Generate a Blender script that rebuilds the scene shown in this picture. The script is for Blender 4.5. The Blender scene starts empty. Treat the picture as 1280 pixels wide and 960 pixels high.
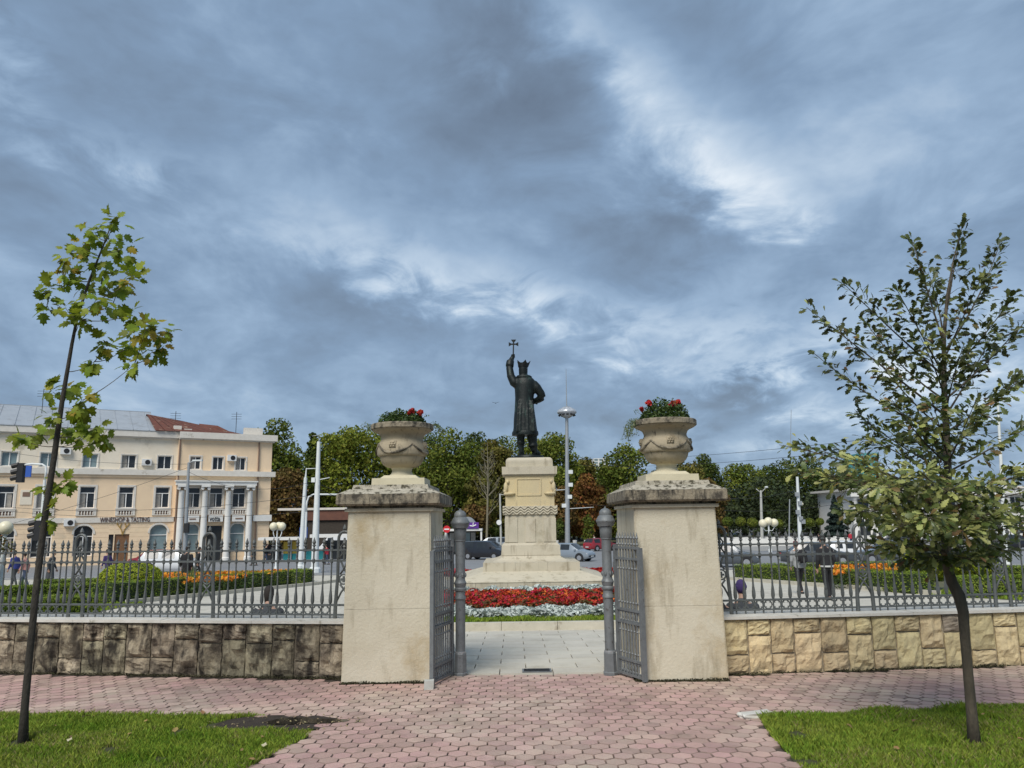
import bpy, bmesh, math, random
import numpy as np
from mathutils import Vector, Matrix, Euler
from mathutils import noise as mnoise
rnd = random.Random(7)
PI = math.pi
sc = bpy.context.scene
COL = sc.collection
# ---------------------------------------------------------------- camera
F = 960.0; PIT = math.radians(10.0); ROLL = math.radians(.8); CAM = Vector((0, 0, 1.75))
FW = Vector((0, math.cos(PIT), math.sin(PIT))); U0 = Vector((0, -math.sin(PIT), math.cos(PIT))); X0 = Vector((1, 0, 0))
RT = X0*math.cos(ROLL) - U0*math.sin(ROLL); UP = U0*math.cos(ROLL) + X0*math.sin(ROLL)
cd = bpy.data.cameras.new('camera'); cam = bpy.data.objects.new('camera', cd); COL.objects.link(cam)
cd.sensor_width = 36; cd.lens = F/1280*36; cd.clip_start = .05; cd.clip_end = 3000
m = Matrix((RT, UP, -FW)).transposed().to_4x4(); m.translation = CAM
cam.matrix_world = m; sc.camera = cam
# ---------------------------------------------------------------- exposure, sun
sc.view_settings.view_transform = 'Standard'; sc.view_settings.look = 'None'
sc.view_settings.exposure = 1.12; sc.view_settings.gamma = 1.0; sc.view_settings.use_curve_mapping = False
SUN_EL, SUN_AZ = math.radians(48), math.radians(202)      # azimuth clockwise from +Y: behind the camera, to the left
sd = bpy.data.lights.new('sun', 'SUN'); sd.energy = 1.5; sd.angle = math.radians(30); sd.color = (1, .955, .88)
so = bpy.data.objects.new('sun', sd); COL.objects.link(so)
sdir = Vector((math.sin(SUN_AZ)*math.cos(SUN_EL), math.cos(SUN_AZ)*math.cos(SUN_EL), math.sin(SUN_EL)))
so.rotation_euler = (-sdir).to_track_quat('-Z', 'Y').to_euler(); so.location = (-4, -8, 14)
# ---------------------------------------------------------------- pixel helpers (1280x960 photograph)
PROF = [(-60, 0), (9.25, 0), (36, -1.07), (65, -1.75), (110, -2.2), (140, -2.0), (220, -.6), (420, 1.5), (900, 4)]
_py, _pz = [a for a, b in PROF], [b for a, b in PROF]
def zg(y): return float(np.interp(y, _py, _pz))
def ray(px, py): return FW + RT*((px-640)/F) - UP*((py-480)/F)
def at(px, py, D):
    d = ray(px, py); return CAM + d*(D/d.y)
def gp(px, py):
    d = ray(px, py); lo, hi = 1.0, 500.0
    for _ in range(50):
        mm = (lo+hi)/2
        if (CAM + d*(mm/d.y)).z > zg(mm): lo = mm
        else: hi = mm
    return CAM + d*(lo/d.y)
def onground(px, D):
    """point on the ground at distance D below pixel column px (column read near the horizon)"""
    p = at(px, 690, D); return Vector((p.x, D, zg(D)))
# ---------------------------------------------------------------- world: grey-blue cloud deck over a Nishita sky
world = bpy.data.worlds.new('World'); sc.world = world; world.use_nodes = True
world.cycles.sampling_method = 'MANUAL'; world.cycles.sample_map_resolution = 256
NT = world.node_tree; NT.nodes.clear()
def wn(t, **k):
    n = NT.nodes.new(t)
    for a, b in k.items(): setattr(n, a, b)
    return n
def L(a, b): NT.links.new(a, b)
def wm(op, a, b=None, c=None, clamp=False):
    n = wn('ShaderNodeMath', operation=op, use_clamp=clamp)
    for i, v in enumerate((a, b, c)):
        if v is None: continue
        if isinstance(v, (int, float)): n.inputs[i].default_value = v
        else: L(v, n.inputs[i])
    return n.outputs[0]
def build_world():
    out = wn('ShaderNodeOutputWorld'); bg = wn('ShaderNodeBackground'); bg.inputs[1].default_value = .1
    L(bg.outputs[0], out.inputs[0])
    sky = wn('ShaderNodeTexSky', sky_type='NISHITA'); sky.sun_disc = False
    sky.sun_elevation = SUN_EL; sky.sun_rotation = SUN_AZ; sky.air_density = 1.2; sky.dust_density = 1.5
    tc = wn('ShaderNodeTexCoord'); sep = wn('ShaderNodeSeparateXYZ'); L(tc.outputs['Generated'], sep.inputs[0])
    x, y, z = sep.outputs
    zz = wm('ADD', wm('MAXIMUM', z, 0.0), .34)
    cmb = wn('ShaderNodeCombineXYZ'); L(wm('DIVIDE', x, zz), cmb.inputs[0]); L(wm('DIVIDE', y, zz), cmb.inputs[1]); L(wm('MULTIPLY', z, 1.6), cmb.inputs[2])
    def noi(scale, detail, rough, dist, off, sy=1.0):
        mp = wn('ShaderNodeMapping'); mp.inputs['Location'].default_value = off; L(cmb.outputs[0], mp.inputs[0])
        mp.inputs['Scale'].default_value = (scale, scale*sy, scale); mp.inputs['Rotation'].default_value = (0, 0, .35)
        n = wn('ShaderNodeTexNoise'); n.inputs['Scale'].default_value = 1; n.inputs['Detail'].default_value = detail
        n.inputs['Roughness'].default_value = rough; n.inputs['Distortion'].default_value = dist; L(mp.outputs[0], n.inputs['Vector'])
        return n.outputs[0]
    n1 = noi(1.5, 5, .58, .35, (3.1, 1.7, 0), .8); n2 = noi(4.2, 6, .60, .45, (8.3, 2.2, 0), .75)
    n3 = noi(13, 3, .6, .3, (1.3, 9.2, 0), .7)
    val = wm('ADD', wm('MULTIPLY', wm('SUBTRACT', n1, .5), .84), .445)
    val = wm('ADD', val, wm('MULTIPLY', wm('SUBTRACT', n2, .5), .58))
    val = wm('ADD', val, wm('MULTIPLY', wm('SUBTRACT', n3, .5), .16))
    n4 = noi(7.5, 5, .58, .6, (4.7, 5.5, 0), .85)
    patch = wm('MAXIMUM', wm('ADD', wm('MULTIPLY', wm('SUBTRACT', n4, .5), 4.2), .75), .12)
    # cloud masses and breaks: centre pixel, length / width (radians), tilt, lift; the edges are torn by warping the direction
    def sc_(inp, vec):
        n = wn('ShaderNodeVectorMath', operation='SCALE'); n.inputs[0].default_value = vec; L(inp, n.inputs['Scale']); return n.outputs[0]
    def va(p, q):
        n = wn('ShaderNodeVectorMath', operation='ADD'); L(p, n.inputs[0]); L(q, n.inputs[1]); return n.outputs[0]
    wv = va(tc.outputs['Generated'], va(sc_(wm('SUBTRACT', n2, .5), tuple(RT*.16+UP*.10)), sc_(wm('SUBTRACT', n4, .5), tuple(UP*.13-RT*.08))))
    acc = {}
    for (px, py, w1, w2, ang, k, torn) in BLOBS:
        d = ray(px, py).normalized(); a = math.radians(ang)
        e1 = RT*math.cos(a) - UP*math.sin(a); e1 = (e1 - d*e1.dot(d)).normalized(); e2 = d.cross(e1)
        mp = wn('ShaderNodeMapping', vector_type='TEXTURE'); L(wv, mp.inputs[0]); mp.inputs['Location'].default_value = d
        mp.inputs['Rotation'].default_value = Matrix((e1, e2, d)).transposed().to_euler(); mp.inputs['Scale'].default_value = (w1*1.7, w2*1.7, .5)
        ln = wn('ShaderNodeVectorMath', operation='LENGTH'); L(mp.outputs[0], ln.inputs[0])
        mr = wn('ShaderNodeMapRange', interpolation_type='SMOOTHSTEP'); L(ln.outputs['Value'], mr.inputs[0])
        mr.inputs['From Min'].default_value = 1; mr.inputs['From Max'].default_value = 0; mr.inputs['To Min'].default_value = 0; mr.inputs['To Max'].default_value = k*(.78 if k > 0 and torn else 1.0)
        acc[torn] = mr.outputs[0] if torn not in acc else wm('ADD', acc[torn], mr.outputs[0])
    val = wm('ADD', wm('ADD', val, acc[0]), wm('MULTIPLY', acc[1], patch))
    rp = wn('ShaderNodeValToRGB'); cr = rp.color_ramp
    while len(cr.elements) < 6: cr.elements.new(.5)
    for e, (p, c) in zip(cr.elements, SKYRAMP): e.position = p; e.color = (*c, 1)
    L(val, rp.inputs[0])
    mul = wn('ShaderNodeVectorMath', operation='SCALE'); L(rp.outputs[0], mul.inputs[0]); mul.inputs['Scale'].default_value = SKYGAIN
    mx = wn('ShaderNodeMix', data_type='RGBA'); mx.inputs[0].default_value = .96
    L(sky.outputs[0], mx.inputs[6]); L(mul.outputs[0], mx.inputs[7]); L(mx.outputs[2], bg.inputs[0])
SKYGAIN = 5.0
SKYRAMP = [(.10, (.122, .162, .225)), (.30, (.166, .232, .328)), (.46, (.210, .305, .440)), (.60, (.288, .402, .555)), (.78, (.46, .57, .70)), (1.0, (.72, .79, .86))]
# centre pixel, length / width (radians), tilt, lift, torn edge (1) or soft (0)
BLOBS = [(720, 20, .16, .05, 40, .13, 0), (820, 130, .19, .055, 43, .15, 0), (960, 240, .12, .045, 30, .12, 0), (1120, 110, .28, .16, 40, .07, 0), (870, 190, .09, .04, 42, .20, 1), (965, 240, .07, .035, 20, .26, 1), (770, 70, .08, .03, 42, .16, 1),
         (600, 360, .13, .05, 5, .28, 1), (690, 400, .12, .05, 8, .16, 1), (420, 300, .13, .05, 18, .22, 1), (860, 405, .18, .055, -8, .24, 1), (1000, 480, .14, .05, -10, .36, 1), (1110, 420, .14, .06, -15, .18, 1), (1000, 440, .25, .10, -10, .08, 0),
         (150, 190, .10, .04, 8, .20, 1), (60, 150, .10, .03, 15, .12, 1), (5, 70, .05, .05, 60, .30, 1), (1235, 490, .09, .10, 0, .34, 1), (596, 90, .03, .03, 0, .16, 1), (450, 140, .12, .05, 20, .10, 1),
         (600, 130, .20, .12, 38, -.15, 0), (930, 500, .055, .028, -10, -.34, 0), (1040, 465, .055, .03, 5, -.30, 0), (860, 310, .20, .055, 0, -.18, 0), (300, 130, .28, .09, 10, -.09, 0),
         (540, 390, .12, .035, 12, -.16, 0), (200, 500, .5, .10, 0, .035, 0), (640, 530, .5, .06, 0, .03, 0)]
build_world()
# ---------------------------------------------------------------- materials
MATS = {}
def mat(name, c1, c2=None, scale=6.0, rough=.8, bump=0.0, bscale=None, metal=0.0, var=0.0, c3=None, s3=1.5, t3=(.5, .62), stretch=None, trans=0.0, coat=0.0, spec=.5, detail=6, objvar=0.0, c4=None, s4=(6, 6, 1.2), t4=(.55, .72)):
    """procedural: noise mix of two colours, optional shaped stains (c3), per-piece variation (var), bump"""
    if name in MATS: return MATS[name]
    M = bpy.data.materials.new(name); M.use_nodes = True; nt = M.node_tree; N = nt.nodes; K = nt.links.new
    b = N['Principled BSDF']; b.inputs['Roughness'].default_value = rough; b.inputs['Metallic'].default_value = metal
    b.inputs['Specular IOR Level'].default_value = spec
    if coat: b.inputs['Coat Weight'].default_value = coat; b.inputs['Coat Roughness'].default_value = .08
    tc = N.new('ShaderNodeNewGeometry'); src = tc.outputs['Position']
    if stretch:
        mp = N.new('ShaderNodeMapping'); mp.inputs['Scale'].default_value = stretch; K(src, mp.inputs[0]); src = mp.outputs[0]
    def noi(s, d=detail, r=.6):
        n = N.new('ShaderNodeTexNoise'); n.inputs['Scale'].default_value = s; n.inputs['Detail'].default_value = d
        n.inputs['Roughness'].default_value = r; K(src, n.inputs['Vector']); return n.outputs[0]
    def ramp(inp, a, z_):
        r = N.new('ShaderNodeMapRange'); r.inputs['From Min'].default_value = a; r.inputs['From Max'].default_value = z_; r.clamp = True; K(inp, r.inputs[0]); return r.outputs[0]
    def mix(f, a, c, blend='MIX'):
        n = N.new('ShaderNodeMix'); n.data_type = 'RGBA'; n.blend_type = blend
        for i, v in ((0, f), (6, a), (7, c)):
            if isinstance(v, (int, float)): n.inputs[i].default_value = v
            elif isinstance(v, tuple): n.inputs[i].default_value = (*v, 1)
            else: K(v, n.inputs[i])
        return n.outputs[2]
    col = mix(ramp(noi(scale), .3, .7), c1, c2 or c1)
    if c3: col = mix(ramp(noi(s3, 8, .65), *t3), col, c3)
    if c4: 
        mp4 = N.new('ShaderNodeMapping'); mp4.inputs['Scale'].default_value = s4; K(tc.outputs['Position'], mp4.inputs[0]); n4 = N.new('ShaderNodeTexNoise'); n4.inputs['Scale'].default_value = 1; n4.inputs['Detail'].default_value = 7; n4.inputs['Roughness'].default_value = .62; K(mp4.outputs[0], n4.inputs['Vector']); col = mix(ramp(n4.outputs[0], *t4), col, c4)
    if var or objvar:
        g = N.new('ShaderNodeNewGeometry'); oi = N.new('ShaderNodeObjectInfo')
        ad = N.new('ShaderNodeMath'); ad.operation = 'ADD'; K(g.outputs['Random Per Island'], ad.inputs[0]); K(oi.outputs['Random'], ad.inputs[1])
        fr = N.new('ShaderNodeMath'); fr.operation = 'FRACT'; K(ad.outputs[0], fr.inputs[0])
        hs = N.new('ShaderNodeHueSaturation'); K(col, hs.inputs['Color'])
        v = var or objvar
        mr = N.new('ShaderNodeMapRange'); mr.inputs['To Min'].default_value = 1-v; mr.inputs['To Max'].default_value = 1+v; K(fr.outputs[0], mr.inputs[0]); K(mr.outputs[0], hs.inputs['Value'])
        f2 = N.new('ShaderNodeMath'); f2.operation = 'MULTIPLY'; f2.inputs[1].default_value = 7.31; K(fr.outputs[0], f2.inputs[0])
        f3 = N.new('ShaderNodeMath'); f3.operation = 'FRACT'; K(f2.outputs[0], f3.inputs[0])
        mh = N.new('ShaderNodeMapRange'); mh.inputs['To Min'].default_value = .5-v*.06; mh.inputs['To Max'].default_value = .5+v*.06; K(f3.outputs[0], mh.inputs[0]); K(mh.outputs[0], hs.inputs['Hue'])
        col = hs.outputs[0]
    K(col, b.inputs['Base Color'])
    if bump:
        bn = N.new('ShaderNodeBump'); bn.inputs['Strength'].default_value = bump; bn.inputs['Distance'].default_value = .02
        K(noi(bscale or scale*4, 8, .65), bn.inputs['Height']); K(bn.outputs[0], b.inputs['Normal'])
    if trans:
        tr = N.new('ShaderNodeBsdfTranslucent'); K(col, tr.inputs[0]); ms = N.new('ShaderNodeMixShader'); ms.inputs[0].default_value = trans
        K(b.outputs[0], ms.inputs[1]); K(tr.outputs[0], ms.inputs[2]); K(ms.outputs[0], N['Material Output'].inputs[0])
    MATS[name] = M; return M
mat('pillar', (.55, .495, .37), (.62, .57, .445), 2.2, .85, .4, 30, c3=(.42, .33, .19), s3=1.5, t3=(.52, .72), c4=(.30, .255, .17), s4=(6, 6, 1.1), t4=(.53, .76))
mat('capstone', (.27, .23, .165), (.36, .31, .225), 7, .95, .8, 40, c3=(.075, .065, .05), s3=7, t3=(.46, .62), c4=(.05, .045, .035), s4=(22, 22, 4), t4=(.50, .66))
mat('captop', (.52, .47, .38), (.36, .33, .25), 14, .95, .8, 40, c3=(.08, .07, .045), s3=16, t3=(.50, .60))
mat('urn', (.42, .355, .245), (.34, .29, .20), 5, .85, .3, 40, c3=(.22, .17, .10), s3=4, t3=(.52, .72), c4=(.10, .085, .06), s4=(18, 18, 4), t4=(.58, .74))
mat('urnlip', (.26, .22, .155), (.32, .275, .20), 6, .9, .5, 40, c3=(.05, .045, .035), s3=9, t3=(.46, .60))
mat('urnfoot', (.62, .56, .40), (.52, .47, .33), 5, .8, .2, 40)
mat('limestone', (.55, .495, .38), (.48, .435, .33), 2.5, .85, .2, 25, c3=(.33, .28, .19), s3=1.8, t3=(.56, .76), var=.05, c4=(.26, .22, .15), s4=(4.5, 4.5, .5), t4=(.55, .72))
mat('limewarm', (.62, .51, .29), (.55, .46, .29), 2.5, .85, .2, 25, c3=(.34, .29, .20), s3=3.6, t3=(.56, .74), stretch=(1, 1, .25))
mat('stone_yellow', (.60, .49, .29), (.50, .40, .225), 7, .92, .9, 26, c3=(.28, .22, .13), s3=5, t3=(.54, .74), var=.2, c4=(.10, .08, .055), s4=(5, 5, 5), t4=(.64, .74))
mat('stone_grey', (.38, .33, .25), (.26, .22, .16), 7, .92, .9, 26, c3=(.08, .065, .05), s3=7, t3=(.5, .66), var=.18)
mat('stone_dark', (.43, .37, .26), (.27, .225, .15), 9, .95, 1.0, 26, c3=(.075, .06, .042), s3=4.2, t3=(.44, .62), var=.25, c4=(.035, .028, .02), s4=(8, 8, 2.6), t4=(.50, .64))
mat('mortar', (.46, .40, .30), (.16, .13, .10), 14, .95, .6, 60)
mat('mortar_dark', (.26, .22, .16), (.05, .04, .03), 14, .95, .6, 60)
mat('coping', (.66, .64, .58), (.52, .50, .44), 6, .8, .25, 50, c3=(.30, .28, .22), s3=5, t3=(.6, .7))
mat('iron_fence', (.125, .135, .132), (.085, .092, .09), 14, .5, .15, 80, c3=(.055, .05, .04), s3=16, t3=(.60, .70), metal=.1)
mat('iron', (.19, .205, .21), (.14, .15, .155), 14, .5, .15, 80, c3=(.07, .06, .05), s3=16, t3=(.60, .70), metal=.1)
mat('paver', (.52, .335, .29), (.44, .285, .245), 5, .72, .5, 60, c3=(.52, .43, .335), s3=.5, t3=(.45, .66), var=.17, c4=(.30, .215, .17), s4=(2.6, 2.6, 2.6), t4=(.54, .72))
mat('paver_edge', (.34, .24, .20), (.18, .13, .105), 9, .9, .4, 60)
mat('paver_bed', (.10, .075, .06), (.06, .05, .035), 9, .95, .5, 60)
mat('slab', (.57, .535, .455), (.50, .47, .395), 3, .75, .15, 60, var=.07, c3=(.42, .39, .32), s3=1.6, t3=(.54, .7), spec=.3)
mat('slab_bed', (.22, .20, .17), (.16, .14, .12), 9, .95)
mat('soil', (.055, .04, .028), (.03, .022, .015), 14, .95, .9, 60)
mat('lawn_soil', (.07, .075, .025), (.045, .05, .018), 8, .95, .6, 60)
mat('earth', (.10, .11, .05), (.13, .12, .07), .5, .95)
mat('asphalt', (.25, .255, .26), (.20, .205, .21), .8, .8, .2, 20)
mat('sidewalk', (.34, .33, .30), (.28, .27, .25), .8, .85)
mat('kerb', (.60, .56, .46), (.48, .45, .36), 4, .85, .3, 40, c3=(.30, .26, .19), s3=3, t3=(.58, .7))
mat('roadpaint', (.72, .72, .70), (.6, .6, .58), 4, .8)
mat('bronze', (.011, .018, .016), (.007, .009, .009), 7, .5, .3, 30, metal=.35, c3=(.045, .085, .068), s3=5, t3=(.55, .72), stretch=(1, 1, .5))
mat('bronze_dark', (.012, .016, .016), (.008, .01, .01), 7, .5, metal=.3)
mat('zinc', (.40, .42, .43), (.34, .36, .37), 3, .45, metal=.4)
mat('whitepole', (.74, .77, .76), (.64, .67, .66), 3, .5)
mat('concrete', (.50, .50, .46), (.40, .40, .37), 3, .85)
mat('globe', (.80, .74, .55), (.74, .68, .48), 3, .35)
mat('black', (.012, .012, .013), (.018, .018, .02), 6, .5)
mat('wire', (.03, .03, .035))
# ---------------------------------------------------------------- mesh helpers
def tag(o, label=None, cat=None, group=None, kind=None):
    if label: o['label'] = label
    if cat: o['category'] = cat
    if group: o['group'] = group
    if kind: o['kind'] = kind
    return o
def thing(name, label, cat, loc=(0, 0, 0), rz=0.0, group=None):
    o = bpy.data.objects.new(name, None); COL.objects.link(o); o.empty_display_size = .2
    o.location = loc; o.rotation_euler = (0, 0, rz); return tag(o, label, cat, group)
def link(name, me, parent=None, mtx=None):
    o = bpy.data.objects.new(name, me); COL.objects.link(o)
    if parent is not None: o.parent = parent
    if mtx is not None: o.matrix_local = mtx
    return o
def np_mesh(name, V, Fc, material, k=4, smooth=False):
    """V (n,3), Fc (m,k) index arrays -> mesh"""
    me = bpy.data.meshes.new(name); V = np.asarray(V, np.float32); Fc = np.asarray(Fc, np.int32)
    me.vertices.add(len(V)); me.vertices.foreach_set('co', V.ravel())
    me.loops.add(Fc.size); me.loops.foreach_set('vertex_index', Fc.ravel())
    me.polygons.add(len(Fc)); me.polygons.foreach_set('loop_start', np.arange(0, Fc.size, k, dtype=np.int32))
    me.polygons.foreach_set('loop_total', np.full(len(Fc), k, np.int32))
    if smooth: me.polygons.foreach_set('use_smooth', np.ones(len(Fc), bool))
    me.update(calc_edges=True)
    if material: me.materials.append(MATS[material])
    return me
class MB:
    def __init__(s): s.v = []; s.f = []
    def add(s, vs, fs):
        o = len(s.v); s.v += [tuple(p) for p in vs]; s.f += [tuple(i+o for i in f) for f in fs]; return s
    def bx(s, x0, x1, y0, y1, z0, z1):
        return s.add([(x0,y0,z0),(x1,y0,z0),(x1,y1,z0),(x0,y1,z0),(x0,y0,z1),(x1,y0,z1),(x1,y1,z1),(x0,y1,z1)],
                     [(0,3,2,1),(4,5,6,7),(0,1,5,4),(1,2,6,5),(2,3,7,6),(3,0,4,7)])
    def fr(s, b, t):
        """frustum between two rectangles (x0,x1,y0,y1,z)"""
        v = []
        for x0, x1, y0, y1, z in (b, t): v += [(x0,y0,z),(x1,y0,z),(x1,y1,z),(x0,y1,z)]
        return s.add(v, [(0,3,2,1),(4,5,6,7),(0,1,5,4),(1,2,6,5),(2,3,7,6),(3,0,4,7)])
    def bar(s, a, b, w, h=None, up=(0, 0, 1)):
        a, b = Vector(a), Vector(b); h = h or w; d = (b-a).normalized(); u = Vector(up)
        if abs(d.dot(u)) > .95: u = Vector((0, 1, 0))
        r = d.cross(u).normalized()*w/2; q = r.cross(d).normalized()*h/2
        return s.add([a-r-q, a+r-q, a+r+q, a-r+q, b-r-q, b+r-q, b+r+q, b-r+q], [(0,3,2,1),(4,5,6,7),(0,1,5,4),(1,2,6,5),(2,3,7,6),(3,0,4,7)])
    def tube(s, pts, rad, n=8, cap=True, ell=None, close=False):
        pts = [Vector(p) for p in pts]; m_ = len(pts)
        if isinstance(rad, (int, float)): rad = [rad]*m_
        ref = None; rings = []
        for i, p in enumerate(pts):
            if close: t = pts[(i+1) % m_]-pts[i-1]
            else: t = pts[min(i+1, m_-1)]-pts[max(i-1, 0)]
            t.normalize()
            if ref is None:
                ref = Vector((0, 1, 0)) if abs(t.y) < .9 else Vector((1, 0, 0))
            u = (ref - t*ref.dot(t)).normalized(); w = t.cross(u); ref = u
            e = ell or 1.0
            rings.append([p + u*(rad[i]*e*math.cos(2*PI*j/n)) + w*(rad[i]*math.sin(2*PI*j/n)) for j in range(n)])
        v = [q for r in rings for q in r]; f = []
        for i in range(m_ if close else m_-1):
            k = (i+1) % m_
            for j in range(n): f.append((i*n+j, i*n+(j+1) % n, k*n+(j+1) % n, k*n+j))
        if cap and not close: f.append(tuple(range(n-1, -1, -1))); f.append(tuple((m_-1)*n+j for j in range(n)))
        return s.add(v, f)
    def loft(s, rings, n=16, rot=0.0):
        """rings: (cx,cy,cz,rx,ry) stacked in z"""
        v = []; f = []
        for cx, cy, cz, rx, ry in rings:
            for j in range(n):
                a = rot+2*PI*j/n; v.append((cx+rx*math.cos(a), cy+ry*math.sin(a), cz))
        for i in range(len(rings)-1):
            for j in range(n): f.append((i*n+j, i*n+(j+1) % n, (i+1)*n+(j+1) % n, (i+1)*n+j))
        f.append(tuple(range(n-1, -1, -1))); f.append(tuple((len(rings)-1)*n+j for j in range(n)))
        return s.add(v, f)
    def lathe(s, prof, c=(0, 0, 0), n=20, rot=0.0): return s.loft([(c[0], c[1], c[2]+z, r, r) for r, z in prof], n, rot)
    def ball(s, c, r, n=10, m_=6, rz=None):
        rz = rz or r; R = []
        for i in range(m_+1):
            a = -PI/2+PI*i/m_; R.append((c[0], c[1], c[2]+rz*math.sin(a), max(r*math.cos(a), 1e-4), max(r*math.cos(a), 1e-4)))
        return s.loft(R, n)
    def prism(s, poly, y0, y1, axis='y'):
        n = len(poly); g = {'y': lambda p, t: (p[0], t, p[1]), 'z': lambda p, t: (p[0], p[1], t), 'x': lambda p, t: (t, p[0], p[1])}[axis]
        v = [g(p, y0) for p in poly]+[g(p, y1) for p in poly]
        return s.add(v, [tuple(range(n)), tuple(range(2*n-1, n-1, -1))]+[(i, i+n, (i+1) % n+n, (i+1) % n) for i in range(n)])
    def xf(s, M):
        s.v = [tuple(M @ Vector(p)) for p in s.v]; return s
    def mesh(s, name, material, smooth=False):
        me = bpy.data.meshes.new(name); me.from_pydata(s.v, [], s.f)
        if smooth:
            me.polygons.foreach_set('use_smooth', [True]*len(me.polygons))
        if material: me.materials.append(MATS[material])
        me.update(); return me
    def build(s, name, material, parent=None, smooth=False, world=False, fix=True, ang=None):
        if world and parent is not None:
            r = parent
            while r.parent: r = r.parent
            M = (Matrix.Translation(r.location) @ r.rotation_euler.to_matrix().to_4x4()).inverted(); s.xf(M)
        me = s.mesh(name, material, smooth)
        if fix:
            b = bmesh.new(); b.from_mesh(me); bmesh.ops.recalc_face_normals(b, faces=b.faces)
            if smooth and ang is not None:
                for e in b.edges:
                    if len(e.link_faces) == 2 and e.calc_face_angle(0) > math.radians(ang): e.smooth = False
            b.to_mesh(me); b.free()
        return link(name, me, parent)
def copy_tree(o, parent=None):
    c = o.copy(); COL.objects.link(c); c.parent = parent
    for ch in o.children: copy_tree(ch, c)
    return c
def remesh(mb, voxel, material, name, smooth_it=4):
    me = mb.mesh(name, material); b = bmesh.new(); b.from_mesh(me); bmesh.ops.recalc_face_normals(b, faces=b.faces); b.to_mesh(me); b.free()
    o = bpy.data.objects.new('tmp', me); COL.objects.link(o)
    md = o.modifiers.new('r', 'REMESH'); md.mode = 'VOXEL'; md.voxel_size = voxel
    if smooth_it:
        ms = o.modifiers.new('s', 'SMOOTH'); ms.iterations = smooth_it; ms.factor = .5
    dg = bpy.context.evaluated_depsgraph_get(); r = bpy.data.meshes.new_from_object(o.evaluated_get(dg)); r.name = name
    bpy.data.objects.remove(o); bpy.data.meshes.remove(me)
    r.polygons.foreach_set('use_smooth', [True]*len(r.polygons))
    if not r.materials: r.materials.append(MATS[material])
    return r
def text_mesh(txt, size, depth, material, name='lettering'):
    cu = bpy.data.curves.new('t', 'FONT'); cu.body = txt; cu.size = size; cu.extrude = depth; cu.align_x = 'CENTER'; cu.align_y = 'CENTER'; cu.resolution_u = 2
    o = bpy.data.objects.new('t', cu); COL.objects.link(o); dg = bpy.context.evaluated_depsgraph_get()
    me = bpy.data.meshes.new_from_object(o.evaluated_get(dg)); bpy.data.objects.remove(o); me.name = name
    me.materials.clear(); me.materials.append(MATS[material]); return me
def sheet(name, material, x0, x1, y0, y1, dz, nx=1, step=4.0, kind='structure'):
    """sheet draped on the ground profile, dz above it"""
    ys = sorted(set([y0, y1]+[p for p in _py if y0 < p < y1]+list(np.arange(y0, y1, step)))); xs = np.linspace(x0, x1, nx+1)
    v = [(x, y, zg(y)+dz) for y in ys for x in xs]; w = nx+1
    f = [(j*w+i, j*w+i+1, (j+1)*w+i+1, (j+1)*w+i) for j in range(len(ys)-1) for i in range(nx)]
    o = MB().add(v, f).build(name, material, fix=False); return tag(o, kind=kind)
def inpoly(x, y, P):
    c = False; j = len(P)-1
    for i in range(len(P)):
        if (P[i][1] > y) != (P[j][1] > y) and x < (P[j][0]-P[i][0])*(y-P[i][1])/(P[j][1]-P[i][1])+P[i][0]: c = not c
        j = i
    return c
def polysheet(name, material, P, dz, kind='structure', parent=None):
    return tag(MB().add([(x, y, zg(y)+dz) for x, y in P], [tuple(range(len(P)))]).build(name, material, parent, fix=False), kind=kind)
def cards(name, pts, size, material, seed, parent=None, up=.5, asp=.55, kind='stuff', nrm=None):
    """small leaf-shaped rhombs at the points, randomly turned"""
    r = np.random.default_rng(seed); P_ = np.asarray(pts, float); k = len(P_)
    n = r.normal(size=(k, 3)); n[:, 2] = np.abs(n[:, 2])+up
    if nrm is not None: n = r.normal(size=(k, 3))*.75+np.asarray(nrm)
    n /= np.linalg.norm(n, axis=1)[:, None]+1e-9
    a = r.normal(size=(k, 3)); a -= n*(a*n).sum(1)[:, None]; a /= np.linalg.norm(a, axis=1)[:, None]+1e-9; b = np.cross(n, a)
    s = (size*r.uniform(.6, 1.35, k))[:, None] if not isinstance(size, np.ndarray) else size[:, None]
    V = np.stack([P_-a*s, P_-b*s*asp+n*s*.12, P_+a*s, P_+b*s*asp+n*s*.12], 1).reshape(-1, 3)
    me = np_mesh(name, V, np.arange(k*4).reshape(-1, 4), material); return tag(link(name, me, parent), kind=kind)
# ================================================================ GROUND
sheet('ground', 'earth', -700, 700, -60, 900, -.10, 1, 20)
LAWN_L = [(-11, 7.75), (-4.89, 7.69), (-3.4, 7.56), (-2.35, 7.50), (-1.98, 7.36), (-1.72, 7.12), (-1.74, 6.75), (-1.92, 6.1), (-2.05, 5.2), (-2.3, 3.2), (-3, -4), (-11, -4)]
LAWN_R = [(2.13, 7.18), (2.3, 7.22), (4.68, 7.51), (7.5, 7.9), (11, 8.3), (11, -4), (2.6, -4), (2.0, 3.2), (1.95, 5.0), (1.99, 5.8), (2.05, 6.6)]
tag(MB().bx(-11, 11, -5, 9.26, -.09, -.012).build('pavement', 'paver_bed'), kind='structure')
pav = bpy.data.objects['pavement']
for P_ in ([(-11, 9.255), (-1.9, 9.255), (-1.9, 9.4), (-11, 10.8)], [(2.28, 9.255), (11, 9.255), (11, 10.1), (2.28, 9.35)]):
    MB().prism(P_, -.09, -.012, 'z').build('pavement_strip', 'paver_bed', pav)
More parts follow.
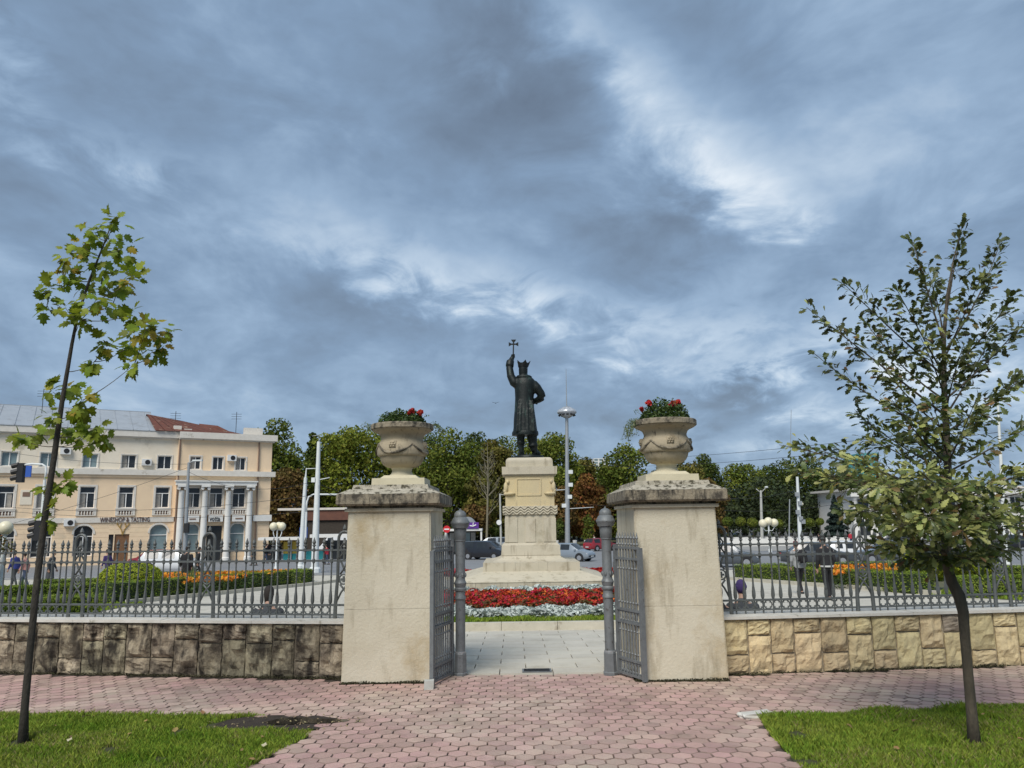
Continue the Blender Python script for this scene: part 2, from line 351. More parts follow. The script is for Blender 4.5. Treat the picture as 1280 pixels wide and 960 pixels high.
def hexmesh(r, h):
    b = MB(); n = 6
    v = [(r*math.cos(PI/6+j*PI/3), r*math.sin(PI/6+j*PI/3), 0) for j in range(n)]
    t = [(x*.945, y*.945, h) for x, y, _ in v]; m_ = [(x, y, h*.7) for x, y, _ in v]
    return v, m_, t
def build_pavers():
    r = .081; w = r*math.sqrt(3)+.006; hh = r*1.5+.0055
    v0, m0, t0 = hexmesh(r, .03)
    faces = [tuple(range(12, 18))]+[(i, (i+1) % 6, (i+1) % 6+6, i+6) for i in range(6)]+[(i+6, (i+1) % 6+6, (i+1) % 6+12, i+12) for i in range(6)]
    pieces = []
    row = 0; y = 4.2
    while y < 10.6:
        x = -8.5+(row % 2)*w/2
        while x < 8.5:
            if not any(inpoly(x, y, P) for P in (LAWN_L, LAWN_R)) and not (-1.92 < x < 2.3 and y > 9.2) and not (-1.92 < x < -.92 and y > 8.8) and not (1.32 < x < 2.3 and y > 8.78) and not (x < -1.9 and y > 9.0-.15*(x+1.9)) and not (x > 2.3 and y > 8.97+.093*(x-2.3)):
                d = ray(640, 480); c = Vector((x, y, 0))-CAM; zc = c.dot(FW); px = 640+F*c.dot(RT)/zc; py = 480-F*c.dot(UP)/zc
                z = -.026+.006*mnoise.noise((x*.9, y*.9, 0))+rnd.uniform(-.003, .003)
                pieces.append((0 if (-10 < px < 1290 and py < 985) else 1, zc, x, y, z, rnd.uniform(-.03, .03), rnd.uniform(-.03, .03)))
            x += w
        y += hh; row += 1
    pieces.sort()
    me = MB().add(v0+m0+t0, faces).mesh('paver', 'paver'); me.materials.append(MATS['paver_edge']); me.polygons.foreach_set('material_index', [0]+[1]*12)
    for (_, zc, x, y, z, a, b) in pieces[:300]:
        link('paver', me, pav, Matrix.Translation((x, y, z)) @ Euler((a*.5, b*.5, b*2.0)).to_matrix().to_4x4())
    mb = MB(); base = [Vector(p) for p in v0+m0+t0]
    for (_, zc, x, y, z, a, b) in pieces[300:]:
        M = Matrix.Translation((x, y, z)) @ Euler((a*.5, b*.5, b*2.0)).to_matrix().to_4x4()
        mb.add([M @ p for p in base], faces)
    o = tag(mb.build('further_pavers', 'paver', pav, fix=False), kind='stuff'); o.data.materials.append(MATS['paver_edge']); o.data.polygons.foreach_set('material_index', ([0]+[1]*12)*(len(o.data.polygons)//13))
build_pavers()
# lawns -----------------------------------------------------------------------------------------
mat('grass', (.175, .30, .024), (.33, .385, .065), 1.6, .75, var=.35, trans=.3, spec=.2)
mat('grass_dry', (.36, .31, .13), (.26, .26, .08), 2, .8, var=.3, trans=.25, spec=.2)
def grass_patch(P, name, n, seed, x0, x1, y0, y1, hmin=.03, hmax=.075, material='grass', zf=None, kind='stuff', bald=None, parent=None, w=.0035):
    r = np.random.default_rng(seed); out = []
    X = r.uniform(x0, x1, n*2); Y = r.uniform(y0, y1, n*2)
    keep = [i for i in range(len(X)) if inpoly(X[i], Y[i], P) and (bald is None or bald(X[i], Y[i]))][:n]
    X, Y = X[keep], Y[keep]; k = len(X)
    Z = np.array([zf(a) if zf else zg(a)+.0 for a in Y])
    a = r.uniform(0, 2*PI, k); h = r.uniform(hmin, hmax, k)*(1+.75*np.array([mnoise.noise((x_*2.6, y_*2.6, 3)) for x_, y_ in zip(X, Y)]))
    ln = r.uniform(.1, .8, k)*h; la = r.uniform(0, 2*PI, k); w = r.uniform(.6, 1.4, k)*w
    V = np.zeros((k, 4, 3)); dx, dy = np.cos(a)*w, np.sin(a)*w
    V[:, 0] = np.stack([X-dx, Y-dy, Z], 1); V[:, 1] = np.stack([X+dx, Y+dy, Z], 1)
    V[:, 2] = np.stack([X+dx*.7+np.cos(la)*ln*.4, Y+dy*.7+np.sin(la)*ln*.4, Z+h*.65], 1); V[:, 3] = np.stack([X+np.cos(la)*ln, Y+np.sin(la)*ln, Z+h], 1)
    me = np_mesh(name, V.reshape(-1, 3), np.arange(k*4).reshape(-1, 4), material); return tag(link(name, me, parent), kind=kind)
for P, nm, sd_, xa, xb in ((LAWN_L, 'lawn', 1, -5.6, -1.7), (LAWN_R, 'lawn', 2, 1.9, 5.2)):
    so_ = polysheet('lawn_soil', 'lawn_soil', P, -.004)
    bare = (-4.06, 6.70) if sd_ == 1 else (3.51, 6.31)
    puddle = lambda x, y, bare=bare, sd_=sd_: (sd_ == 2 or ((x+2.05)/.66)**2+((y-7.22)/.28)**2 > 1+.5*mnoise.noise((x*5, y*5, 0))) and ((x-bare[0])**2+(y-bare[1])**2)**.5 > .10+.09*mnoise.noise((x*9, y*9, 2)) and mnoise.noise((x*3.3, y*3.3, 11)) > -.52
    g = grass_patch(P, 'grass', 95000, sd_, xa, xb, 4.6, 8.0, .022, .055, zf=lambda y: -.004, bald=puddle, w=.003)
    g['label'] = 'short mown grass of the lawn around the maple sapling' if sd_ == 1 else 'short mown grass of the lawn around the young oak'; g['category'] = 'grass'
    g2 = grass_patch(P, 'dry_grass', 16000, sd_+10, xa, xb, 4.6, 8.0, .02, .055, 'grass_dry', zf=lambda y: -.004, bald=lambda x, y: puddle(x, y) and mnoise.noise((x*1.3, y*1.3, 7)) > .02, w=.003)
    g2['label'] = 'straw coloured dry blades scattered in the maple lawn' if sd_ == 1 else 'straw coloured dry blades scattered in the oak lawn'; g2['category'] = 'grass'
    for k, (ex0, ex1) in enumerate(((-11, xa), (xb, 11)) if sd_ == 1 else ((xb, 11),)):
        if ex1 > ex0 and not (sd_ == 1 and k == 1):
            g3 = grass_patch(P, 'grass', 9000, sd_+20+k, ex0, ex1, 3.2, 8.3, .03, .08, zf=lambda y: -.004, w=.008); g3['label'] = 'lawn grass running on beside the maple sapling' if sd_ == 1 else 'lawn grass running on beside the young oak'; g3['category'] = 'grass'
# bare wet earth at the lawn corner with a puddle
def puddle():
    mb = MB(); n = 36; v = [(-2.05, 7.22, .004)]
    for i in range(n):
        a = 2*PI*i/n; k = 1+.22*mnoise.noise((math.cos(a)*1.7, math.sin(a)*1.7, 5))
        v.append((-2.05+.66*k*math.cos(a), 7.22+.27*k*math.sin(a), .004))
    mb.add(v, [(0, i+1, (i+1) % n+1) for i in range(n)]); tag(mb.build('bare_earth', 'soil', fix=False), kind='structure')
    M = mat('water', (.012, .011, .009), (.02, .018, .014), 3, .06)
    v = [(-1.93, 7.24, .009)]
    for i in range(n):
        a = 2*PI*i/n; k = 1+.45*mnoise.noise((math.cos(a)*1.4, math.sin(a)*1.4, 9))
        v.append((-1.93+.34*k*math.cos(a), 7.24+.115*k*math.sin(a), .009))
    tag(MB().add(v, [(0, i+1, (i+1) % n+1) for i in range(n)]).build('puddle', 'water', fix=False), kind='structure')
    mat('litter', (.16, .11, .06), (.3, .24, .13), 8, .9, var=.4)
    mb = MB()
    for i in range(120):
        a = rnd.uniform(0, 2*PI); k = math.sqrt(rnd.random()); x, y = -2.1+.75*k*math.cos(a), 7.2+.3*k*math.sin(a); s_ = rnd.uniform(.006, .02); b = rnd.uniform(0, PI)
        c, d = math.cos(b)*s_, math.sin(b)*s_
        mb.add([(x-c, y-d, .008), (x+d*.5, y-c*.5, .012), (x+c, y+d, .016), (x-d*.5, y+c*.5, .010)], [(0, 1, 2, 3)])
    tag(mb.build('leaf_litter', 'litter', fix=False), 'bits of leaf litter on the wet earth by the puddle', 'leaf litter', kind='stuff')
puddle()
def rock(name, label, cat, c, s, material, seed, sub=2, group=None, cut=.0):
    b = bmesh.new(); bmesh.ops.create_cube(b, size=1.0); bmesh.ops.subdivide_edges(b, edges=b.edges[:], cuts=sub, use_grid_fill=True)
    for v in b.verts:
        q = v.co.copy(); k = 1+.16*mnoise.noise(q*2.3+Vector((seed, 0, 0))); v.co = Vector((q.x*s[0]*k, q.y*s[1]*k, q.z*s[2]*k))
    me = bpy.data.meshes.new(name); b.to_mesh(me); b.free(); me.materials.append(MATS[material]); o = link(name, me); o.location = c; o.rotation_euler = (0, 0, seed*1.3); return tag(o, label, cat, group)
rock('kerb_stone', 'broken white kerb stone at the pointed corner of the oak lawn', 'kerb stone', (2.12, 7.21, .015), (.30, .11, .05), 'coping', .25)
p_ = gp(536, 862)
rock('paving_stone', 'loose grey paving block at the foot of the open gate leaf', 'paving stone', (p_.x, p_.y+.02, .045), (.10, .10, .09), 'concrete', .05, 1)
mat('white_bit', (.52, .48, .34), (.4, .34, .2), 30, .8)
mat('fallen', (.30, .20, .07), (.20, .13, .05), 9, .8, var=.4)
fl = MB().add([(0, -.022, 0), (.02, -.006, .006), (.014, .014, .010), (0, .028, .006), (-.016, .012, .012), (-.02, -.008, .004)], [(0, 1, 2, 3, 4, 5)]).mesh('fallen_leaf', 'fallen')
for k in range(30):
    x, y = rnd.uniform(-4.6, -1.9) if k % 2 else rnd.uniform(2.1, 4.4), rnd.uniform(5.9, 7.5); on = inpoly(x, y, LAWN_L) or inpoly(x, y, LAWN_R); o = link('fallen_leaf', fl); o.location = (x, y, .045 if on else .012); o.rotation_euler = (rnd.uniform(-.4, .4), rnd.uniform(-.4, .4), rnd.uniform(0, 6.3)); s_ = rnd.uniform(.6, 1.3); o.scale = (s_, s_, s_)
    tag(o, ('small brown fallen leaf lying ' + ('in the grass near the maple sapling' if on else 'on the pink pavers by the maple lawn')) if x < 0 else ('small brown fallen leaf lying ' + ('in the grass near the young oak' if on else 'on the pink pavers by the oak lawn')), 'leaf', 'small fallen leaves')
for i, (px, py, lb) in enumerate(((86, 934, 'pale fallen leaf on the lawn near the maple sapling trunk'), (330, 941, 'pale fallen leaf at the lawn edge by the puddle'))):
    q = gp(px, py); o = MB().add([(0, -.024, 0), (.012, -.012, .006), (.024, .0, .012), (.012, .012, .012), (.004, .028, .02), (-.010, .014, .012), (-.026, .004, .008), (-.014, -.010, .004)], [(0, 1, 2, 3, 4, 5, 6, 7)]).build('fallen_leaf', 'white_bit', fix=False)
    o.location = (q.x, q.y, .05); tag(o, lb, 'leaf')
# ================================================================ PLAZA behind the gate
tag(MB().add([(-1.9, 9.26, -.02), (2.3, 9.26, -.02), (30, 11.8, zg(11.8)-.02), (30, 36, zg(36)-.02), (-30, 36, zg(36)-.02), (-30, 13.5, zg(13.5)-.02)], [(0, 1, 2, 3, 4, 5)]).build('plaza', 'slab_bed', fix=False), kind='structure')
plaza = bpy.data.objects['plaza']
def build_slabs():
    sx, sy = .62, .40; g = .008; sl = math.atan((zg(36))/(36-9.25)); pcs = []
    row = 0; y = 9.30
    while y < 27:
        x = -16+(row % 2)*sx*.5
        while x < 17:
            pcs.append((abs(x-.2)+(y-9.3)*.25, x, y)); x += sx
        y += sy; row += 1
    pcs.sort()
    t = .04; b = [(-sx/2+g/2, 0, -t), (sx/2-g/2, 0, -t), (sx/2-g/2, sy-g, -t), (-sx/2+g/2, sy-g, -t)]
    base = b+[(x*.992, y*.99+.002, 0) for x, y, z in b]; fs = [(4, 5, 6, 7), (0, 1, 5, 4), (1, 2, 6, 5), (2, 3, 7, 6), (3, 0, 4, 7)]
    me = MB().add(base, fs).mesh('paving_slab', 'slab'); mb = MB(); bv = [Vector(p) for p in base]
    for i, (_, x, y) in enumerate(pcs):
        if (x < -1.5 and y < 9.4-.15*(x+1.9)) or (x > 1.9 and y < 9.3+.093*(x-2.3)): continue
        if y > 14.25 and MBED[0]-.1 < x < MBED[1]+.1: continue
        M = Matrix.Translation((x, y, zg(y)+.006+rnd.uniform(-.0015, .0015))) @ Euler((sl, 0, 0)).to_matrix().to_4x4()
        if i < 290: link('paving_slab', me, plaza, M)
        else: mb.add([M @ p for p in bv], fs)
    tag(mb.build('further_slabs', 'slab', plaza, fix=False), kind='stuff')
MBED = (-3.25, 3.9)
build_slabs()
o = MB().bx(-.17, .17, -.09, .09, 0, .012).build('drain_cover', 'iron', fix=False)
q = gp(671, 840); o.location = (q.x, 9.40, .006); tag(o, 'dark metal drain cover let into the slabs between the gate posts', 'drain cover')
for i in range(7):
    o2 = MB().bx(-.15, .15, -.075+i*.022, -.067+i*.022, .012, .017).build('slot', 'black', o, fix=False)
# bright plaza field further out, road, pavements ------------------------------------------------
sheet('plaza_paving', 'slab', -30, 30, 26.95, 46, .002)
sheet('road', 'asphalt', -260, 330, 46, 104, .0, 1)
sheet('far_pavement', 'sidewalk', -260, 330, 104, 112, .10, 1)
o = sheet('kerb_line', 'kerb', -260, 330, 103.7, 104, .11); 
sheet('near_kerb', 'kerb', -30, 30, 45.7, 46, .08)
for k, (xa, xb) in enumerate(((-70, -20), (14, 90))):
    pass
o = sheet('side_street', 'asphalt', 26, 330, 112, 300, .03, 1, 10)
mb = MB()
for k in range(30):
    x = -60+k*5; mb.add([(x, 76, zg(76)+.006), (x+2, 76, zg(76)+.006), (x+2, 76.15, zg(76.15)+.006), (x, 76.15, zg(76.15)+.006)], [(0, 1, 2, 3)])
tag(mb.build('lane_marking', 'roadpaint', fix=False), kind='structure')
# ================================================================ GATE PILLARS AND URNS
def pillar(x0, x1, y0, y1, label, urn_label, ux, uy, side):
    t = thing('gate_pillar', label, 'pillar', ((x0+x1)/2, (y0+y1)/2, 0), 0, 'pale pillars either side of the park gate')
    cs = [-.03, .79, 1.86]
    for ci in range(2):
        za, zb = cs[ci], cs[ci+1]-(.0025 if ci < 1 else 0); e = lambda z: -.02+.032*(z+.03)/1.89
        b = bmesh.new(); me = MB().fr((x0+e(za), x1-e(za), y0+e(za), y1, za), (x0+e(zb), x1-e(zb), y0+e(zb), y1, zb)).mesh('course', 'pillar')
        b.from_mesh(me); bmesh.ops.recalc_face_normals(b, faces=b.faces)
        bmesh.ops.bevel(b, geom=[q for q in b.edges if abs(q.verts[0].co.z-q.verts[1].co.z) > .1], offset=.014, segments=2, affect='EDGES')
        bmesh.ops.subdivide_edges(b, edges=[q for q in b.edges if q.calc_length() > .2], cuts=8, use_grid_fill=True)
        for v in b.verts: v.co += Vector((mnoise.noise(v.co*3.1)*.004, mnoise.noise(v.co*2.7+Vector((5, 0, 0)))*.006, 0))
        b.to_mesh(me); b.free(); me.transform(Matrix.Translation(-t.location)); link('course', me, t)
    MB().bx(x0+.02, x1-.02, y0+.02, y1-.01, 0, 1.85).build('core', 'pillar', t, world=True)
    MB().bx(x0-.02, x1+.02, y0-.02, y1+.02, 1.86, 1.895).build('moulding', 'pillar', t, world=True)
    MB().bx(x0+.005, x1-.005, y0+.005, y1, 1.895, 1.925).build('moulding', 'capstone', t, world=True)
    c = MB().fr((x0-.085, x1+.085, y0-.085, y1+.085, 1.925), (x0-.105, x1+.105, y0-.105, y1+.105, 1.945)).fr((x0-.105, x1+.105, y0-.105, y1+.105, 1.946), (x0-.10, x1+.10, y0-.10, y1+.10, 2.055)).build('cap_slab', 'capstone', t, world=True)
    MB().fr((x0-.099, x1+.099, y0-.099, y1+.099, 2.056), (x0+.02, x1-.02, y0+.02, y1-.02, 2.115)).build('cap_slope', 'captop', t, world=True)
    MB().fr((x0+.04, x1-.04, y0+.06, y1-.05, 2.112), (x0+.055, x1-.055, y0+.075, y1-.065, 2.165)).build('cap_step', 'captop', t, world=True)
    # urn: a thing standing on the cap
    z = 2.165; u = thing('stone_urn', urn_label, 'urn', (ux, uy, z), 0, 'stone flower urns on the gate pillars')
    MB().fr((-.32, .32, -.32, .32, 0), (-.315, .315, -.315, .315, .095)).build('plinth', 'urnfoot', u)
    MB().fr((-.235, .235, -.235, .235, .095), (-.19, .19, -.19, .19, .135)).build('foot_step', 'urnfoot', u)
    MB().lathe([(.165, .135), (.135, .16), (.12, .19), (.128, .225), (.14, .235)], n=28).build('stem', 'urnfoot', u, True, ang=50)
    MB().lathe([(.14, .232), (.19, .245), (.235, .275), (.262, .32), (.275, .372)], n=32).build('bowl', 'urn', u, True, ang=50)
    MB().lathe([(.276, .373), (.292, .375), (.300, .382), (.306, .40), (.312, .45), (.305, .50), (.285, .545), (.265, .575)], n=32).build('belly', 'urn', u, True, ang=50)
    MB().lathe([(.264, .574), (.262, .60), (.275, .635), (.30, .66), (.335, .675), (.365, .69), (.372, .705)], n=32).build('neck', 'urn', u, True, ang=60)
    MB().lathe([(.385, .704), (.392, .712), (.392, .765), (.382, .775), (.34, .775), (.33, .74)], n=32).build('lip', 'urnlip', u, True, ang=35)
    MB().lathe([(.01, .735), (.335, .735)], n=24).build('soil', 'soil', u)
    for k in range(4):
        a0 = PI/2*k+(-.25 if side < 0 else .0)+PI/4; pts = []
        for i in range(15):
            s_ = i/14; a = a0+s_*PI/2; zz = .405+.11*(2*s_-1)**2; rr = .318-.012*(2*s_-1)**2; pts.append((rr*math.cos(a), rr*math.sin(a), zz))
        MB().tube(pts, [.010+.008*math.sin(PI*i/14) for i in range(15)], 6).build('garland', 'urnlip', u, True)
        a = a0+PI/4; d = Vector((math.cos(a), math.sin(a), 0)); mb = MB()
        mb.bar(d*.27+Vector((0, 0, .505)), d*.314+Vector((0, 0, .505)), .085, .085); mb.ball(tuple(d*.318+Vector((0, 0, .505))), .018, 8, 5)
        for j in range(6):
            t_ = Vector((-d.y, d.x, 0)); o_ = t_*(.028*math.cos(j*PI/3))+Vector((0, 0, .505+.028*math.sin(j*PI/3))); mb.ball(tuple(d*.313+o_), .015, 6, 4)
        mb.build('rosette', 'urn', u, True)
    return t, u
pillar(-1.90, -.935, 8.85, 10.35, 'pale stone gate pillar joined to the dark weathered wall', 'stone urn with trailing greenery and two red blooms to one side', -1.385, 9.60, -1)
pillar(1.345, 2.285, 8.76, 10.26, 'pale stone gate pillar joined to the yellow sandstone wall', 'stone urn with taller plants and red blooms on both sides', 1.90, 9.55, 1)
# ================================================================ STONE WALLS AND IRON FENCES
def wall(loc, rz, sgn, label, flabel, mats, clab):
    t = thing('stone_wall', label, 'wall', loc, rz)
    X = lambda a: a*sgn
    b = MB(); b.bx(min(0, X(7)), max(0, X(7)), .03, .42, -.05, .60); b.build('core', 'mortar_dark' if sgn < 0 else 'mortar', t)
    x = .02; col_ = 0
    while x < 6.9:
        w = rnd.uniform(.27, .33); sp = rnd.choice([.18, .2, .37, .40]) if col_ % 2 else rnd.choice([.2, .38, .41])
        if sgn > 0: sp = [.20, .40, .2, .42, .21, .40, .22, .39][col_ % 8]+rnd.uniform(-.02, .02)
        for (za, zb) in ((-.01, sp), (sp, .597)):
            g = .007 if sgn < 0 else .009; n = 10; vs = []; sd_ = rnd.uniform(0, 99)
            for i in range(n):
                for j in range(n):
                    u, v = i/(n-1), j/(n-1); e = min(u, 1-u, v, 1-v); jit = .013*mnoise.noise((u*4+sd_, v*4, 1))
                    amp = .062 if sgn < 0 else .045
                    dy = -(min(e*7, 1)**.6)*(.022+amp*mnoise.noise((u*2.1+sd_, v*2.1*(zb-za)/w, 2)) + .022*mnoise.noise((u*6+sd_, v*6, 4)))
                    if e == 0: dy = .004*mnoise.noise((u*6, v*6, sd_))
                    vs.append((X(x+g+(w-2*g)*u+jit), dy+.012, za+g+(zb-za-2*g)*v+jit))
            fs = [(i*n+j, (i+1)*n+j, (i+1)*n+j+1, i*n+j+1) for i in range(n-1) for j in range(n-1)]
            ring = [i*n for i in range(n)]+[(n-1)*n+j for j in range(1, n)]+[i*n+n-1 for i in range(n-2, -1, -1)]+[j for j in range(n-2, 0, -1)]
            o_ = len(vs); vs += [(vs[k][0], .06, vs[k][2]) for k in ring]
            fs += [(ring[k], ring[(k+1) % len(ring)], o_+(k+1) % len(ring), o_+k) for k in range(len(ring))]
            top = za > 0.1
            mm = mats[0] if rnd.random() < (.72 if not top else .5) else (mats[1] if rnd.random() < .75 or not top else mats[2])
            MB().add(vs, fs).build('stone', mm, t, smooth=sgn > 0 and False)
        x += w; col_ += 1
    x = 0.0
    while x < 6.8:
        x1 = x+1.15; MB().bx(min(X(x+.003), X(x1)), max(X(x+.003), X(x1)), -.035, .46, .60, .632+rnd.uniform(-.002, .002)).build('coping', 'coping', t); x = x1
    # fence on the coping
    f = thing('iron_fence', flabel, 'fence', Vector(loc), rz); yf = .20
    for z, h in ((.675, .018), (.785, .022), (1.295, .022), (1.42, .020)):
        MB().bx(min(0, X(6.9)), max(0, X(6.9)), yf-.013, yf+.013, z-h/2, z+h/2).build('rail', 'iron_fence', f)
    prof = [(.010, .63), (.010, .795), (.020, .81), (.024, .84), (.022, .88), (.013, .95), (.0095, 1.03), (.0095, 1.10), (.014, 1.11), (.0095, 1.12), (.0095, 1.265), (.018, 1.275), (.018, 1.315), (.010, 1.325), (.010, 1.40), (.019, 1.405), (.019, 1.438), (.009, 1.447), (.013, 1.465), (.027, 1.475), (.014, 1.487), (.022, 1.505), (.024, 1.515), (.013, 1.54), (.002, 1.572)]
    pk = MB().lathe(prof, n=6).mesh('picket', 'iron_fence', False)
    P0 = .13; SP = 1.735; n = 13
    ringm = MB(); R = .047; zc = .73
    ringm.tube([(R*math.cos(2*PI*i/14)*(1+.0*i), 0, zc+R*math.sin(2*PI*i/14)) for i in range(14)], .0075, 5, close=True)
    for a in range(4):
        an = PI/4+a*PI/2; ringm.tube([(R*math.cos(an), 0, zc+R*math.sin(an)), (.62*R*math.cos(an), 0, zc+.62*R*math.sin(an))], [.009, .006], 5)
    rm = ringm.mesh('ornament_ring', 'iron_fence')
    for k in range(5):
        pc = P0+k*SP
        if pc < 6.8: post_panel(f, X(pc), yf)
        for i in range(n+1):
            xx = pc+.165+(SP-.33)*i/n
            if xx > 6.85: break
            if xx < .06: continue
            link('picket', pk, f, Matrix.Translation((X(xx), yf, 0)) @ Euler((rnd.uniform(-.012, .012), rnd.uniform(-.012, .012), 0)).to_matrix().to_4x4())
            if i < n: link('ornament_ring', rm, f, Matrix.Translation((X(xx+(SP-.33)/n/2), yf, 0)))
    return t
def post_panel(f, x, y):
    p = MB()
    for s in (-1, 1): p.tube([(x+s*.098, y, .632), (x+s*.094, y, .80), (x+s*.075, y, 1.1), (x+s*.074, y, 1.55)], [.023, .022, .019, .018], 6)
    p.tube([(x+.074*math.cos(PI*i/10), y, 1.55+.085*math.sin(PI*i/10)) for i in range(11)], .018, 6)
    fr_ = p.build('post_frame', 'iron_fence', f, True, ang=50)
    for s in (-1, 1):
        b = MB(); b.tube([(x+s*.085, y, .82), (x+s*.03, y, .93), (x-s*.01, y, .98), (x-s*.045, y, 1.02)], .012, 5).build('scroll', 'iron_fence', fr_, True)
        b = MB(); b.tube([(x-s*.045, y, 1.14), (x, y, 1.20), (x+s*.03, y, 1.27), (x+s*.065, y, 1.31)], .012, 5).build('scroll', 'iron_fence', fr_, True)
        b = MB(); b.tube([(x+s*.065, y, 1.32), (x+s*.02, y, 1.38), (x+s*.045, y, 1.46), (x+s*.012, y, 1.50), (x, y, 1.56)], .012, 5); b.build('scroll', 'iron_fence', fr_, True)
    r = MB().tube([(x+.056*math.cos(2*PI*i/16), y, 1.08+.056*math.sin(2*PI*i/16)) for i in range(16)], .010, 6, close=True).build('ring', 'iron_fence', fr_, True)
    c = MB().bx(x-.036, x+.036, y-.008, y+.008, 1.068, 1.092); c.bx(x-.012, x+.012, y-.0085, y+.0085, 1.044, 1.116); c.build('cross', 'iron_fence', fr_)
    MB().lathe([(.016, 1.62), (.02, 1.635), (.012, 1.65), (.026, 1.668), (.020, 1.69), (.002, 1.725)], c=(x, y, 0), n=8).build('finial', 'iron_fence', fr_)
    MB().lathe([(.013, 1.30), (.013, 1.44), (.024, 1.455), (.013, 1.475), (.024, 1.50), (.012, 1.53), (.002, 1.56)], c=(x, y, 0), n=6).build('spear', 'iron_fence', fr_)
wall((-1.925, 9.13, 0), math.atan(-.15), -1, 'low wall of dark soot stained rough stones under the fence', 'grey iron fence standing on the dark stained stone wall', ('stone_dark', 'stone_dark', 'stone_grey'), 'x')
wall((2.305, 9.03, 0), math.atan(.093), 1, 'low wall of yellow rough sandstone blocks under the fence', 'grey iron fence standing on the yellow sandstone wall', ('stone_yellow', 'stone_yellow', 'stone_grey'), 'x')
# ================================================================ GATE
def gate_post(x, y, label):
    t = thing('gate_post', label, 'post', (x, y, 0), 0, 'cast iron posts of the park gate')
    MB().lathe([(.085, -.02), (.085, .03), (.075, .04), (.072, .24), (.064, .255)], n=8, rot=PI/8).build('base', 'iron', t)
    MB().lathe([(.066, .25), (.066, .268)], n=16).build('collar', 'zinc', t)
    MB().lathe([(.056, .262), (.056, .84), (.066, .85), (.066, .87), (.056, .885), (.056, .93), (.07, .945), (.072, .965), (.06, .98), (.066, 1.0), (.074, 1.03), (.06, 1.055), (.056, 1.07), (.056, 1.50), (.064, 1.51), (.064, 1.525), (.068, 1.53), (.072, 1.60), (.076, 1.655)], n=16).build('shaft', 'iron', t, True, ang=35)
    MB().lathe([(.076, 1.655), (.095, 1.66), (.105, 1.70), (.114, 1.712), (.114, 1.724), (.10, 1.745), (.085, 1.775), (.07, 1.785), (.072, 1.80), (.068, 1.83), (.045, 1.855), (.014, 1.865), (.012, 1.88), (.003, 1.885)], n=20).build('head', 'iron', t, True, ang=40)
    for k in range(6):
        a = k*PI/3; MB().ball((.056*math.cos(a), .056*math.sin(a), 1.12), .018, 6, 4, .03).build('leaf_ornament', 'iron', t)
    return t
gate_post(-.635, 9.22, 'grey iron gate post beside the pillar of the dark wall')
gate_post(1.075, 9.16, 'grey iron gate post beside the pillar of the yellow wall')
def gate_leaf(hx, hy, fx, fy, label):
    Ln = math.hypot(fx-hx, fy-hy); t = thing('gate_leaf', label, 'gate', (hx, hy, 0), math.atan2(fy-hy, fx-hx), 'open leaves of the iron gate')
    MB().bx(Ln-.045, Ln, -.022, .022, .02, 1.42).build('stile', 'iron', t); MB().bx(0, .035, -.02, .02, .02, 1.45).build('stile', 'iron', t)
    for z in (.045, .20, .60, .735, 1.295, 1.415): MB().bx(.036, Ln-.046, -.016, .016, z-.013, z+.013).build('rail', 'iron', t)
    n = 8; pr = [(.010, .03), (.010, .26), (.017, .27), (.010, .285), (.010, .50), (.017, .51), (.010, .525), (.010, .60), (.010, .80), (.017, .815), (.010, .83), (.010, 1.17), (.017, 1.185), (.010, 1.20), (.010, 1.44), (.017, 1.455), (.010, 1.47), (.010, 1.51), (.019, 1.525), (.010, 1.545), (.002, 1.59)]
    bm_ = MB().lathe(pr, n=6).mesh('bar', 'iron')
    rm = MB().tube([(.038*math.cos(2*PI*i/12), 0, .05*math.sin(2*PI*i/12)) for i in range(12)], .008, 5, close=True).mesh('ornament_ring', 'iron')
    for i in range(n):
        x = .036+(Ln-.08)*(i+.5)/n; link('bar', bm_, t, Matrix.Translation((x, 0, 0)))
        
        for zc in ((.122, .667) if i < n-1 else ()): link('ornament_ring', rm, t, Matrix.Translation((x+(Ln-.08)/n/2, 0, zc)))
    for z in (.3, 1.2): MB().lathe([(.022, z-.05), (.022, z+.05)], c=(-.01, 0, 0), n=8).build('hinge', 'iron', t)
    return t
a_ = gp(539, 859); gate_leaf(-.725, 9.18, a_.x, a_.y, 'open iron gate leaf hung on the post beside the dark wall pillar')
a_ = gp(808, 855); gate_leaf(1.165, 9.14, a_.x, a_.y, 'open iron gate leaf hung on the post beside the yellow wall pillar')

# moss, grit and dead leaves gathered along the foot of pillars and walls
mat('moss', (.045, .045, .018), (.07, .06, .03), 8, .95, var=.4)
def moss_line(parent, A, B, n, seed, out):
    r = np.random.default_rng(seed); P_ = []
    A, B = np.array(A), np.array(B); d = (B-A)/np.linalg.norm(B-A); o_ = np.array(out)
    for i in range(n):
        s = r.random(); k = .5+.5*mnoise.noise((s*np.linalg.norm(B-A)*3, seed, 0)); q = r.random()**1.6
        if k < .25: continue
        p = A+(B-A)*s+o_*(.06*q*k); P_.append((p[0], p[1], .004+.05*k*(1-q)**2*r.random()))
    o = cards('moss', np.array(P_), .010, 'moss', seed); o.data.transform((Matrix.Translation(parent.location) @ parent.rotation_euler.to_matrix().to_4x4()).inverted()); o.parent = parent
for o in [q for q in bpy.data.objects if q.name.startswith('gate_pillar')]:
    x0, x1, y0 = (-1.93, -.91, 8.825) if o.location.x < 0 else (1.32, 2.31, 8.735)
    moss_line(o, (x0, y0), (x1, y0), 1500, 5+int(x0), (0, -1)); moss_line(o, (x1 if o.location.x < 0 else x0, y0), (x1 if o.location.x < 0 else x0, y0+.5), 500, 9, ((1 if o.location.x < 0 else -1), 0))
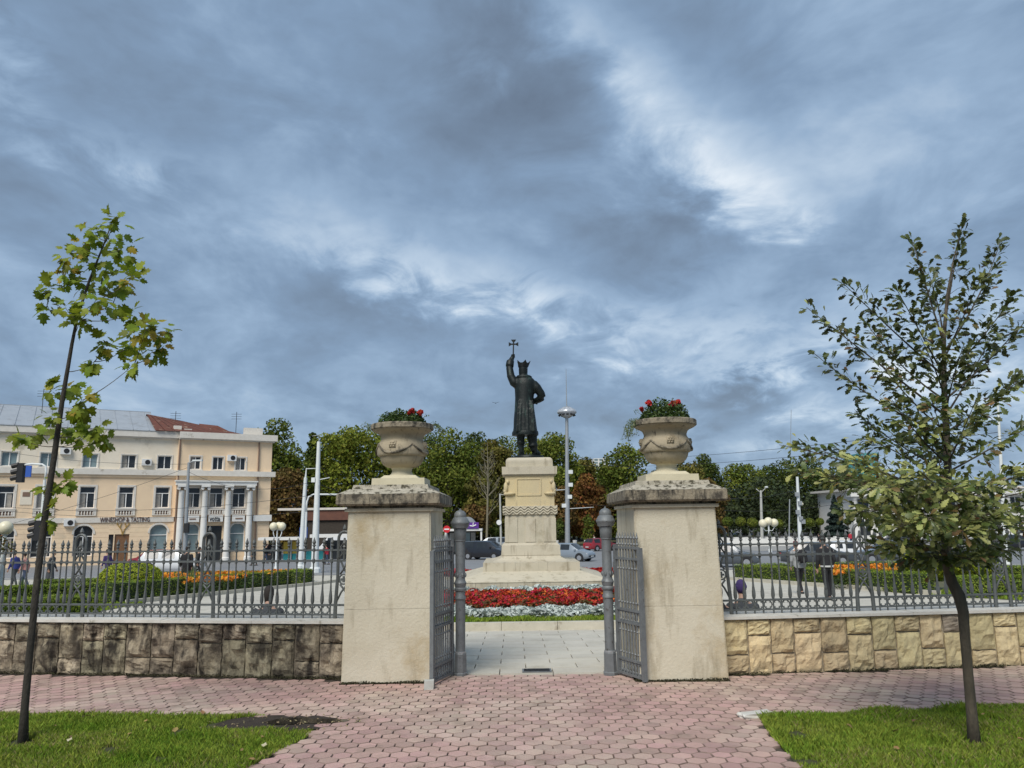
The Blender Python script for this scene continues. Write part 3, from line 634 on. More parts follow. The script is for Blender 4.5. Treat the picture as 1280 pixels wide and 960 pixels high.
for o in [q for q in bpy.data.objects if q.name.startswith('stone_wall')]:
    L0_ = o.location; dx = -6.5 if L0_.x < 0 else 6.5; moss_line(o, (L0_.x, L0_.y-.02), (L0_.x+dx, L0_.y-.02+dx*math.tan(o.rotation_euler.z)), 5000, 15, (0, -1))
# ================================================================ MONUMENT
YM = 26.2
def monument():
    f0 = lambda px, py, D=YM-.85: at(px, py, D)
    cx = at(662, 640, YM).x; base = zg(24.4)
    t = thing('pedestal', 'stepped limestone pedestal carrying the bronze king', 'pedestal', (cx, YM, base))
    H_ = lambda py, D: at(662, py, D).z-base
    z_a0, z_a1 = -.02, H_(727, YM-2.4); z_b0, z_b1 = H_(714, YM-1.5), H_(703, YM-1.5); z_c0, z_c1 = H_(694, YM-.95), H_(681.5, YM-.95)
    z_n0, z_n1 = H_(643, YM-.8), H_(632.5, YM-.8); z_d = H_(594.5, YM-.8); z_e = H_(583, YM-.9); z_t = H_(571.5, YM-.75)
    lime = 'limestone'
    h = z_a1-z_a0
    MB().bx(-2.62, 2.62, -2.55, 2.55, z_a0, z_a0+h*.22).build('step', lime, t)
    for k in range(5):   # coursed blocks of the bottom step, front face and the sides
        for r_ in range(2):
            za = z_a0+h*(.22+.42*r_)+.004; zb = za+h*(.42 if r_ == 0 else .36)-.008; x0 = -2.45+k*.98; off = .25 if r_ else 0
            xa, xb = max(-2.45, x0-off)+.004, (min(2.45, x0+.98-off) if k < 4 else 2.45)-.004
            MB().bx(xa, xb, -2.40+.015*(r_), -1.6, za, zb).build('block', lime, t)
    MB().bx(-2.44, 2.44, -1.61, 2.38, z_a0+h*.22, z_a1-.02).build('step_core', lime, t)
    MB().fr((-2.46, 2.46, -2.40, 2.40, z_a1-.02), (-1.56, 1.56, -1.52, 1.52, z_b0)).build('sloping_step', lime, t)
    for k in range(3):
        xa = -1.52+k*1.0133; MB().bx(xa+.003, xa+1.0103, -1.5, 1.5, z_b0, z_b1).build('block', lime, t)
    # curved apron
    n = 8; b = MB()
    for i in range(n):
        s0, s1 = i/n, (i+1)/n; w0 = 1.50-.56*math.sin(s0*PI/2)**1.0; w1 = 1.50-.56*math.sin(s1*PI/2); za = z_b1+(z_c0-z_b1)*(1-math.cos(s0*PI/2))**.9; zb = z_b1+(z_c0-z_b1)*(1-math.cos(s1*PI/2))**.9
        b.fr((-w0, w0, -w0, w0, za), (-w1, w1, -w1, w1, zb))
    b.build('apron', lime, t)
    MB().fr((-.955, .955, -.955, .955, z_c0), (-.935, .935, -.935, .935, z_c1)).build('plinth', lime, t)
    MB().fr((-.93, .93, -.93, .93, z_c1), (-.845, .845, -.845, .845, z_c1+.07)).build('plinth_slope', lime, t)
    wb, wt = .835, .815; zl = z_c1+.07
    sh = MB().fr((-wb, wb, -wb, wb, zl), (-wt, wt, -wt, wt, z_n0)).build('lower_shaft', 'limestone', t)
    # shallow pilasters on the lower shaft
    for k, (xa, xb) in enumerate(((-.83, -.42), (-.16, .16), (.42, .83))): MB().bx(xa, xb, -wb-.018, -wt, zl+.03, z_n0-.12).build('pilaster', 'limestone', t)
    # woven band
    zb0, zb1 = z_n0, z_n1; MB().bx(-.86, .86, -.86, .86, zb0, zb1).build('band', lime, t)
    for ph in (-1, 0, 1):
        pts = []
        for i in range(57):
            s_ = i/56; x = -.87+1.74*s_; pts.append((x, -.87, (zb0+zb1)/2+ph*.085+.042*math.sin(s_*PI*14)))
        MB().tube(pts, .026, 6).build('braid', lime, t, True)
        for sx in (-1, 1): MB().tube([(sx*.87, p[0], p[2]) for p in pts], .026, 6).build('braid', lime, t, True)
    wu = .80; MB().bx(-wu, wu, -wu, wu, zb1, z_d).build('upper_shaft', 'limewarm', t)
    hh = z_d-zb1
    fr_ = MB(); xa, za, xb, zb = -.42, zb1+hh*.36, .36, zb1+hh*.90
    for (p, q) in (((xa, za), (xb, za)), ((xb, za), (xb, zb)), ((xb, zb), (xa, zb)), ((xa, zb), (xa, za))): fr_.bar((p[0], -wu-.006, p[1]), (q[0], -wu-.006, q[1]), .03, .05)
    fr_.build('panel_frame', 'limewarm', t)
    for s in (-1, 1):
        e = MB(); e.loft([(s*.70, -wu+.02, zb1+hh*.36, .16, .10), (s*.66, -wu+.0, zb1+hh*.41, .20, .13), (s*.70, -wu, zb1+hh*.45, .14, .10)], 10)
        e.ball((s*.78, -wu-.01, zb1+hh*.62), .075, 8, 5, .18); e.ball((s*.72, -wu-.02, zb1+hh*.80), .06, 8, 5, .07); e.ball((s*.80, -wu, zb1+hh*.50), .07, 8, 5, .09)
        e.build('corner_carving', 'limewarm', t, True)
    MB().bx(-.83, .83, -.83, .83, z_d, z_d+.045).build('cornice', lime, t)
    MB().fr((-.90, .90, -.90, .90, z_d+.045), (-.905, .905, -.905, .905, z_e)).build('cornice', lime, t)
    n = 5; b = MB(); w0 = .775
    b.bx(-w0, w0, -w0, w0, z_e, z_t-.14)
    for i in range(n):
        a0, a1 = i/n*PI/2, (i+1)/n*PI/2; u0, u1 = w0-.14*(1-math.cos(a0)), w0-.14*(1-math.cos(a1)); b.fr((-u0, u0, -u0, u0, z_t-.14+.14*math.sin(a0)), (-u1, u1, -u1, u1, z_t-.14+.14*math.sin(a1)))
    b.build('top_block', lime, t)
    return cx, base+z_t
MX, MZ = monument()
# ---------------------------------------------------------------- bronze king, seen from behind, cross raised
def statue():
    S = lambda px, py, dy=0: tuple(Vector(at(px, py, YM+dy))-Vector((MX, YM, MZ)))
    cxp = 657
    k = YM/F*.985
    t = thing('statue', 'dark bronze crowned king in a long robe raising a cross', 'statue', (MX, YM, MZ))
    MB().lathe([(.50, -.004), (.52, .04), (.50, .10), (.40, .115)], n=24).build('base_plate', 'bronze', t, True, ang=40)
    def P(px, py, dy=0): return Vector(S(px, py, dy))
    b = MB()
    def ringrow(rows):
        R = []
        for (px, py, w, dpt, dy) in rows:
            q = P(px, py, dy); R.append((q.x, q.y, q.z, w*k/2, dpt))
        return R
    b.loft(ringrow([(656.5, 543.5, 31, .40, 0), (656.5, 539, 31.5, .41, 0), (656.5, 535, 30, .39, 0), (656, 525, 28.5, .37, 0), (655.5, 510, 25, .32, 0), (655.5, 497, 24, .29, 0), (656, 488, 26, .28, 0), (656.5, 480, 27.5, .27, 0), (656, 475, 25, .24, 0), (655, 471, 18, .19, .02), (654.5, 468.5, 10, .13, .03)]), 28)
    # head, hair, beard
    b.loft(ringrow([(654, 472, 9, .13, .03), (654, 467, 11.5, .17, .04), (654, 462, 12, .18, .04), (654, 458.5, 11.5, .17, .03), (654, 456, 10.5, .15, .03)]), 16)
    # raised left-hand-side arm
    b.tube([P(648, 482), P(642.5, 478, -.02), (P(638.5, 470, .0)), P(637, 460, .06), P(638, 452, .12), P(641, 446, .16)], [.16, .165, .14, .125, .105, .075], 12)
    b.tube([P(637, 458, .06), P(638, 451, .12)], [.15, .14], 10)      # cuff
    # bent arm, hand to the belt
    b.tube([P(666, 480), P(671, 485, -.02), P(676.5, 492.5, .0), P(678, 497, .03)], [.17, .165, .14, .13], 12)
    b.tube([P(677.5, 496.5, .02), P(672.5, 500, .12), P(667, 502.5, .26)], [.14, .12, .085], 12)
    b.ball(tuple(P(666, 503, .30)), .085, 8, 6)
    # collar and sword hilt
    # legs
    b.tube([P(651, 542), P(651, 550), P(651.5, 558), P(652, 566)], [.16, .135, .10, .09], 10)
    b.tube([P(665, 542), P(665.5, 549), P(666.5, 557), P(668, 564)], [.19, .17, .14, .11], 10)
    b.tube([P(652, 566.5, -.06), P(652, 567, .12), P(651.5, 568, .3)], [.09, .10, .07], 10)
    b.tube([P(667, 565, -.02), P(671, 566, .06), P(675, 567.5, .16)], [.12, .10, .06], 10)
    b.tube([P(651, 552.5), P(651, 555)], [.155, .15], 10); b.tube([P(666, 556), P(666.4, 558.5)], [.18, .175], 10)   # boot tops
    # folds in the robe
    for i, px in enumerate((646, 650, 655, 660, 665, 668)):
        b.tube([P(656+(px-656)*.78, 500, -.27), P(656+(px-656)*.9, 515, -.33), P(px, 540, -.37)], [.02, .035, .05], 6)
    body = link('robed_body', remesh(b, .028, 'bronze', 'robed_body', 3), t)
    h = MB(); h.loft(ringrow([(656.5, 544.5, 33.5, .43, 0), (656.5, 542, 34, .44, 0), (656.5, 539.5, 33, .42, 0)]), 28); h.build('fur_hem', 'bronze', t, True, ang=60)
    c = MB(); c.loft(ringrow([(655, 473.2, 20, .22, .01), (655, 471.2, 21, .22, .01), (654.5, 469.5, 17, .19, .01)]), 24); c.build('fur_collar', 'bronze', t, True)
    # crown
    n = 30; v = []; f = []
    c0 = P(654, 459, .03); c1 = P(654, 454.2, .03)
    for i in range(n):
        a = 2*PI*i/n; sp = max(0, math.cos(a*5))**1.5
        for rr, cc in ((.175, c0), (.155, c0)): v.append((cc.x+rr*math.cos(a), cc.y+rr*math.sin(a), cc.z))
        up_ = c1.z+.085*sp; ro = .19+.07*sp
        for rr in (ro, ro-.02): v.append((c1.x+rr*math.cos(a), c1.y+rr*math.sin(a), up_))
    for i in range(n):
        a, bb = i*4, (i+1) % n*4
        f += [(a, bb, bb+2, a+2), (a+1, a+3, bb+3, bb+1), (a+2, bb+2, bb+3, a+3), (a, a+1, bb+1, bb)]
    cr = MB().add(v, f).build('crown', 'bronze_dark', t)
    # hand round the cross shaft
    hp = P(641.3, 445.5, .17); hb = MB()
    hb.loft([(hp.x-.01, hp.y, hp.z-.07, .055, .05), (hp.x-.005, hp.y, hp.z-.01, .07, .055), (hp.x, hp.y, hp.z+.06, .062, .05)], 10)
    for i in range(4):
        z = hp.z-.045+i*.032
        hb.tube([(hp.x-.05, hp.y-.02, z), (hp.x-.01, hp.y-.075, z), (hp.x+.045, hp.y-.06, z+.003), (hp.x+.06, hp.y-.01, z+.004)], [.017, .018, .016, .012], 6)
    hb.tube([(hp.x-.03, hp.y+.03, hp.z-.03), (hp.x+.02, hp.y+.07, hp.z+.02), (hp.x+.05, hp.y+.04, hp.z+.06)], [.02, .018, .013], 6)
    hb.build('hand', 'bronze', t, True)
    q = MB(); a = P(641.4, 450, .17); tp = P(642.0, 425.3, .17); m_ = P(641.9, 430.3, .17); w = 5.2*k
    q.bar(a, tp, .045, .045)
    q.bar(m_-Vector((w, 0, 0)), m_+Vector((w, 0, 0)), .055, .045)
    for d, c in ((Vector((1, 0, 0)), m_+Vector((w, 0, 0))), (Vector((-1, 0, 0)), m_-Vector((w, 0, 0)))): q.add([c+Vector((0, -.025, -.075))+d*.03, c+Vector((0, .025, -.075))+d*.03, c+Vector((0, .025, .075))+d*.03, c+Vector((0, -.025, .075))+d*.03, c+Vector((0, -.025, -.03))-d*.05, c+Vector((0, .025, -.03))-d*.05, c+Vector((0, .025, .03))-d*.05, c+Vector((0, -.025, .03))-d*.05], [(0,1,2,3),(4,5,6,7),(0,1,5,4),(1,2,6,5),(2,3,7,6),(3,0,4,7)])
    q.add([tp+Vector((sx*.09, sy*.025, .02)) for sx in (-1, 1) for sy in (-1, 1)]+[tp+Vector((sx*.03, sy*.025, -.07)) for sx in (-1, 1) for sy in (-1, 1)], [(0,1,3,2),(4,5,7,6),(0,1,5,4),(2,3,7,6),(0,2,6,4),(1,3,7,5)])
    q.build('cross', 'bronze_dark', t)
    s = MB(); s.tube([P(668.5, 503.5, .1), P(671, 504.5, -.05)], [.03, .035], 8); s.build('sword_hilt', 'bronze', t)
statue()
# ================================================================ FLOWER BED in front of the monument
mat('flower_red', (.55, .022, .012), (.36, .014, .01), 9, .7, var=.35, trans=.2)
mat('marigold', (.80, .36, .02), (.72, .20, .015), 9, .7, var=.35, trans=.2)
mat('flower_orange', (.70, .18, .015), (.55, .09, .012), 9, .7, var=.35, trans=.2)
mat('leaf_red', (.16, .05, .02), (.10, .09, .02), 5, .8, var=.4, trans=.2)
mat('dusty', (.60, .64, .60), (.46, .51, .47), 9, .85, var=.25, trans=.15)
mat('bedgreen', (.04, .075, .015), (.06, .10, .02), 6, .8, var=.35, trans=.2)
def mound_pts(x0, x1, y0, y1, h, n, seed, lump=.35, fill=.5, period=.35):
    r = np.random.default_rng(seed); X = r.uniform(x0, x1, n); Y = r.uniform(y0, y1, n); Z = np.empty(n)
    for i in range(n):
        l = .72+.28*mnoise.noise((X[i]/period, Y[i]/period, seed))*1.6; Z[i] = zg(Y[i])+h*l*(1-fill*r.random()**2)
    return np.stack([X, Y, Z], 1)
bx0, bx1, by0, by1 = MBED[0], MBED[1], 14.35, 23.6
sl = zg(36)/(36-9.25)
bed = thing('flower_bed', 'flower bed with bands of red and silvery plants before the pedestal', 'flower bed', ((bx0+bx1)/2, (by0+by1)/2, zg(19)))
MB().add([(bx0, by0, zg(by0)+.11), (bx1, by0, zg(by0)+.11), (bx1, by1, zg(by1)+.11), (bx0, by1, zg(by1)+.11)], [(0, 1, 2, 3)]).build('bed_soil', 'soil', bed, world=True, fix=False)
x = bx0
while x < bx1-.1:
    x1_ = min(x+1.0, bx1); MB().bx(x+.004, x1_-.004, by0-.16, by0, zg(by0)-.02, zg(by0)+.145).build('kerb_stone', 'kerb', bed, world=True); x = x1_
for xx in (bx0-.14, bx1):
    y = by0
    while y < by1:
        MB().add([(xx, y, zg(y)-.02), (xx+.14, y, zg(y)-.02), (xx+.14, y+.99, zg(y+.99)-.02), (xx, y+.99, zg(y+.99)-.02), (xx, y, zg(y)+.14), (xx+.14, y, zg(y)+.14), (xx+.14, y+.99, zg(y+.99)+.14), (xx, y+.99, zg(y+.99)+.14)], [(0,3,2,1),(4,5,6,7),(0,1,5,4),(1,2,6,5),(2,3,7,6),(3,0,4,7)]).build('kerb_stone', 'kerb', bed, world=True); y += 1.0
RECT = [(bx0, by0), (bx1, by0), (bx1, by1), (bx0, by1)]
g = grass_patch(RECT, 'grass_strip', 15000, 31, bx0, bx1, by0+.02, 15.1, .05, .10, zf=lambda y: zg(y)+.11, w=.008); g['label'] = 'strip of grass behind the kerb of the monument bed'; g['category'] = 'grass'
def band(nm, pts, size, m_, seed, **kw):
    o = cards(nm, pts, size, m_, seed, None, **kw); me = o.data
    me.transform(Matrix.Translation(-bed.location)); o.parent = bed; return o
band('silver_foliage', mound_pts(bx0+.05, bx1-.05, 15.0, 16.2, .36, 18000, 41, period=.45), .05, 'dusty', 41, up=.7)
band('red_leaves', mound_pts(bx0, bx1, 16.2, 21.6, .40, 24000, 42, period=.4), .06, 'leaf_red', 42, up=.3)
band('red_flowers', mound_pts(bx0, bx1, 16.2, 21.6, .45, 21000, 43, period=.4, fill=.35), .040, 'flower_red', 43, up=.4)
band('orange_flowers', mound_pts(bx0, bx1, 17.0, 21.5, .42, 9000, 44, period=.5, fill=.3), .04, 'flower_orange', 44, up=.4)
band('silver_foliage', mound_pts(bx0, bx1, 22.0, 23.5, .42, 16000, 45, period=.45), .055, 'dusty', 45, up=.7)
# red beds behind the monument
for i, (xa, xb, lb) in enumerate(((-4.8, -1.4, 'low bed of red flowers behind the pedestal towards the black van'), (3.0, 5.6, 'low bed of red flowers behind the pedestal towards the silver hatchback'))):
    y0, y1 = 39.5, 42.5; b2 = thing('red_flower_bed', lb, 'flower bed', ((xa+xb)/2, 41, zg(41)))
    P_ = mound_pts(xa, xb, y0, y1, .42, 7000, 50+i); o = cards('red_flowers', P_, .06, 'flower_red', 50+i); o.data.transform(Matrix.Translation(-b2.location)); o.parent = b2
    MB().bx(xa-.15, xb+.15, y0-.15, y1+.15, zg(y1)-.05, zg(y0)+.12).build('kerb', 'kerb', b2, world=True)
# ================================================================ GERANIUMS in the urns
mat('gerleaf', (.05, .10, .02), (.09, .13, .03), 8, .7, var=.4, trans=.25)
mat('palefoliage', (.18, .22, .10), (.12, .17, .06), 8, .7, var=.3, trans=.3)
def geranium(ux, uy, zt, label, blooms, seed, trail, hgt):
    r = np.random.default_rng(seed); t = thing('geranium', label, 'plant', (ux, uy, zt), 0, 'plants growing in the urns')
    n = 3600; a = r.uniform(0, 2*PI, n); q = np.sqrt(r.random(n)); R = .33*q; X = R*np.cos(a); Y = R*np.sin(a)
    top = hgt*1.1*(1-q**4)*(.55+.8*np.array([.5+.5*mnoise.noise((x_*7, y_*7, seed)) for x_, y_ in zip(X, Y)])); Z = top*r.uniform(.1, 1, n)
    cards('foliage', np.stack([X, Y, Z], 1), .020, 'gerleaf', seed, t, kind=None)
    st = MB(); lp = []
    for i in range(16):
        a0 = r.uniform(0, 2*PI); h = r.uniform(.5, 1.1)*hgt; x_, y_ = .24*math.cos(a0)*r.random(), .24*math.sin(a0)*r.random(); e = (x_*1.5+r.normal()*.05, y_*1.5, h)
        st.tube([(x_, y_, 0), (x_*1.2, y_*1.2, h*.6), e], .0025, 4); lp += [np.array(e)+r.normal(size=3)*.018 for _ in range(7)]
    for (a0, ln_) in trail:
        for j in range(9):
            aa = a0+r.normal()*.3; L_ = ln_*r.uniform(.5, 1.1); d = np.array([math.cos(aa), math.sin(aa), 0]); p0 = d*.30; p1 = d*(.38+.08*r.random()); p1[2] = .06; p2 = d*(.42+.15*r.random()); p2[2] = -L_
            st.tube([p0, p1, (p1+p2)/2+d*.03, p2], .002, 4)
            for s_ in np.linspace(.1, 1, 14): lp.append(p1+(p2-p1)*s_+r.normal(size=3)*.014)
    st.build('stems', 'palefoliage', t); cards('pale_leaves', np.array(lp), .014, 'palefoliage', seed+1, t, kind=None)
    for (px, py, s_) in blooms:
        p = at(px, py, uy-.16)-Vector((ux, uy, zt)); nn = 60; dr = r.normal(size=(nn, 3)); dr /= np.linalg.norm(dr, axis=1)[:, None]
        cards('bloom', np.array(p)+dr*s_*r.uniform(.5, 1, nn)[:, None], .02, 'flower_red', seed+int(px), t, asp=.85, kind=None, nrm=dr)
        MB().tube([(p.x*.7, p.y*.7, 0), (p.x, p.y, p.z)], .003, 4).build('stalk', 'palefoliage', t)
geranium(-1.385, 9.60, 2.165+.735, 'greenery with two red blooms filling the urn above the dark wall', ((515, 513.5, .032), (525, 516, .035), (512, 517, .02)), 61, ((0.2, .06), (2.8, .0)), .20)
geranium(1.90, 9.55, 2.165+.735, 'taller greenery with red blooms spilling from the urn above the yellow wall', ((802, 511.5, .022), (811, 504, .035), (842, 505, .04), (848, 502, .022), (838, 507, .02)), 62, ((3.3, .24), (2.9, .12)), .27)
# ================================================================ GARDEN BEDS, HEDGES, BALL SHRUBS
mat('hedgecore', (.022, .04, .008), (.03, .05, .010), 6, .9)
mat('hedge', (.22, .29, .025), (.15, .22, .02), 4, .7, var=.35, trans=.25)
mat('ballgreen', (.34, .38, .016), (.24, .31, .016), 2, .7, var=.3, trans=.25)
mat('spiky', (.17, .24, .08), (.11, .17, .05), 3, .6, var=.35, trans=.15)
mat('bark', (.065, .05, .038), (.04, .03, .024), 10, .9, .6, 40, stretch=(1, 1, .3))
def hedge(name, label, A, B, w, h, seed, group, n=5200):
    """clipped box hedge from A to B (front line, x,y), w deep, h high"""
    A, B = Vector((A[0], A[1], 0)), Vector((B[0], B[1], 0)); d = (B-A).normalized(); nrm = Vector((-d.y, d.x, 0)); L_ = (B-A).length
    if nrm.y < 0: nrm = -nrm
    t = thing(name, label, 'hedge', (A.x, A.y, zg(A.y)), 0, group)
    def pt(s, q, z): p = A+d*s+nrm*q; return (p.x-A.x, p.y-A.y, zg(p.y)-zg(A.y)+z)
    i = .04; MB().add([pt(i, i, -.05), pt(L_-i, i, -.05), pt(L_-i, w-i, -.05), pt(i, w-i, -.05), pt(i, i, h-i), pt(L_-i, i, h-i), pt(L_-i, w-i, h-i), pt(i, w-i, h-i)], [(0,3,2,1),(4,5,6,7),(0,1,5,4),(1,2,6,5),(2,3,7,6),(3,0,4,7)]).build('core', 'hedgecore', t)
    r = np.random.default_rng(seed); P_ = []; Nn = []
    fs = [(L_*w, 0), (L_*h, 1), (w*h, 2), (w*h, 3), (L_*h*.4, 4)]; tot = sum(a for a, _ in fs)
    for a, k in fs:
        for _ in range(int(n*a/tot)):
            u, v = r.random(), r.random(); j = r.normal()*.022
            if k == 0: P_.append(pt(u*L_, v*w, h+j+.02*mnoise.noise((u*L_*2, v*3, seed)))); Nn.append((0, 0, 1.3))
            elif k == 1: P_.append(pt(u*L_, j, v*h)); Nn.append(tuple(-nrm*1.2))
            elif k == 4: P_.append(pt(u*L_, w+j, v*h)); Nn.append(tuple(nrm*1.2))
            else: P_.append(pt(L_+j if k == 2 else j, u*w, v*h)); Nn.append(tuple((d if k == 2 else -d)*1.2))
    cards('foliage', np.array(P_), .030, 'hedge', seed, t, nrm=np.array(Nn), kind='stuff'); return t
def ball_shrub(label, x, y, r, rz, trunk, seed, group, n=4200, size=.035, mt='ballgreen'):
    t = thing('ball_shrub', label, 'shrub', (x, y, zg(y)), 0, group)
    MB().tube([(0, 0, -.05), (.01, 0, trunk+rz*.5)], [.05, .035], 7).build('stem', 'bark', t)
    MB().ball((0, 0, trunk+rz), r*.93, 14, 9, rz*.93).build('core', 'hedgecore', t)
    g = np.random.default_rng(seed); d = g.normal(size=(n, 3)); d /= np.linalg.norm(d, axis=1)[:, None]
    k = 1+.05*np.array([mnoise.noise(Vector(q)*3+Vector((seed, 0, 0))) for q in d])+g.normal(size=n)*.018
    P_ = d*k[:, None]*np.array([r, r, rz])+np.array([0, 0, trunk+rz]); cards('foliage', P_, size, mt, seed, t, nrm=d*1.2); return t
def spiky(label, x, y, h, seed, n=90):
    t = thing('yucca', label, 'plant', (x, y, zg(y)), 0, 'spiky yuccas in the garden beds'); r = np.random.default_rng(seed); b = MB()
    for i in range(n):
        a = r.uniform(0, 2*PI); le = h*r.uniform(.7, 1.15); el = r.uniform(.35, 1.5); dx = Vector((math.cos(a)*math.cos(el), math.sin(a)*math.cos(el), math.sin(el))); s_ = Vector((-math.sin(a), math.cos(a), 0))*.022
        m_ = dx*le*.5; e = dx*le-Vector((0, 0, .18*le*math.cos(el))); b.add([-s_, s_, m_+s_*1.1, m_-s_*1.1, e], [(0, 1, 2, 3), (3, 2, 4)])
    b.build('leaves', 'spiky', t, fix=False); MB().tube([(0, 0, -.05), (0, 0, .2)], [.09, .06], 7).build('stem', 'bark', t)
def kerbline(label, A, B):
    A, B = Vector((A[0], A[1], 0)), Vector((B[0], B[1], 0)); d = (B-A).normalized(); nrm = Vector((-d.y, d.x, 0)); L_ = (B-A).length
    if nrm.y < 0: nrm = -nrm
    t = thing('kerb', label, 'kerb', (A.x, A.y, zg(A.y))); s = 0.0
    while s < L_:
        e = min(s+1.0, L_); v = []
        for z in (-.05, .13):
            for (q, w) in ((s+.004, 0), (e-.004, 0), (e-.004, .14), (s+.004, .14)): p = A+d*q+nrm*w; v.append((p.x-A.x, p.y-A.y, zg(p.y)-zg(A.y)+z))
        MB().add(v, [(0,3,2,1),(4,5,6,7),(0,1,5,4),(1,2,6,5),(2,3,7,6),(3,0,4,7)]).build('kerb_stone', 'kerb', t); s = e
def garden_flowers(name, label, P, n, seed, material='marigold', h=.62):
    xs, ys = [p[0] for p in P], [p[1] for p in P]; r = np.random.default_rng(seed); pts = []; gl = []
    while len(pts) < n:
        x, y = r.uniform(min(xs), max(xs)), r.uniform(min(ys), max(ys))
        if inpoly(x, y, P):
            if mnoise.noise((x*.9, y*.9, seed)) > -.12: pts.append((x, y, zg(y)+h*(.75+.25*r.random())))
            gl.append((x, y, zg(y)+h*.8*r.random()))
    t = thing(name, label, 'flowers', (np.mean(xs), np.mean(ys), zg(float(np.mean(ys)))))
    for nm, q, m_, s_ in (('blooms', pts, material, .075), ('leaves', gl, 'bedgreen', .07)):
        o = cards(nm, np.array(q), s_, m_, seed+1); o.data.transform(Matrix.Translation(-t.location)); o.parent = t
HG = 'clipped box hedges of the garden beds'
a, b_ = gp(392, 727), gp(263, 749); c_ = gp(197, 756)
hedge('box_hedge', 'clipped hedge along the kerb in front of orange flowers beside the winery building', (b_.x-2.2, b_.y-1.9), (a.x, a.y), .75, .62, 71, HG, 9000)
hedge('box_hedge', 'clipped hedge behind the orange flowers on the winery side', (-19, 37.5), (a.x+.15, 36.2), .7, .60, 72, HG, 6000)
polysheet('garden_grass', 'earth', [(-19, 37.4), (a.x, a.y), (b_.x-2.2, b_.y-1.9), (-15, 26)], .012)
kerbline('pale kerb stones edging the hedge on the winery side', (b_.x-1.6, b_.y-2.1), (a.x+1.6, a.y+.6))
garden_flowers('marigolds', 'orange marigolds between the hedges on the winery side', [(-17.5, 36.6), (a.x-.6, a.y+.3), (b_.x-.8, b_.y+.9), (-13.5, 29)], 4200, 73)
for i, (px, D, h) in enumerate(((241, 29.5, 1.0), (226, 31, .9))): p = onground(px, D); spiky('spiky green yucca beside the marigolds on the winery side' if i == 0 else 'spiky yucca behind the ball shrub on the winery side', p.x, D, h, 74+i)
# far-left beds
p0, p1 = at(-60, 690, 15.8), at(131, 690, 18.6); hedge('box_hedge', 'low clipped hedge just behind the dark wall fence', (p0.x, 15.8), (p1.x, 18.6), .7, .5, 76, HG, 9000)
p0, p1 = at(-40, 690, 23.2), at(131, 690, 26); hedge('box_hedge', 'clipped hedge in the second row behind the dark wall fence', (p0.x, 23.2), (p1.x, 26), .7, .52, 77, HG, 8000)
p0, p1 = at(50, 690, 31), at(128, 690, 32); hedge('box_hedge', 'short clipped hedge in the third row behind the dark wall fence', (p0.x, 31), (p1.x, 32), .7, .5, 78, HG, 4000)
PL = [(-26, 12.5), (-10.0, 15.9), (-11.2, 24.0), (-15, 34), (-26, 34)]
polysheet('garden_grass', 'lawn_soil', PL, .014); g = grass_patch(PL, 'garden_lawn', 30000, 79, -16, -9, 15, 30, .04, .09, w=.012); g['label'] = 'mown grass around the ball shrub behind the dark wall fence'; g['category'] = 'grass'
p = onground(165, 26.5); ball_shrub('big clipped golden green ball shrub behind the dark wall fence', p.x, 26.5, .98, .56, .08, 80, 'clipped ball shrubs', 7000)
p = onground(12, 23); spiky('spiky yucca rising over the hedges near the globe lamp planter', p.x, 22, 1.0, 81)
p = onground(31, 25); spiky('smaller spiky yucca between the hedges near the globe lamp planter', p.x, 25, .8, 82)
# right bed
a, b_ = gp(928, 724), gp(1142, 743)
hedge('box_hedge', 'clipped hedge along the kerb behind the two standing people', (a.x, a.y), (b_.x, b_.y), .7, .60, 83, HG, 9000)
hedge('box_hedge', 'clipped hedge behind the orange flowers and the standing people', (a.x+.2, a.y+1.0), (24, 39), .7, .60, 84, HG, 6000)
polysheet('garden_grass', 'earth', [(a.x, a.y), (b_.x, b_.y), (20, 26), (24, 38)], .012)
kerbline('pale kerb stones edging the hedge behind the standing people', (a.x-1.2, a.y+1.4), (b_.x+.3, b_.y-.7))
garden_flowers('marigolds', 'orange marigolds between the hedges behind the standing people', [(a.x+3.0, a.y-1.2), (b_.x-1.2, b_.y+2.6), (17.2, 31), (20, 36)], 4200, 85)
p = onground(1112, 29); spiky('spiky yucca beside the marigolds behind the standing people', p.x, 29, 1.0, 86); p = onground(1128, 28); spiky('spiky yucca nearer the ball shrubs behind the yellow wall', p.x, 28, .9, 87)
PR_ = [(b_.x+.2, b_.y-.5), (b_.x+1.5, 18), (26, 16), (30, 30), (18, 31)]
polysheet('garden_grass', 'lawn_soil', PR_, .014); g = grass_patch(PR_, 'garden_lawn', 30000, 88, 11, 20, 16, 28, .04, .09, w=.012); g['label'] = 'mown grass around the ball shrubs behind the yellow wall fence'; g['category'] = 'grass'
p = onground(1161, 25); ball_shrub('round clipped ball shrub on a short stem behind the yellow wall fence', p.x, 25, .76, .52, .30, 89, 'clipped ball shrubs', 6000)
p = onground(1216, 27); ball_shrub('clipped ball shrub seen past the oak trunk', p.x, 27, .70, .50, .25, 90, 'clipped ball shrubs', 5000)
p0, p1 = at(1196, 690, 21), at(1420, 690, 20); hedge('box_hedge', 'clipped hedge behind the oak in the nearer row', (p0.x, 21), (p1.x, 20), .7, .55, 91, HG, 8000)
p0, p1 = at(1200, 690, 27.5), at(1420, 690, 27); hedge('box_hedge', 'clipped hedge behind the oak in the farther row', (p0.x, 27.5), (p1.x, 27), .7, .62, 92, HG, 8000)
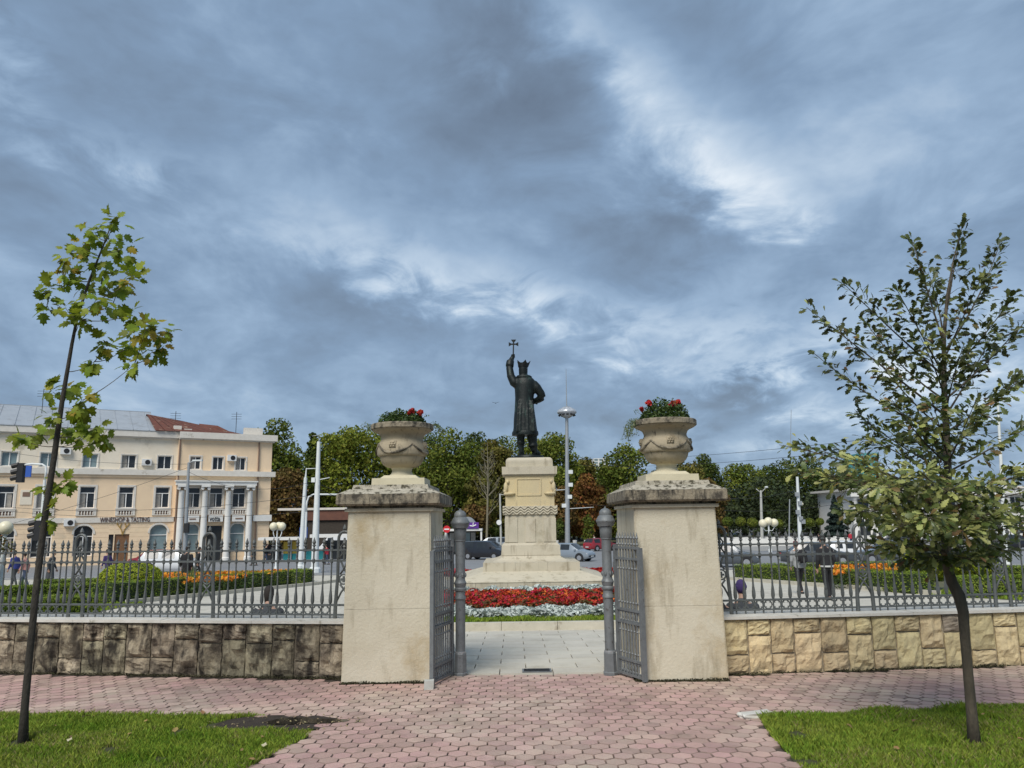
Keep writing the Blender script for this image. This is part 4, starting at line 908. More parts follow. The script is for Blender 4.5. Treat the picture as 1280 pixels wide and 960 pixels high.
# ================================================================ WINERY BUILDING
mat('facade', (.86, .66, .44), (.80, .61, .41), 1.2, .9, .15, 30, c3=(.56, .46, .33), s3=.5, t3=(.56, .75), var=.04)
mat('facade_pale', (.82, .74, .60), (.76, .67, .53), 1.0, .9, .15, 30, c3=(.42, .37, .28), s3=.45, t3=(.58, .72))
mat('trim', (.72, .68, .61), (.63, .59, .52), 2.5, .85, c3=(.32, .28, .22), s3=1.2, t3=(.60, .72))
mat('whitetrim', (.76, .75, .71), (.68, .67, .63), 2.5, .8)
mat('winframe', (.80, .80, .78)); mat('glass_dark', (.018, .022, .026), (.03, .035, .04), 1.5, .08); mat('glass_pale', (.22, .30, .32), (.16, .22, .24), 1.5, .12)
mat('curtain', (.40, .38, .34), (.25, .24, .22), 5, .9)
mat('roofmetal', (.36, .39, .42), (.30, .33, .36), .9, .55, c3=(.24, .25, .26), s3=1.0, t3=(.55, .7)); mat('rust', (.17, .055, .032), (.10, .038, .025), 2.2, .85, c3=(.30, .19, .13), s3=1.4, t3=(.60, .66))
mat('pipe', (.22, .14, .10)); mat('sign_letter', (.10, .045, .03)); mat('sign_black', (.02, .02, .02)); mat('woodoor', (.22, .11, .05), (.16, .08, .035), 6, .6); mat('acwhite', (.72, .72, .70))
R0 = onground(334, 79.0); L0 = onground(0, 67.5)
UF = (R0-L0); UF.z = 0; UF.normalize(); NF = Vector((-UF.y, UF.x, 0))       # along the facade (to the right), into the building
def fac(px, py, off=0.0):
    d = ray(px, py); o_ = R0+NF*off; k = (o_-CAM).dot(NF)/d.dot(NF); p = CAM+d*k; return (p-R0).dot(UF), p.z-R0.z
def zc_(py, px=270): return fac(px, py)[1]
BLD = thing('building', 'peach three storey building with a grey and rusty roof and columns', 'building', R0, math.atan2(UF.y, UF.x))
def openings_wall(b, x0, x1, z0, z1, ops, y0, y1, course=0.0):
    """wall strip with rectangular openings (xa,xb,za,zb) sorted in x; optional coursing"""
    def blk(xa, xb, za, zb):
        if xb-xa < .01 or zb-za < .01: return
        if course:
            z = za
            while z < zb-.01:
                e = min(z+course, zb); b.bx(xa, xb, y0, y1, z+.015, e); z = e
            b.bx(xa+.002, xb-.002, y0+.05, y1-.001, za+.001, zb-.001)
        else: b.bx(xa, xb, y0, y1, za, zb)
    x = x0
    for (xa, xb, za, zb) in sorted(ops):
        blk(x, xa, z0, z1); blk(xa, xb, z0, za); blk(xa, xb, zb, z1); x = xb
    blk(x, x1, z0, z1)
def window(x0, x1, z0, z1, y, kind='dark', transom=.30, mull=1, rv=.22):
    f = MB(); w = .07
    for (a, b, c, d) in ((x0, x0+w, z0, z1), (x1-w, x1, z0, z1), (x0+w, x1-w, z0, z0+w), (x0+w, x1-w, z1-w, z1)): f.bx(a, b, y+rv-.05, y+rv+.02, c, d)
    xm = (x0+x1)/2; zt = z1-(z1-z0)*transom
    if transom: f.bx(x0+w, x1-w, y+rv-.048, y+rv+.018, zt-.035, zt+.035)
    if mull: f.bx(xm-.04, xm+.04, y+rv-.049, y+rv+.019, z0+w, zt-.036 if transom else z1-w)
    o = f.build('window', 'winframe', BLD)
    MB().bx(x0+.01, x1-.01, y+rv+.03, y+rv+.05, z0+.01, z1-.01).build('pane', 'glass_dark' if kind == 'dark' else 'glass_pale', o)
    if kind == 'dark' and rnd.random() < .6:
        s = rnd.choice([0, 1]); xa = x0+w+.02 if s == 0 else xm+.06; MB().bx(xa, xa+(x1-x0)*.32, y+rv+.021, y+rv+.029, z0+w+.01, zt-.05).build('curtain', 'curtain', o)
    return o
def surround(x0, x1, z0, z1, y, w=.16):
    b = MB(); 
    for (a, c, d, e) in ((x0-w, x0, z0, z1+w), (x1, x1+w, z0, z1+w), (x0, x1, z1, z1+w)): b.bx(a, c, y-.05, y, d, e)
    b.bx(x0-w-.06, x1+w+.06, y-.12, y, z0-.12, z0-.005); b.build('surround', 'trim', BLD)
def balustrade(x0, x1, z0, z1, y):
    b = MB().bx(x0-.2, x1+.2, y-.12, y-.002, z1-.1, z1-.005); b.bx(x0-.2, x1+.2, y-.12, y-.002, z0, z0+.08); b.bx(x0-.2, x0-.02, y-.10, y-.003, z0+.08, z1-.1); b.bx(x1+.02, x1+.2, y-.10, y-.003, z0+.08, z1-.1)
    o = b.build('balustrade', 'trim', BLD); n = 6
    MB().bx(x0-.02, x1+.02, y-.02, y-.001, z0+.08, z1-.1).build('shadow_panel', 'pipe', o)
    bm_ = MB().lathe([(.04, z0+.08), (.07, z0+.08+(z1-z0)*.3), (.035, z0+(z1-z0)*.7), (.05, z1-.1)], n=6).mesh('baluster', 'trim')
    for i in range(n): link('baluster', bm_, o, Matrix.Translation((x0+.04+(x1-x0-.08)*i/(n-1), y-.07, 0)))
def building():
    zE1, zE0 = zc_(543.5, 300), zc_(552.5, 300); zM1, zM0 = zc_(589), zc_(595.5); zS1, zS0 = zc_(645.5), zc_(651.5)
    tw = (zc_(587.5), zc_(571.5)); mw = (zc_(634.5), zc_(609.5)); bl = (zc_(643.5), zc_(636.5)); gw = (zc_(690), zc_(654.5))
    XL = -44.0; xw = fac(219, 620)[0]        # right wing starts here
    topx = [fac(p, 573)[0] for p in (10.6, 60, 113, 161, 206)]; midx = [fac(p, 620)[0] for p in (8, 56, 109, 158, 203)]
    step = (topx[4]-topx[0])/4; xs = [topx[0]-step*3, topx[0]-step*2, topx[0]-step]+[(a+b)/2 for a, b in zip(topx, midx)]
    xr = [(fac(a, 575)[0]+fac(b, 622)[0])/2 for a, b in ((244, 241), (273, 268.5), (301, 297))]
    hw = .62
    # main range
    b = MB(); openings_wall(b, XL, xw, zM1, zE0, [(x-hw, x+hw, *tw) for x in xs], 0, .45); b.build('wall', 'facade_pale', BLD)
    b = MB(); openings_wall(b, XL, xw, zS1, zM0, [(x-hw, x+hw, *mw) for x in xs], 0, .45); b.build('wall', 'facade', BLD)
    gx = [fac(p, 670)[0] for p in (5, 52, 104, 198)]; gops = [(x-.78, x+.78, *gw) for x in gx]; xd = fac(150, 675)[0]
    dz = zc_(668, 150); gops.append((xd-.95, xd-.55, .1, dz)); gops.append((xd-.45, xd+.75, .1, dz))
    b = MB(); openings_wall(b, XL, xw, 0, zS0, gops, 0, .45, .42); b.build('wall', 'facade', BLD)
    for k, x in enumerate(xs):
        window(x-hw, x+hw, *tw, 0, 'pale' if k in (3, 4, 5) else 'dark', 0 if k != 4 else .0); surround(x-hw, x+hw, *tw, 0, .10)
        window(x-hw, x+hw, *mw, 0, 'dark', .30); surround(x-hw, x+hw, *mw, 0, .17); balustrade(x-hw, x+hw, *bl, 0)
    def arch(x, w, kind, y, dark_low=False):
        z0, z1 = gw; zs = z1-w
        for s in (-1, 1):
            P_ = [(x+s*w, z1), (x+s*w, zs)]+[(x+s*w*math.cos(a), zs+w*math.sin(a)) for a in [PI/2*i/6 for i in range(1, 7)]]
            MB().prism(P_, y+.002, y+.40).build('arch_corner', 'facade', BLD)
        b = MB(); n = 12
        for i in range(n):
            a0, a1 = PI*i/n, PI*(i+1)/n
            b.add([(x+q*math.cos(a), yy, zs+q*math.sin(a)) for a in (a0, a1) for q in (w, w+.16) for yy in (y-.05, y)], [(0,1,3,2),(4,5,7,6),(0,1,5,4),(2,3,7,6),(0,2,6,4),(1,3,7,5)])
        b.build('arch_trim', 'trim', BLD)
        o = window(x-w, x+w, z0, z1, y, kind, .36, 1 if kind == 'dark' else 0, .25)
    for k, x in enumerate(gx): arch(x, .78, 'pale' if k == 3 else 'dark', 0)
    MB().bx(xd-.44, xd+.74, .10, .16, .1, dz-.02).build('door', 'woodoor', BLD); MB().bx(xd-.94, xd-.56, .12, .18, .1, dz-.02).build('door', 'glass_dark', BLD)
    # golden antler emblem over the door
    mat('gold', (.55, .36, .10), (.45, .3, .08), 5, .4, metal=.5); e = MB(); ez = fac(153.5, 662)
    for s in (-1, 1):
        e.tube([(ez[0], -.05, ez[1]-.5), (ez[0]+s*.12, -.05, ez[1]), (ez[0]+s*.5, -.05, ez[1]+.5), (ez[0]+s*.42, -.05, ez[1]+.75)], .045, 5); e.tube([(ez[0]+s*.25, -.05, ez[1]+.2), (ez[0]+s*.15, -.05, ez[1]+.6)], .04, 5)
    e.build('antler_emblem', 'gold', BLD)
    # cornices and bands
    MB().bx(XL, xw-.01, -.28, .1, zM0, zM1).build('cornice', 'trim', BLD); MB().bx(XL, xw-.01, -.14, .1, zM0-.22, zM0).build('cornice', 'facade', BLD)
    MB().bx(XL, xw-.01, -.10, .1, zS0, zS1).build('band', 'trim', BLD)
    MB().bx(XL, xw-.01, -.45, .3, zE0+.12, zE1).build('cornice', 'trim', BLD); MB().bx(XL, xw-.01, -.22, .3, zE0, zE0+.12).build('cornice', 'trim', BLD)
    # right wing, standing a little forward
    y = -.35; xe = 0.0
    b = MB(); openings_wall(b, xw, xe, zM1, zE0, [(x-.5, x+.5, *tw) for x in xr], y, .45); b.build('wall', 'facade', BLD)
    b = MB(); openings_wall(b, xw, xe, zS1, zM0, [(x-.62, x+.62, *mw) for x in xr], y, .45); b.build('wall', 'facade', BLD)
    b = MB(); openings_wall(b, xw, xe, 0, zS0, [(x-.7, x+.7, *(gw if k != 1 else (.1, gw[1]-.2))) for k, x in enumerate(xr)], y, .45, .42); b.build('wall', 'facade', BLD)
    for k, x in enumerate(xr):
        window(x-.5, x+.5, *tw, y, 'dark', 0); surround(x-.5, x+.5, *tw, y, .12)
        window(x-.62, x+.62, *mw, y, 'dark', .30); surround(x-.62, x+.62, *mw, y, .12); balustrade(x-.62, x+.62, *bl, y-.35)
        if k != 1: arch(x, .7, 'pale', y)
        else: MB().bx(x-.69, x+.69, y+.2, y+.26, .1, gw[1]-.22).build('door', 'glass_dark', BLD)
    MB().bx(xw, xe+.35, y-.35, .3, zM0, zM1).build('cornice', 'trim', BLD); MB().bx(xw, xe+.4, y-.5, .3, zE0+.12, zE1).build('cornice', 'trim', BLD); MB().bx(xw, xe+.2, y-.25, .3, zE0, zE0+.12).build('cornice', 'trim', BLD)
    zcap = zc_(607.5); cxs = [fac(p, 650, y-.35)[0] for p in (225, 254.5, 284, 311)]
    MB().bx(cxs[0]-.55, cxs[3]+.55, y-.75, y, zcap+.02, zc_(603)).build('entablature', 'whitetrim', BLD); MB().bx(cxs[0]-.65, cxs[3]+.65, y-.85, y, zc_(603), zc_(601.5)).build('entablature', 'whitetrim', BLD)
    for x in cxs:
        c = MB().lathe([(.38, .0), (.38, .35), (.30, .45), (.29, (zcap)*.5), (.25, zcap-.55), (.28, zcap-.5)], c=(x, y-.42, 0), n=16).build('column', 'whitetrim', BLD, True, ang=35)
        k = MB().bx(x-.40, x+.40, y-.85, y-.01, zcap-.16, zcap+.018)
        for s in (-1, 1): k.tube([(x+s*.28, y-.76, zcap-.30), (x+s*.28, y-.05, zcap-.30)], .14, 10)
        k.build('capital', 'whitetrim', c, True, ang=40)
    for i in range(3): MB().bx(cxs[i]+.42, cxs[i+1]-.42, y-.50, y-.36, zS0-.05, zS1+.1).build('sign_board', 'whitetrim', BLD)
    MB().bx(cxs[3]+.42, xe+.15, y-.30, y, zS0-.05, zS1+.1).build('band', 'whitetrim', BLD)
    # lettering
    p0, p1 = fac(125, 648), fac(187, 648.5)
    def txt(s, xa, xb, zmid, yy, size, mm, parent=BLD):
        me = text_mesh(s, size, .02, mm); vs = [v.co.x for v in me.vertices]; k = (xb-xa)/(max(vs)-min(vs))
        M = Matrix.Translation(((xa+xb)/2, yy, zmid)) @ Matrix.Rotation(PI/2, 4, 'X') @ Matrix.Diagonal((k, 1, 1, 1)); link('lettering', me, parent, M)
    txt('WINESHOP & TASTING', p0[0], p1[0], (zS0+zS1)/2, -.14, .62, 'sign_letter')
    q0, q1 = fac(260, 648), fac(273, 648); txt('votta', q0[0], q1[0], (zS0+zS1)/2, y-.53, .75, 'sign_black')
    for (xa, xb) in ((235, 243), (292, 301)): q0, q1 = fac(xa, 649), fac(xb, 649); MB().bx(q0[0], q1[0], y-.53, y-.501, (zS0+zS1)/2-.06, (zS0+zS1)/2+.06).build('lettering', 'pipe', BLD)
    # pipes, air conditioners, blank side and back
    for px in (220.5, 320): x = fac(px, 620)[0]; MB().tube([(x, y-.12 if px > 300 else -.42, .1), (x, y-.12 if px > 300 else -.42, zM0-.02)], .07, 8).build('downpipe', 'pipe', BLD); MB().tube([(x, y-.12 if px > 300 else -.42, zM1+.02), (x, y-.12 if px > 300 else -.42, zE0)], .07, 8).build('downpipe', 'pipe', BLD)
    for (px, py, yy) in ((82, 564, 0), (183, 578, 0), (288.5, 573, y), (86.5, 653.5, 0)):
        q = fac(px, py); a = MB().bx(q[0]-.42, q[0]+.42, yy-.34, yy-.01, q[1]-.3, q[1]+.3).build('air_conditioner', 'acwhite', BLD); MB().tube([(q[0]+.08, yy-.345, q[1]), (q[0]+.08, yy-.36, q[1])], .23, 14).build('fan_grille', 'black', a)
    MB().bx(XL, xe-.001, .46, 13.5, 0, zE0).build('wall', 'facade', BLD)
    q = fac(32, 628); pl = MB().bx(q[0]-.45, q[0]+.45, -.05, .01, q[1]-.2, q[1]+1.1).build('plaque', 'facade_pale', BLD); MB().bx(q[0]-.28, q[0]+.28, -.07, -.051, q[1]+.5, q[1]+.9).build('relief', 'pipe', pl)
    # roofs
    zr = zE1; ridge = fac(100, 511, 6.5)[1]; xh = fac(186, 518, 4)[0]
    def panel_roof(name, material, xa, xb, y0, z0, yb, z1, dx, seam, skew=0.0):
        root = MB().bx(xa, xb-.01, y0+.05, yb, z0-.06, z0-.02).build(name, material, BLD); x = xa; i = 0
        while x < xb-.05:
            x1 = min(x+dx, xb); ta, tb = x, x1
            if skew: ta, tb = max(xa+skew*0, x-(x-xa)*skew), xa+(x1-xa)*(1-skew)
            MB().add([(x+.01, y0, z0), (x1-.01, y0, z0), (tb-.01, yb, z1), (ta+.01, yb, z1), (x+.01, y0, z0-.05), (x1-.01, y0, z0-.05), (tb-.01, yb, z1-.05), (ta+.01, yb, z1-.05)], [(0,1,2,3),(4,7,6,5),(0,4,5,1),(1,5,6,2),(2,6,7,3),(3,7,4,0)]).build('roof_panel', material, root)
            MB().bar((x, y0, z0+.02), (ta, yb, z1+.02), .05, .05).build('seam', material, root); x = x1; i += 1
        return root
    panel_roof('roof', 'roofmetal', XL, xh+.4, -.5, zr, 6.5, ridge, 1.35, 1); MB().bx(XL, xh+.4, 6.45, 6.75, ridge-.1, ridge+.06).build('ridge_cap', 'roofmetal', BLD)
    # rusty hip over the wing: ridge falls away to the right
    xr0, xr1 = fac(186, 535)[0], fac(300, 545)[0]; rz0 = fac(192, 518, 4.5)[1]; rz1 = fac(232, 526, 4.5)[1]; xa, xb = fac(183, 518, 4.5)[0], fac(226, 522, 4.5)[0]
    rr = MB().bx(xr0+.5, xr1, -.3, .0, zr-.01, zr+.05).build('roof', 'rust', BLD); n = 9
    for i in range(n):
        s0, s1 = i/n, (i+1)/n; g = .02
        MB().add([(xr0+(xr1-xr0)*s0+g+.5*(1-s0), -.7, zr+.02), (xr0+(xr1-xr0)*s1-g+.5*(1-s1), -.7, zr+.02), (xa+(xb-xa)*s1-g, 4.5, rz0+(rz1-rz0)*s1), (xa+(xb-xa)*s0+g, 4.5, rz0+(rz1-rz0)*s0)], [(0, 1, 2, 3)]).build('roof_panel', 'rust', rr, fix=False)
    MB().add([(xr1, -.7, zr+.02), (xr1+.2, 12, zr+.02), (xb, 4.5, rz1)], [(0, 1, 2)]).build('roof_panel', 'rust', rr, fix=False); MB().add([(xr1+.2, 12, zr), (xa, 12, zr), (xa, 4.5, rz0), (xb, 4.5, rz1)], [(0, 1, 2, 3)]).build('roof_panel', 'rust', rr, fix=False)
    x1 = fac(275, 541)[0]; MB().add([(x1-1.6, .2, zr+.25), (x1+1.4, .2, zr+.1), (x1, 1.5, zr+1.0), (x1-1.6, 3.0, zr+1.3), (x1+1.4, 3, zr+.3)], [(0, 1, 2), (0, 2, 3), (1, 4, 2)]).build('dormer', 'rust', rr, fix=False)
    MB().bx(XL, -.02, -.2, 13.4, zE1-.05, zE1-.01).build('attic_floor', 'trim', BLD)
    q = fac(317, 543); MB().bx(q[0]-.9, q[0]+.9, 0, .6, zE1, zE1+.75).build('parapet_block', 'trim', BLD)
    for (px, py0, py1) in ((222, 540, 532), (235, 541, 536)): q = fac(px, py0); MB().bx(q[0]-.35, q[0]+.35, .0, .5, zE1, fac(px, py1)[1]).build('chimney', 'trim', BLD)
    for (px, py, yy) in ((55, 486, 4), (296, 515, 1.5), (220, 514, 4)):
        q = fac(px, py, yy); an = MB().tube([(q[0], yy, zE1), (q[0], yy, q[1])], .03, 5).build('antenna', 'wire', BLD)
        for k in range(3): MB().bar((q[0]-.5, yy, q[1]-.25-.25*k), (q[0]+.5, yy, q[1]-.2-.25*k), .03).build('antenna_rod', 'wire', an)
building()
# ================================================================ BACKGROUND TREES
for nm, c1, c2 in (('lf_dark', (.055, .088, .017), (.095, .125, .022)), ('lf_green', (.10, .145, .02), (.17, .195, .028)), ('lf_yellow', (.24, .26, .03), (.17, .21, .027)), ('lf_olive', (.13, .135, .03), (.17, .15, .03)), ('lf_brown', (.20, .125, .035), (.13, .09, .028)), ('lf_orange', (.27, .125, .03), (.18, .09, .025)), ('lf_spruce', (.022, .042, .034), (.035, .055, .045))):
    mat(nm, tuple(x*.72 for x in c1), tuple(x*1.15 for x in c2), .42, .75, var=.42, trans=.22, spec=.25)
mat('trunk', (.06, .048, .036), (.035, .028, .022), 5, .9); mat('palebranch', (.24, .215, .15), (.17, .15, .10), 5, .9)
def crown_pts(lobes, n, r):
    A = np.array([l[3]*l[5] for l in lobes]); A = A/A.sum(); idx = r.choice(len(lobes), n, p=A); d = r.normal(size=(n, 3)); d[:, 2] += .25; d /= np.linalg.norm(d, axis=1)[:, None]
    q = np.array(lobes)[idx]; rad = r.uniform(.55, 1.10, n)
    return q[:, :3]+d*q[:, 3:]*rad[:, None], d
def bg_tree(label, px, D, ytop, hw, ybot, leafmat, seed, n=5200, size=.27, name='tree', group='trees across the road', bare=False):
    p = onground(px, D); g = p.z; zt = at(px, ytop, D).z-g; zb = max(at(px, ybot, D).z-g, .8); w = hw/F*D
    t = thing(name, label, 'tree', p, 0, group); r = np.random.default_rng(seed); H = zt-zb
    b = MB(); tr = max(.12, w*.06); b.tube([(0, 0, -.2), (r.normal()*.2, 0, zb*.7), (r.normal()*.3, 0, zb+H*.4), (r.normal()*.3, 0, zb+H*.8)], [tr*1.4, tr, tr*.7, tr*.2], 7)
    for i in range(6):
        a = r.uniform(0, 2*PI); z0 = zb*.8+H*.3*r.random(); b.tube([(0, 0, z0), (w*.35*math.cos(a), w*.35*math.sin(a), z0+H*.2), (w*.7*math.cos(a), w*.7*math.sin(a), z0+H*.38)], [tr*.5, tr*.3, tr*.1], 5)
    b.build('trunk', 'trunk', t)
    lobes = []
    for i in range(26):
        a = r.uniform(0, 2*PI); s = r.uniform(.05, .92); prof = math.sin(PI*min(max(s*.80+.14, 0), 1))**.45; rr = w*.80*prof*math.sqrt(r.random()); l = r.uniform(.20, .40)*w
        l = min(l, H*.42); lobes.append((rr*math.cos(a), rr*math.sin(a), zb+H*s-l*.25*s, l, l, l*r.uniform(.7, .95)))
    lobes.append((r.normal()*.1*w, 0, zt-w*.28, w*.36, w*.36, w*.3)); lobes.append((0, 0, zb+H*.45, w*.70, w*.70, H*.44))
    P_, d = crown_pts(lobes, n, r); P_[:, 2] = np.minimum(P_[:, 2], zt+.1); cards('crown', P_, size*r.uniform(.95, 1.05), leafmat, seed, t, asp=.7, nrm=d*.7)
    return t
TREES = [(408, 131, 545, 34, 676, 'lf_green', 'green tree just beside the white mast'), (506, 135, 541, 40, 676, 'lf_yellow', 'yellow green tree behind the dark wall urn'), (622, 127, 549, 32, 672, 'lf_olive', 'olive tree directly behind the pedestal edge'), (664, 138, 545, 38, 676, 'lf_yellow', 'yellowing tree behind the statue'), (740, 140, 572, 32, 672, 'lf_olive', 'olive tree between lamp mast and tower'),  # px, D, ytop, half width px, ybottom, material, label
 (344, 118, 524, 46, 672, 'lf_green', 'tall green tree rising beside the end of the winery building'), (356, 112, 586, 40, 690, 'lf_brown', 'browning chestnut beside the end of the winery building'),
 (388, 128, 541, 14, 640, 'lf_dark', 'slim dark tree behind the white mast'), (436, 124, 533, 52, 680, 'lf_yellow', 'yellow green tree behind the white mast'),
 (418, 116, 640, 34, 692, 'lf_orange', 'low rusty orange tree behind the white mast'), (480, 130, 541, 50, 672, 'lf_green', 'green tree behind the dark wall pillar'),
 (528, 128, 541, 50, 685, 'lf_dark', 'dark green tree between urn and statue'), (562, 122, 535, 46, 672, 'lf_green', 'bright green tree between the urn and the statue'), (600, 132, 540, 44, 676, 'lf_dark', 'tall dark tree just beside the pedestal'),
 (603, 114, 590, 26, 668, 'lf_olive', 'olive tree with yellowing leaves beside the pedestal'), (592, 108, 630, 24, 664, 'lf_brown', 'brown leaved chestnut behind the purple kiosk'), (640, 136, 545, 46, 680, 'lf_green', 'green tree behind the pedestal'),
 (690, 130, 541, 42, 676, 'lf_green', 'green tree beside the tall lamp mast'), (716, 134, 566, 26, 672, 'lf_yellow', 'yellowing tree just beyond the tall lamp mast'), (733, 118, 592, 24, 668, 'lf_orange', 'orange brown chestnut beside the tall lamp mast'), (706, 114, 608, 18, 665, 'lf_brown', 'brown chestnut between pedestal and lamp mast'),
 (752, 124, 606, 26, 672, 'lf_brown', 'dull brown chestnut near the gate post'), (788, 122, 555, 38, 672, 'lf_green', 'loose green tree behind the tall urn'), (762, 138, 588, 24, 670, 'lf_dark', 'dark tree under the distant white tower'), (806, 116, 600, 26, 660, 'lf_orange', 'orange tree behind the yellow wall pillar'),
 (850, 130, 574, 44, 668, 'lf_olive', 'olive tree behind the yellow wall pillar'), (889, 150, 568, 26, 650, 'lf_dark', 'round topped dark tree beyond the yellow wall pillar'), (893, 128, 598, 22, 672, 'lf_brown', 'reddish brown tree beside the yellow wall pillar'),
 (932, 150, 580, 42, 662, 'lf_green', 'green tree behind the forked pole'), (968, 165, 582, 44, 662, 'lf_dark', 'dark tree behind the globe lamps'), (1004, 160, 572, 46, 662, 'lf_dark', 'dark tree behind the lattice pole'), (1048, 150, 580, 42, 664, 'lf_dark', 'dark tree near the blue spruce'), (1085, 185, 592, 40, 655, 'lf_green', 'green tree half hidden by the oak'), (1135, 190, 605, 36, 655, 'lf_olive', 'olive tree hidden behind the oak crown')]
for i, (px, D, yt, hw, yb, mt, lb) in enumerate(TREES): bg_tree(lb, px, D, yt, hw, yb, mt, 200+i, 9500 if hw > 30 else 6000, .24)
mat('shade', (.025, .042, .014), (.045, .06, .018), .3, .9, var=.3)  # undergrowth leaf colour darkened to stand for the shade under the trees
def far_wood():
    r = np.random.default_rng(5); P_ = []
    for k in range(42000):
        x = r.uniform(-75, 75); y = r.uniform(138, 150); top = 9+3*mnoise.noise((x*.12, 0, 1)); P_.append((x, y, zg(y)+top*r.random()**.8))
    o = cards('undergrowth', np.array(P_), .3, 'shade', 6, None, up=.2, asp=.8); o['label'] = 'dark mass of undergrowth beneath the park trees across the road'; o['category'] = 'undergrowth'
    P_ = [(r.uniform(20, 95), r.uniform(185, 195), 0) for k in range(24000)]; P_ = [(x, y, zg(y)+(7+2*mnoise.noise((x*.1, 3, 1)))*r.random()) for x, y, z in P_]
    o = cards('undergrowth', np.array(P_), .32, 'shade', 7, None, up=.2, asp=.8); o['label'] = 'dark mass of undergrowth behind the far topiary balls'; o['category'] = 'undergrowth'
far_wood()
# spruce
def spruce(px, D, yt, hw, seed):
    p = onground(px, D); zt = at(px, yt, D).z-p.z; w = hw/F*D; t = thing('spruce', 'dark blue green spruce behind the standing man', 'tree', p); r = np.random.default_rng(seed)
    MB().tube([(0, 0, -.2), (0, 0, zt*.95)], [.2, .03], 6).build('trunk', 'trunk', t); n = 5200; s = 1-np.sqrt(r.random(n)); a = r.uniform(0, 2*PI, n); lay = .75+.25*np.cos(s*44)
    R = w*(1-s)*lay*r.uniform(.5, 1.05, n); P_ = np.stack([R*np.cos(a), R*np.sin(a), .5+(zt-.5)*s-R*.25], 1); cards('crown', P_, .26, 'lf_spruce', seed, t, asp=.5, nrm=np.stack([np.cos(a), np.sin(a), .6+0*a], 1)*.8)
spruce(1048, 118, 618, 20, 301)
# bare pale tree
def bare_tree():
    p = onground(608, 106); t = thing('bare_tree', 'leafless pale branched tree rising beside the pedestal', 'tree', p); r = random.Random(3); b = MB(); zt = at(608, 553, 106).z-p.z
    b.tube([(0, 0, -.2), (.2, 0, zt*.4), (.3, 0, zt*.7), (.25, 0, zt)], [.17, .13, .08, .02], 7)
    for i in range(26):
        s = r.uniform(.3, .92); a = r.uniform(0, 2*PI); l = zt*.30*(1.15-s); q = Vector((.25, 0, zt*s)); e = q+Vector((math.cos(a)*l*.6, math.sin(a)*l*.6, l*.9)); b.tube([q, (q+e)/2+Vector((math.cos(a)*.3, 0, -.2)), e], [.06*(1.1-s)+.015, .03, .012], 5)
        for j in range(2): a2 = a+r.uniform(-1, 1); m_ = q.lerp(e, r.uniform(.4, .8)); b.tube([m_, m_+Vector((math.cos(a2)*l*.3, math.sin(a2)*l*.3, l*.4))], [.02, .01], 4)
    b.build('branches', 'palebranch', t)
bare_tree()
# far topiary balls, planters and bushes on the far pavement
for i, (px, py, r_, D, lb) in enumerate(((912, 652, 6, 108, 'ball'), (928, 652, 6, 110, 'ball'), (943, 653, 6, 109, 'ball'), (976, 654, 5, 111, 'ball'), (1015, 653, 5.5, 112, 'ball'), (1028, 652, 4.5, 114, 'ball'), (1063, 652, 4, 115, 'ball'))):
    p = onground(px, D); c = at(px, py, D); R = r_/F*D; ball_shrub(('small topiary ball on a stem between yellow wall pillar and globe lamps' if i < 3 else 'small topiary ball beside the lattice pole and blue spruce' if i > 3 else 'small topiary ball right behind the globe lamps'), p.x, D, R, R*.9, max(.3, c.z-p.z-R*.9), 320+i, 'topiary balls across the road', 900, .12, 'lf_green')
def planter(px, D, lb, h=.9, w=.55):
    p = onground(px, D); t = thing('planter', lb, 'planter', (p.x, D, zg(D)+.1), 0, 'white planters on the far pavement'); MB().lathe([(w*.36, 0), (w*.4, .06), (w*.3, .12), (w*.5, h*.6), (w*.56, h), (w*.46, h), (w*.42, h-.1)], n=12).build('pot', 'whitetrim', t, True, ang=40); MB().lathe([(.01, h-.1), (w*.43, h-.1)], n=12).build('soil', 'soil', t)
for px in (696, 719, 733, 748): planter(px, 108, 'white planter on the far pavement by the lamp mast')
for px in (906, 922, 936, 962, 985, 1008): planter(px, 106.5, 'white planter on the far pavement beyond the yellow wall', 1.0, .9)
for i, (px, hw, yt, lb) in enumerate(((700, 9, 648, 'dark bush beside the pedestal across the road'), (737, 9, 643, 'bright small tree by the white planters'), (620, 8, 655, 'low bush beside the purple kiosk'))):
    bg_tree(lb, px, 109.5, yt, hw, 676, 'lf_green' if i == 1 else 'lf_dark', 330+i, 900, .16, 'bush', 'bushes on the far pavement')

# long white parapet below the topiary balls
p = onground(985, 103); t = thing('low_wall', 'long low white parapet wall below the topiary balls across the road', 'wall', p)
x = at(890, 660, 103).x-p.x; x1 = at(1075, 660, 103).x-p.x
while x < x1: MB().bx(x+.01, x+2.0, -.2, .2, -.1, .95).build('panel', 'whitetrim', t); MB().bx(x-.2, x+.2, -.26, .26, -.1, 1.12).build('pier', 'whitetrim', t); x += 2.02
o = sheet('pale_forecourt', 'sidewalk', 26, 330, 84, 103.5, .012, 1)
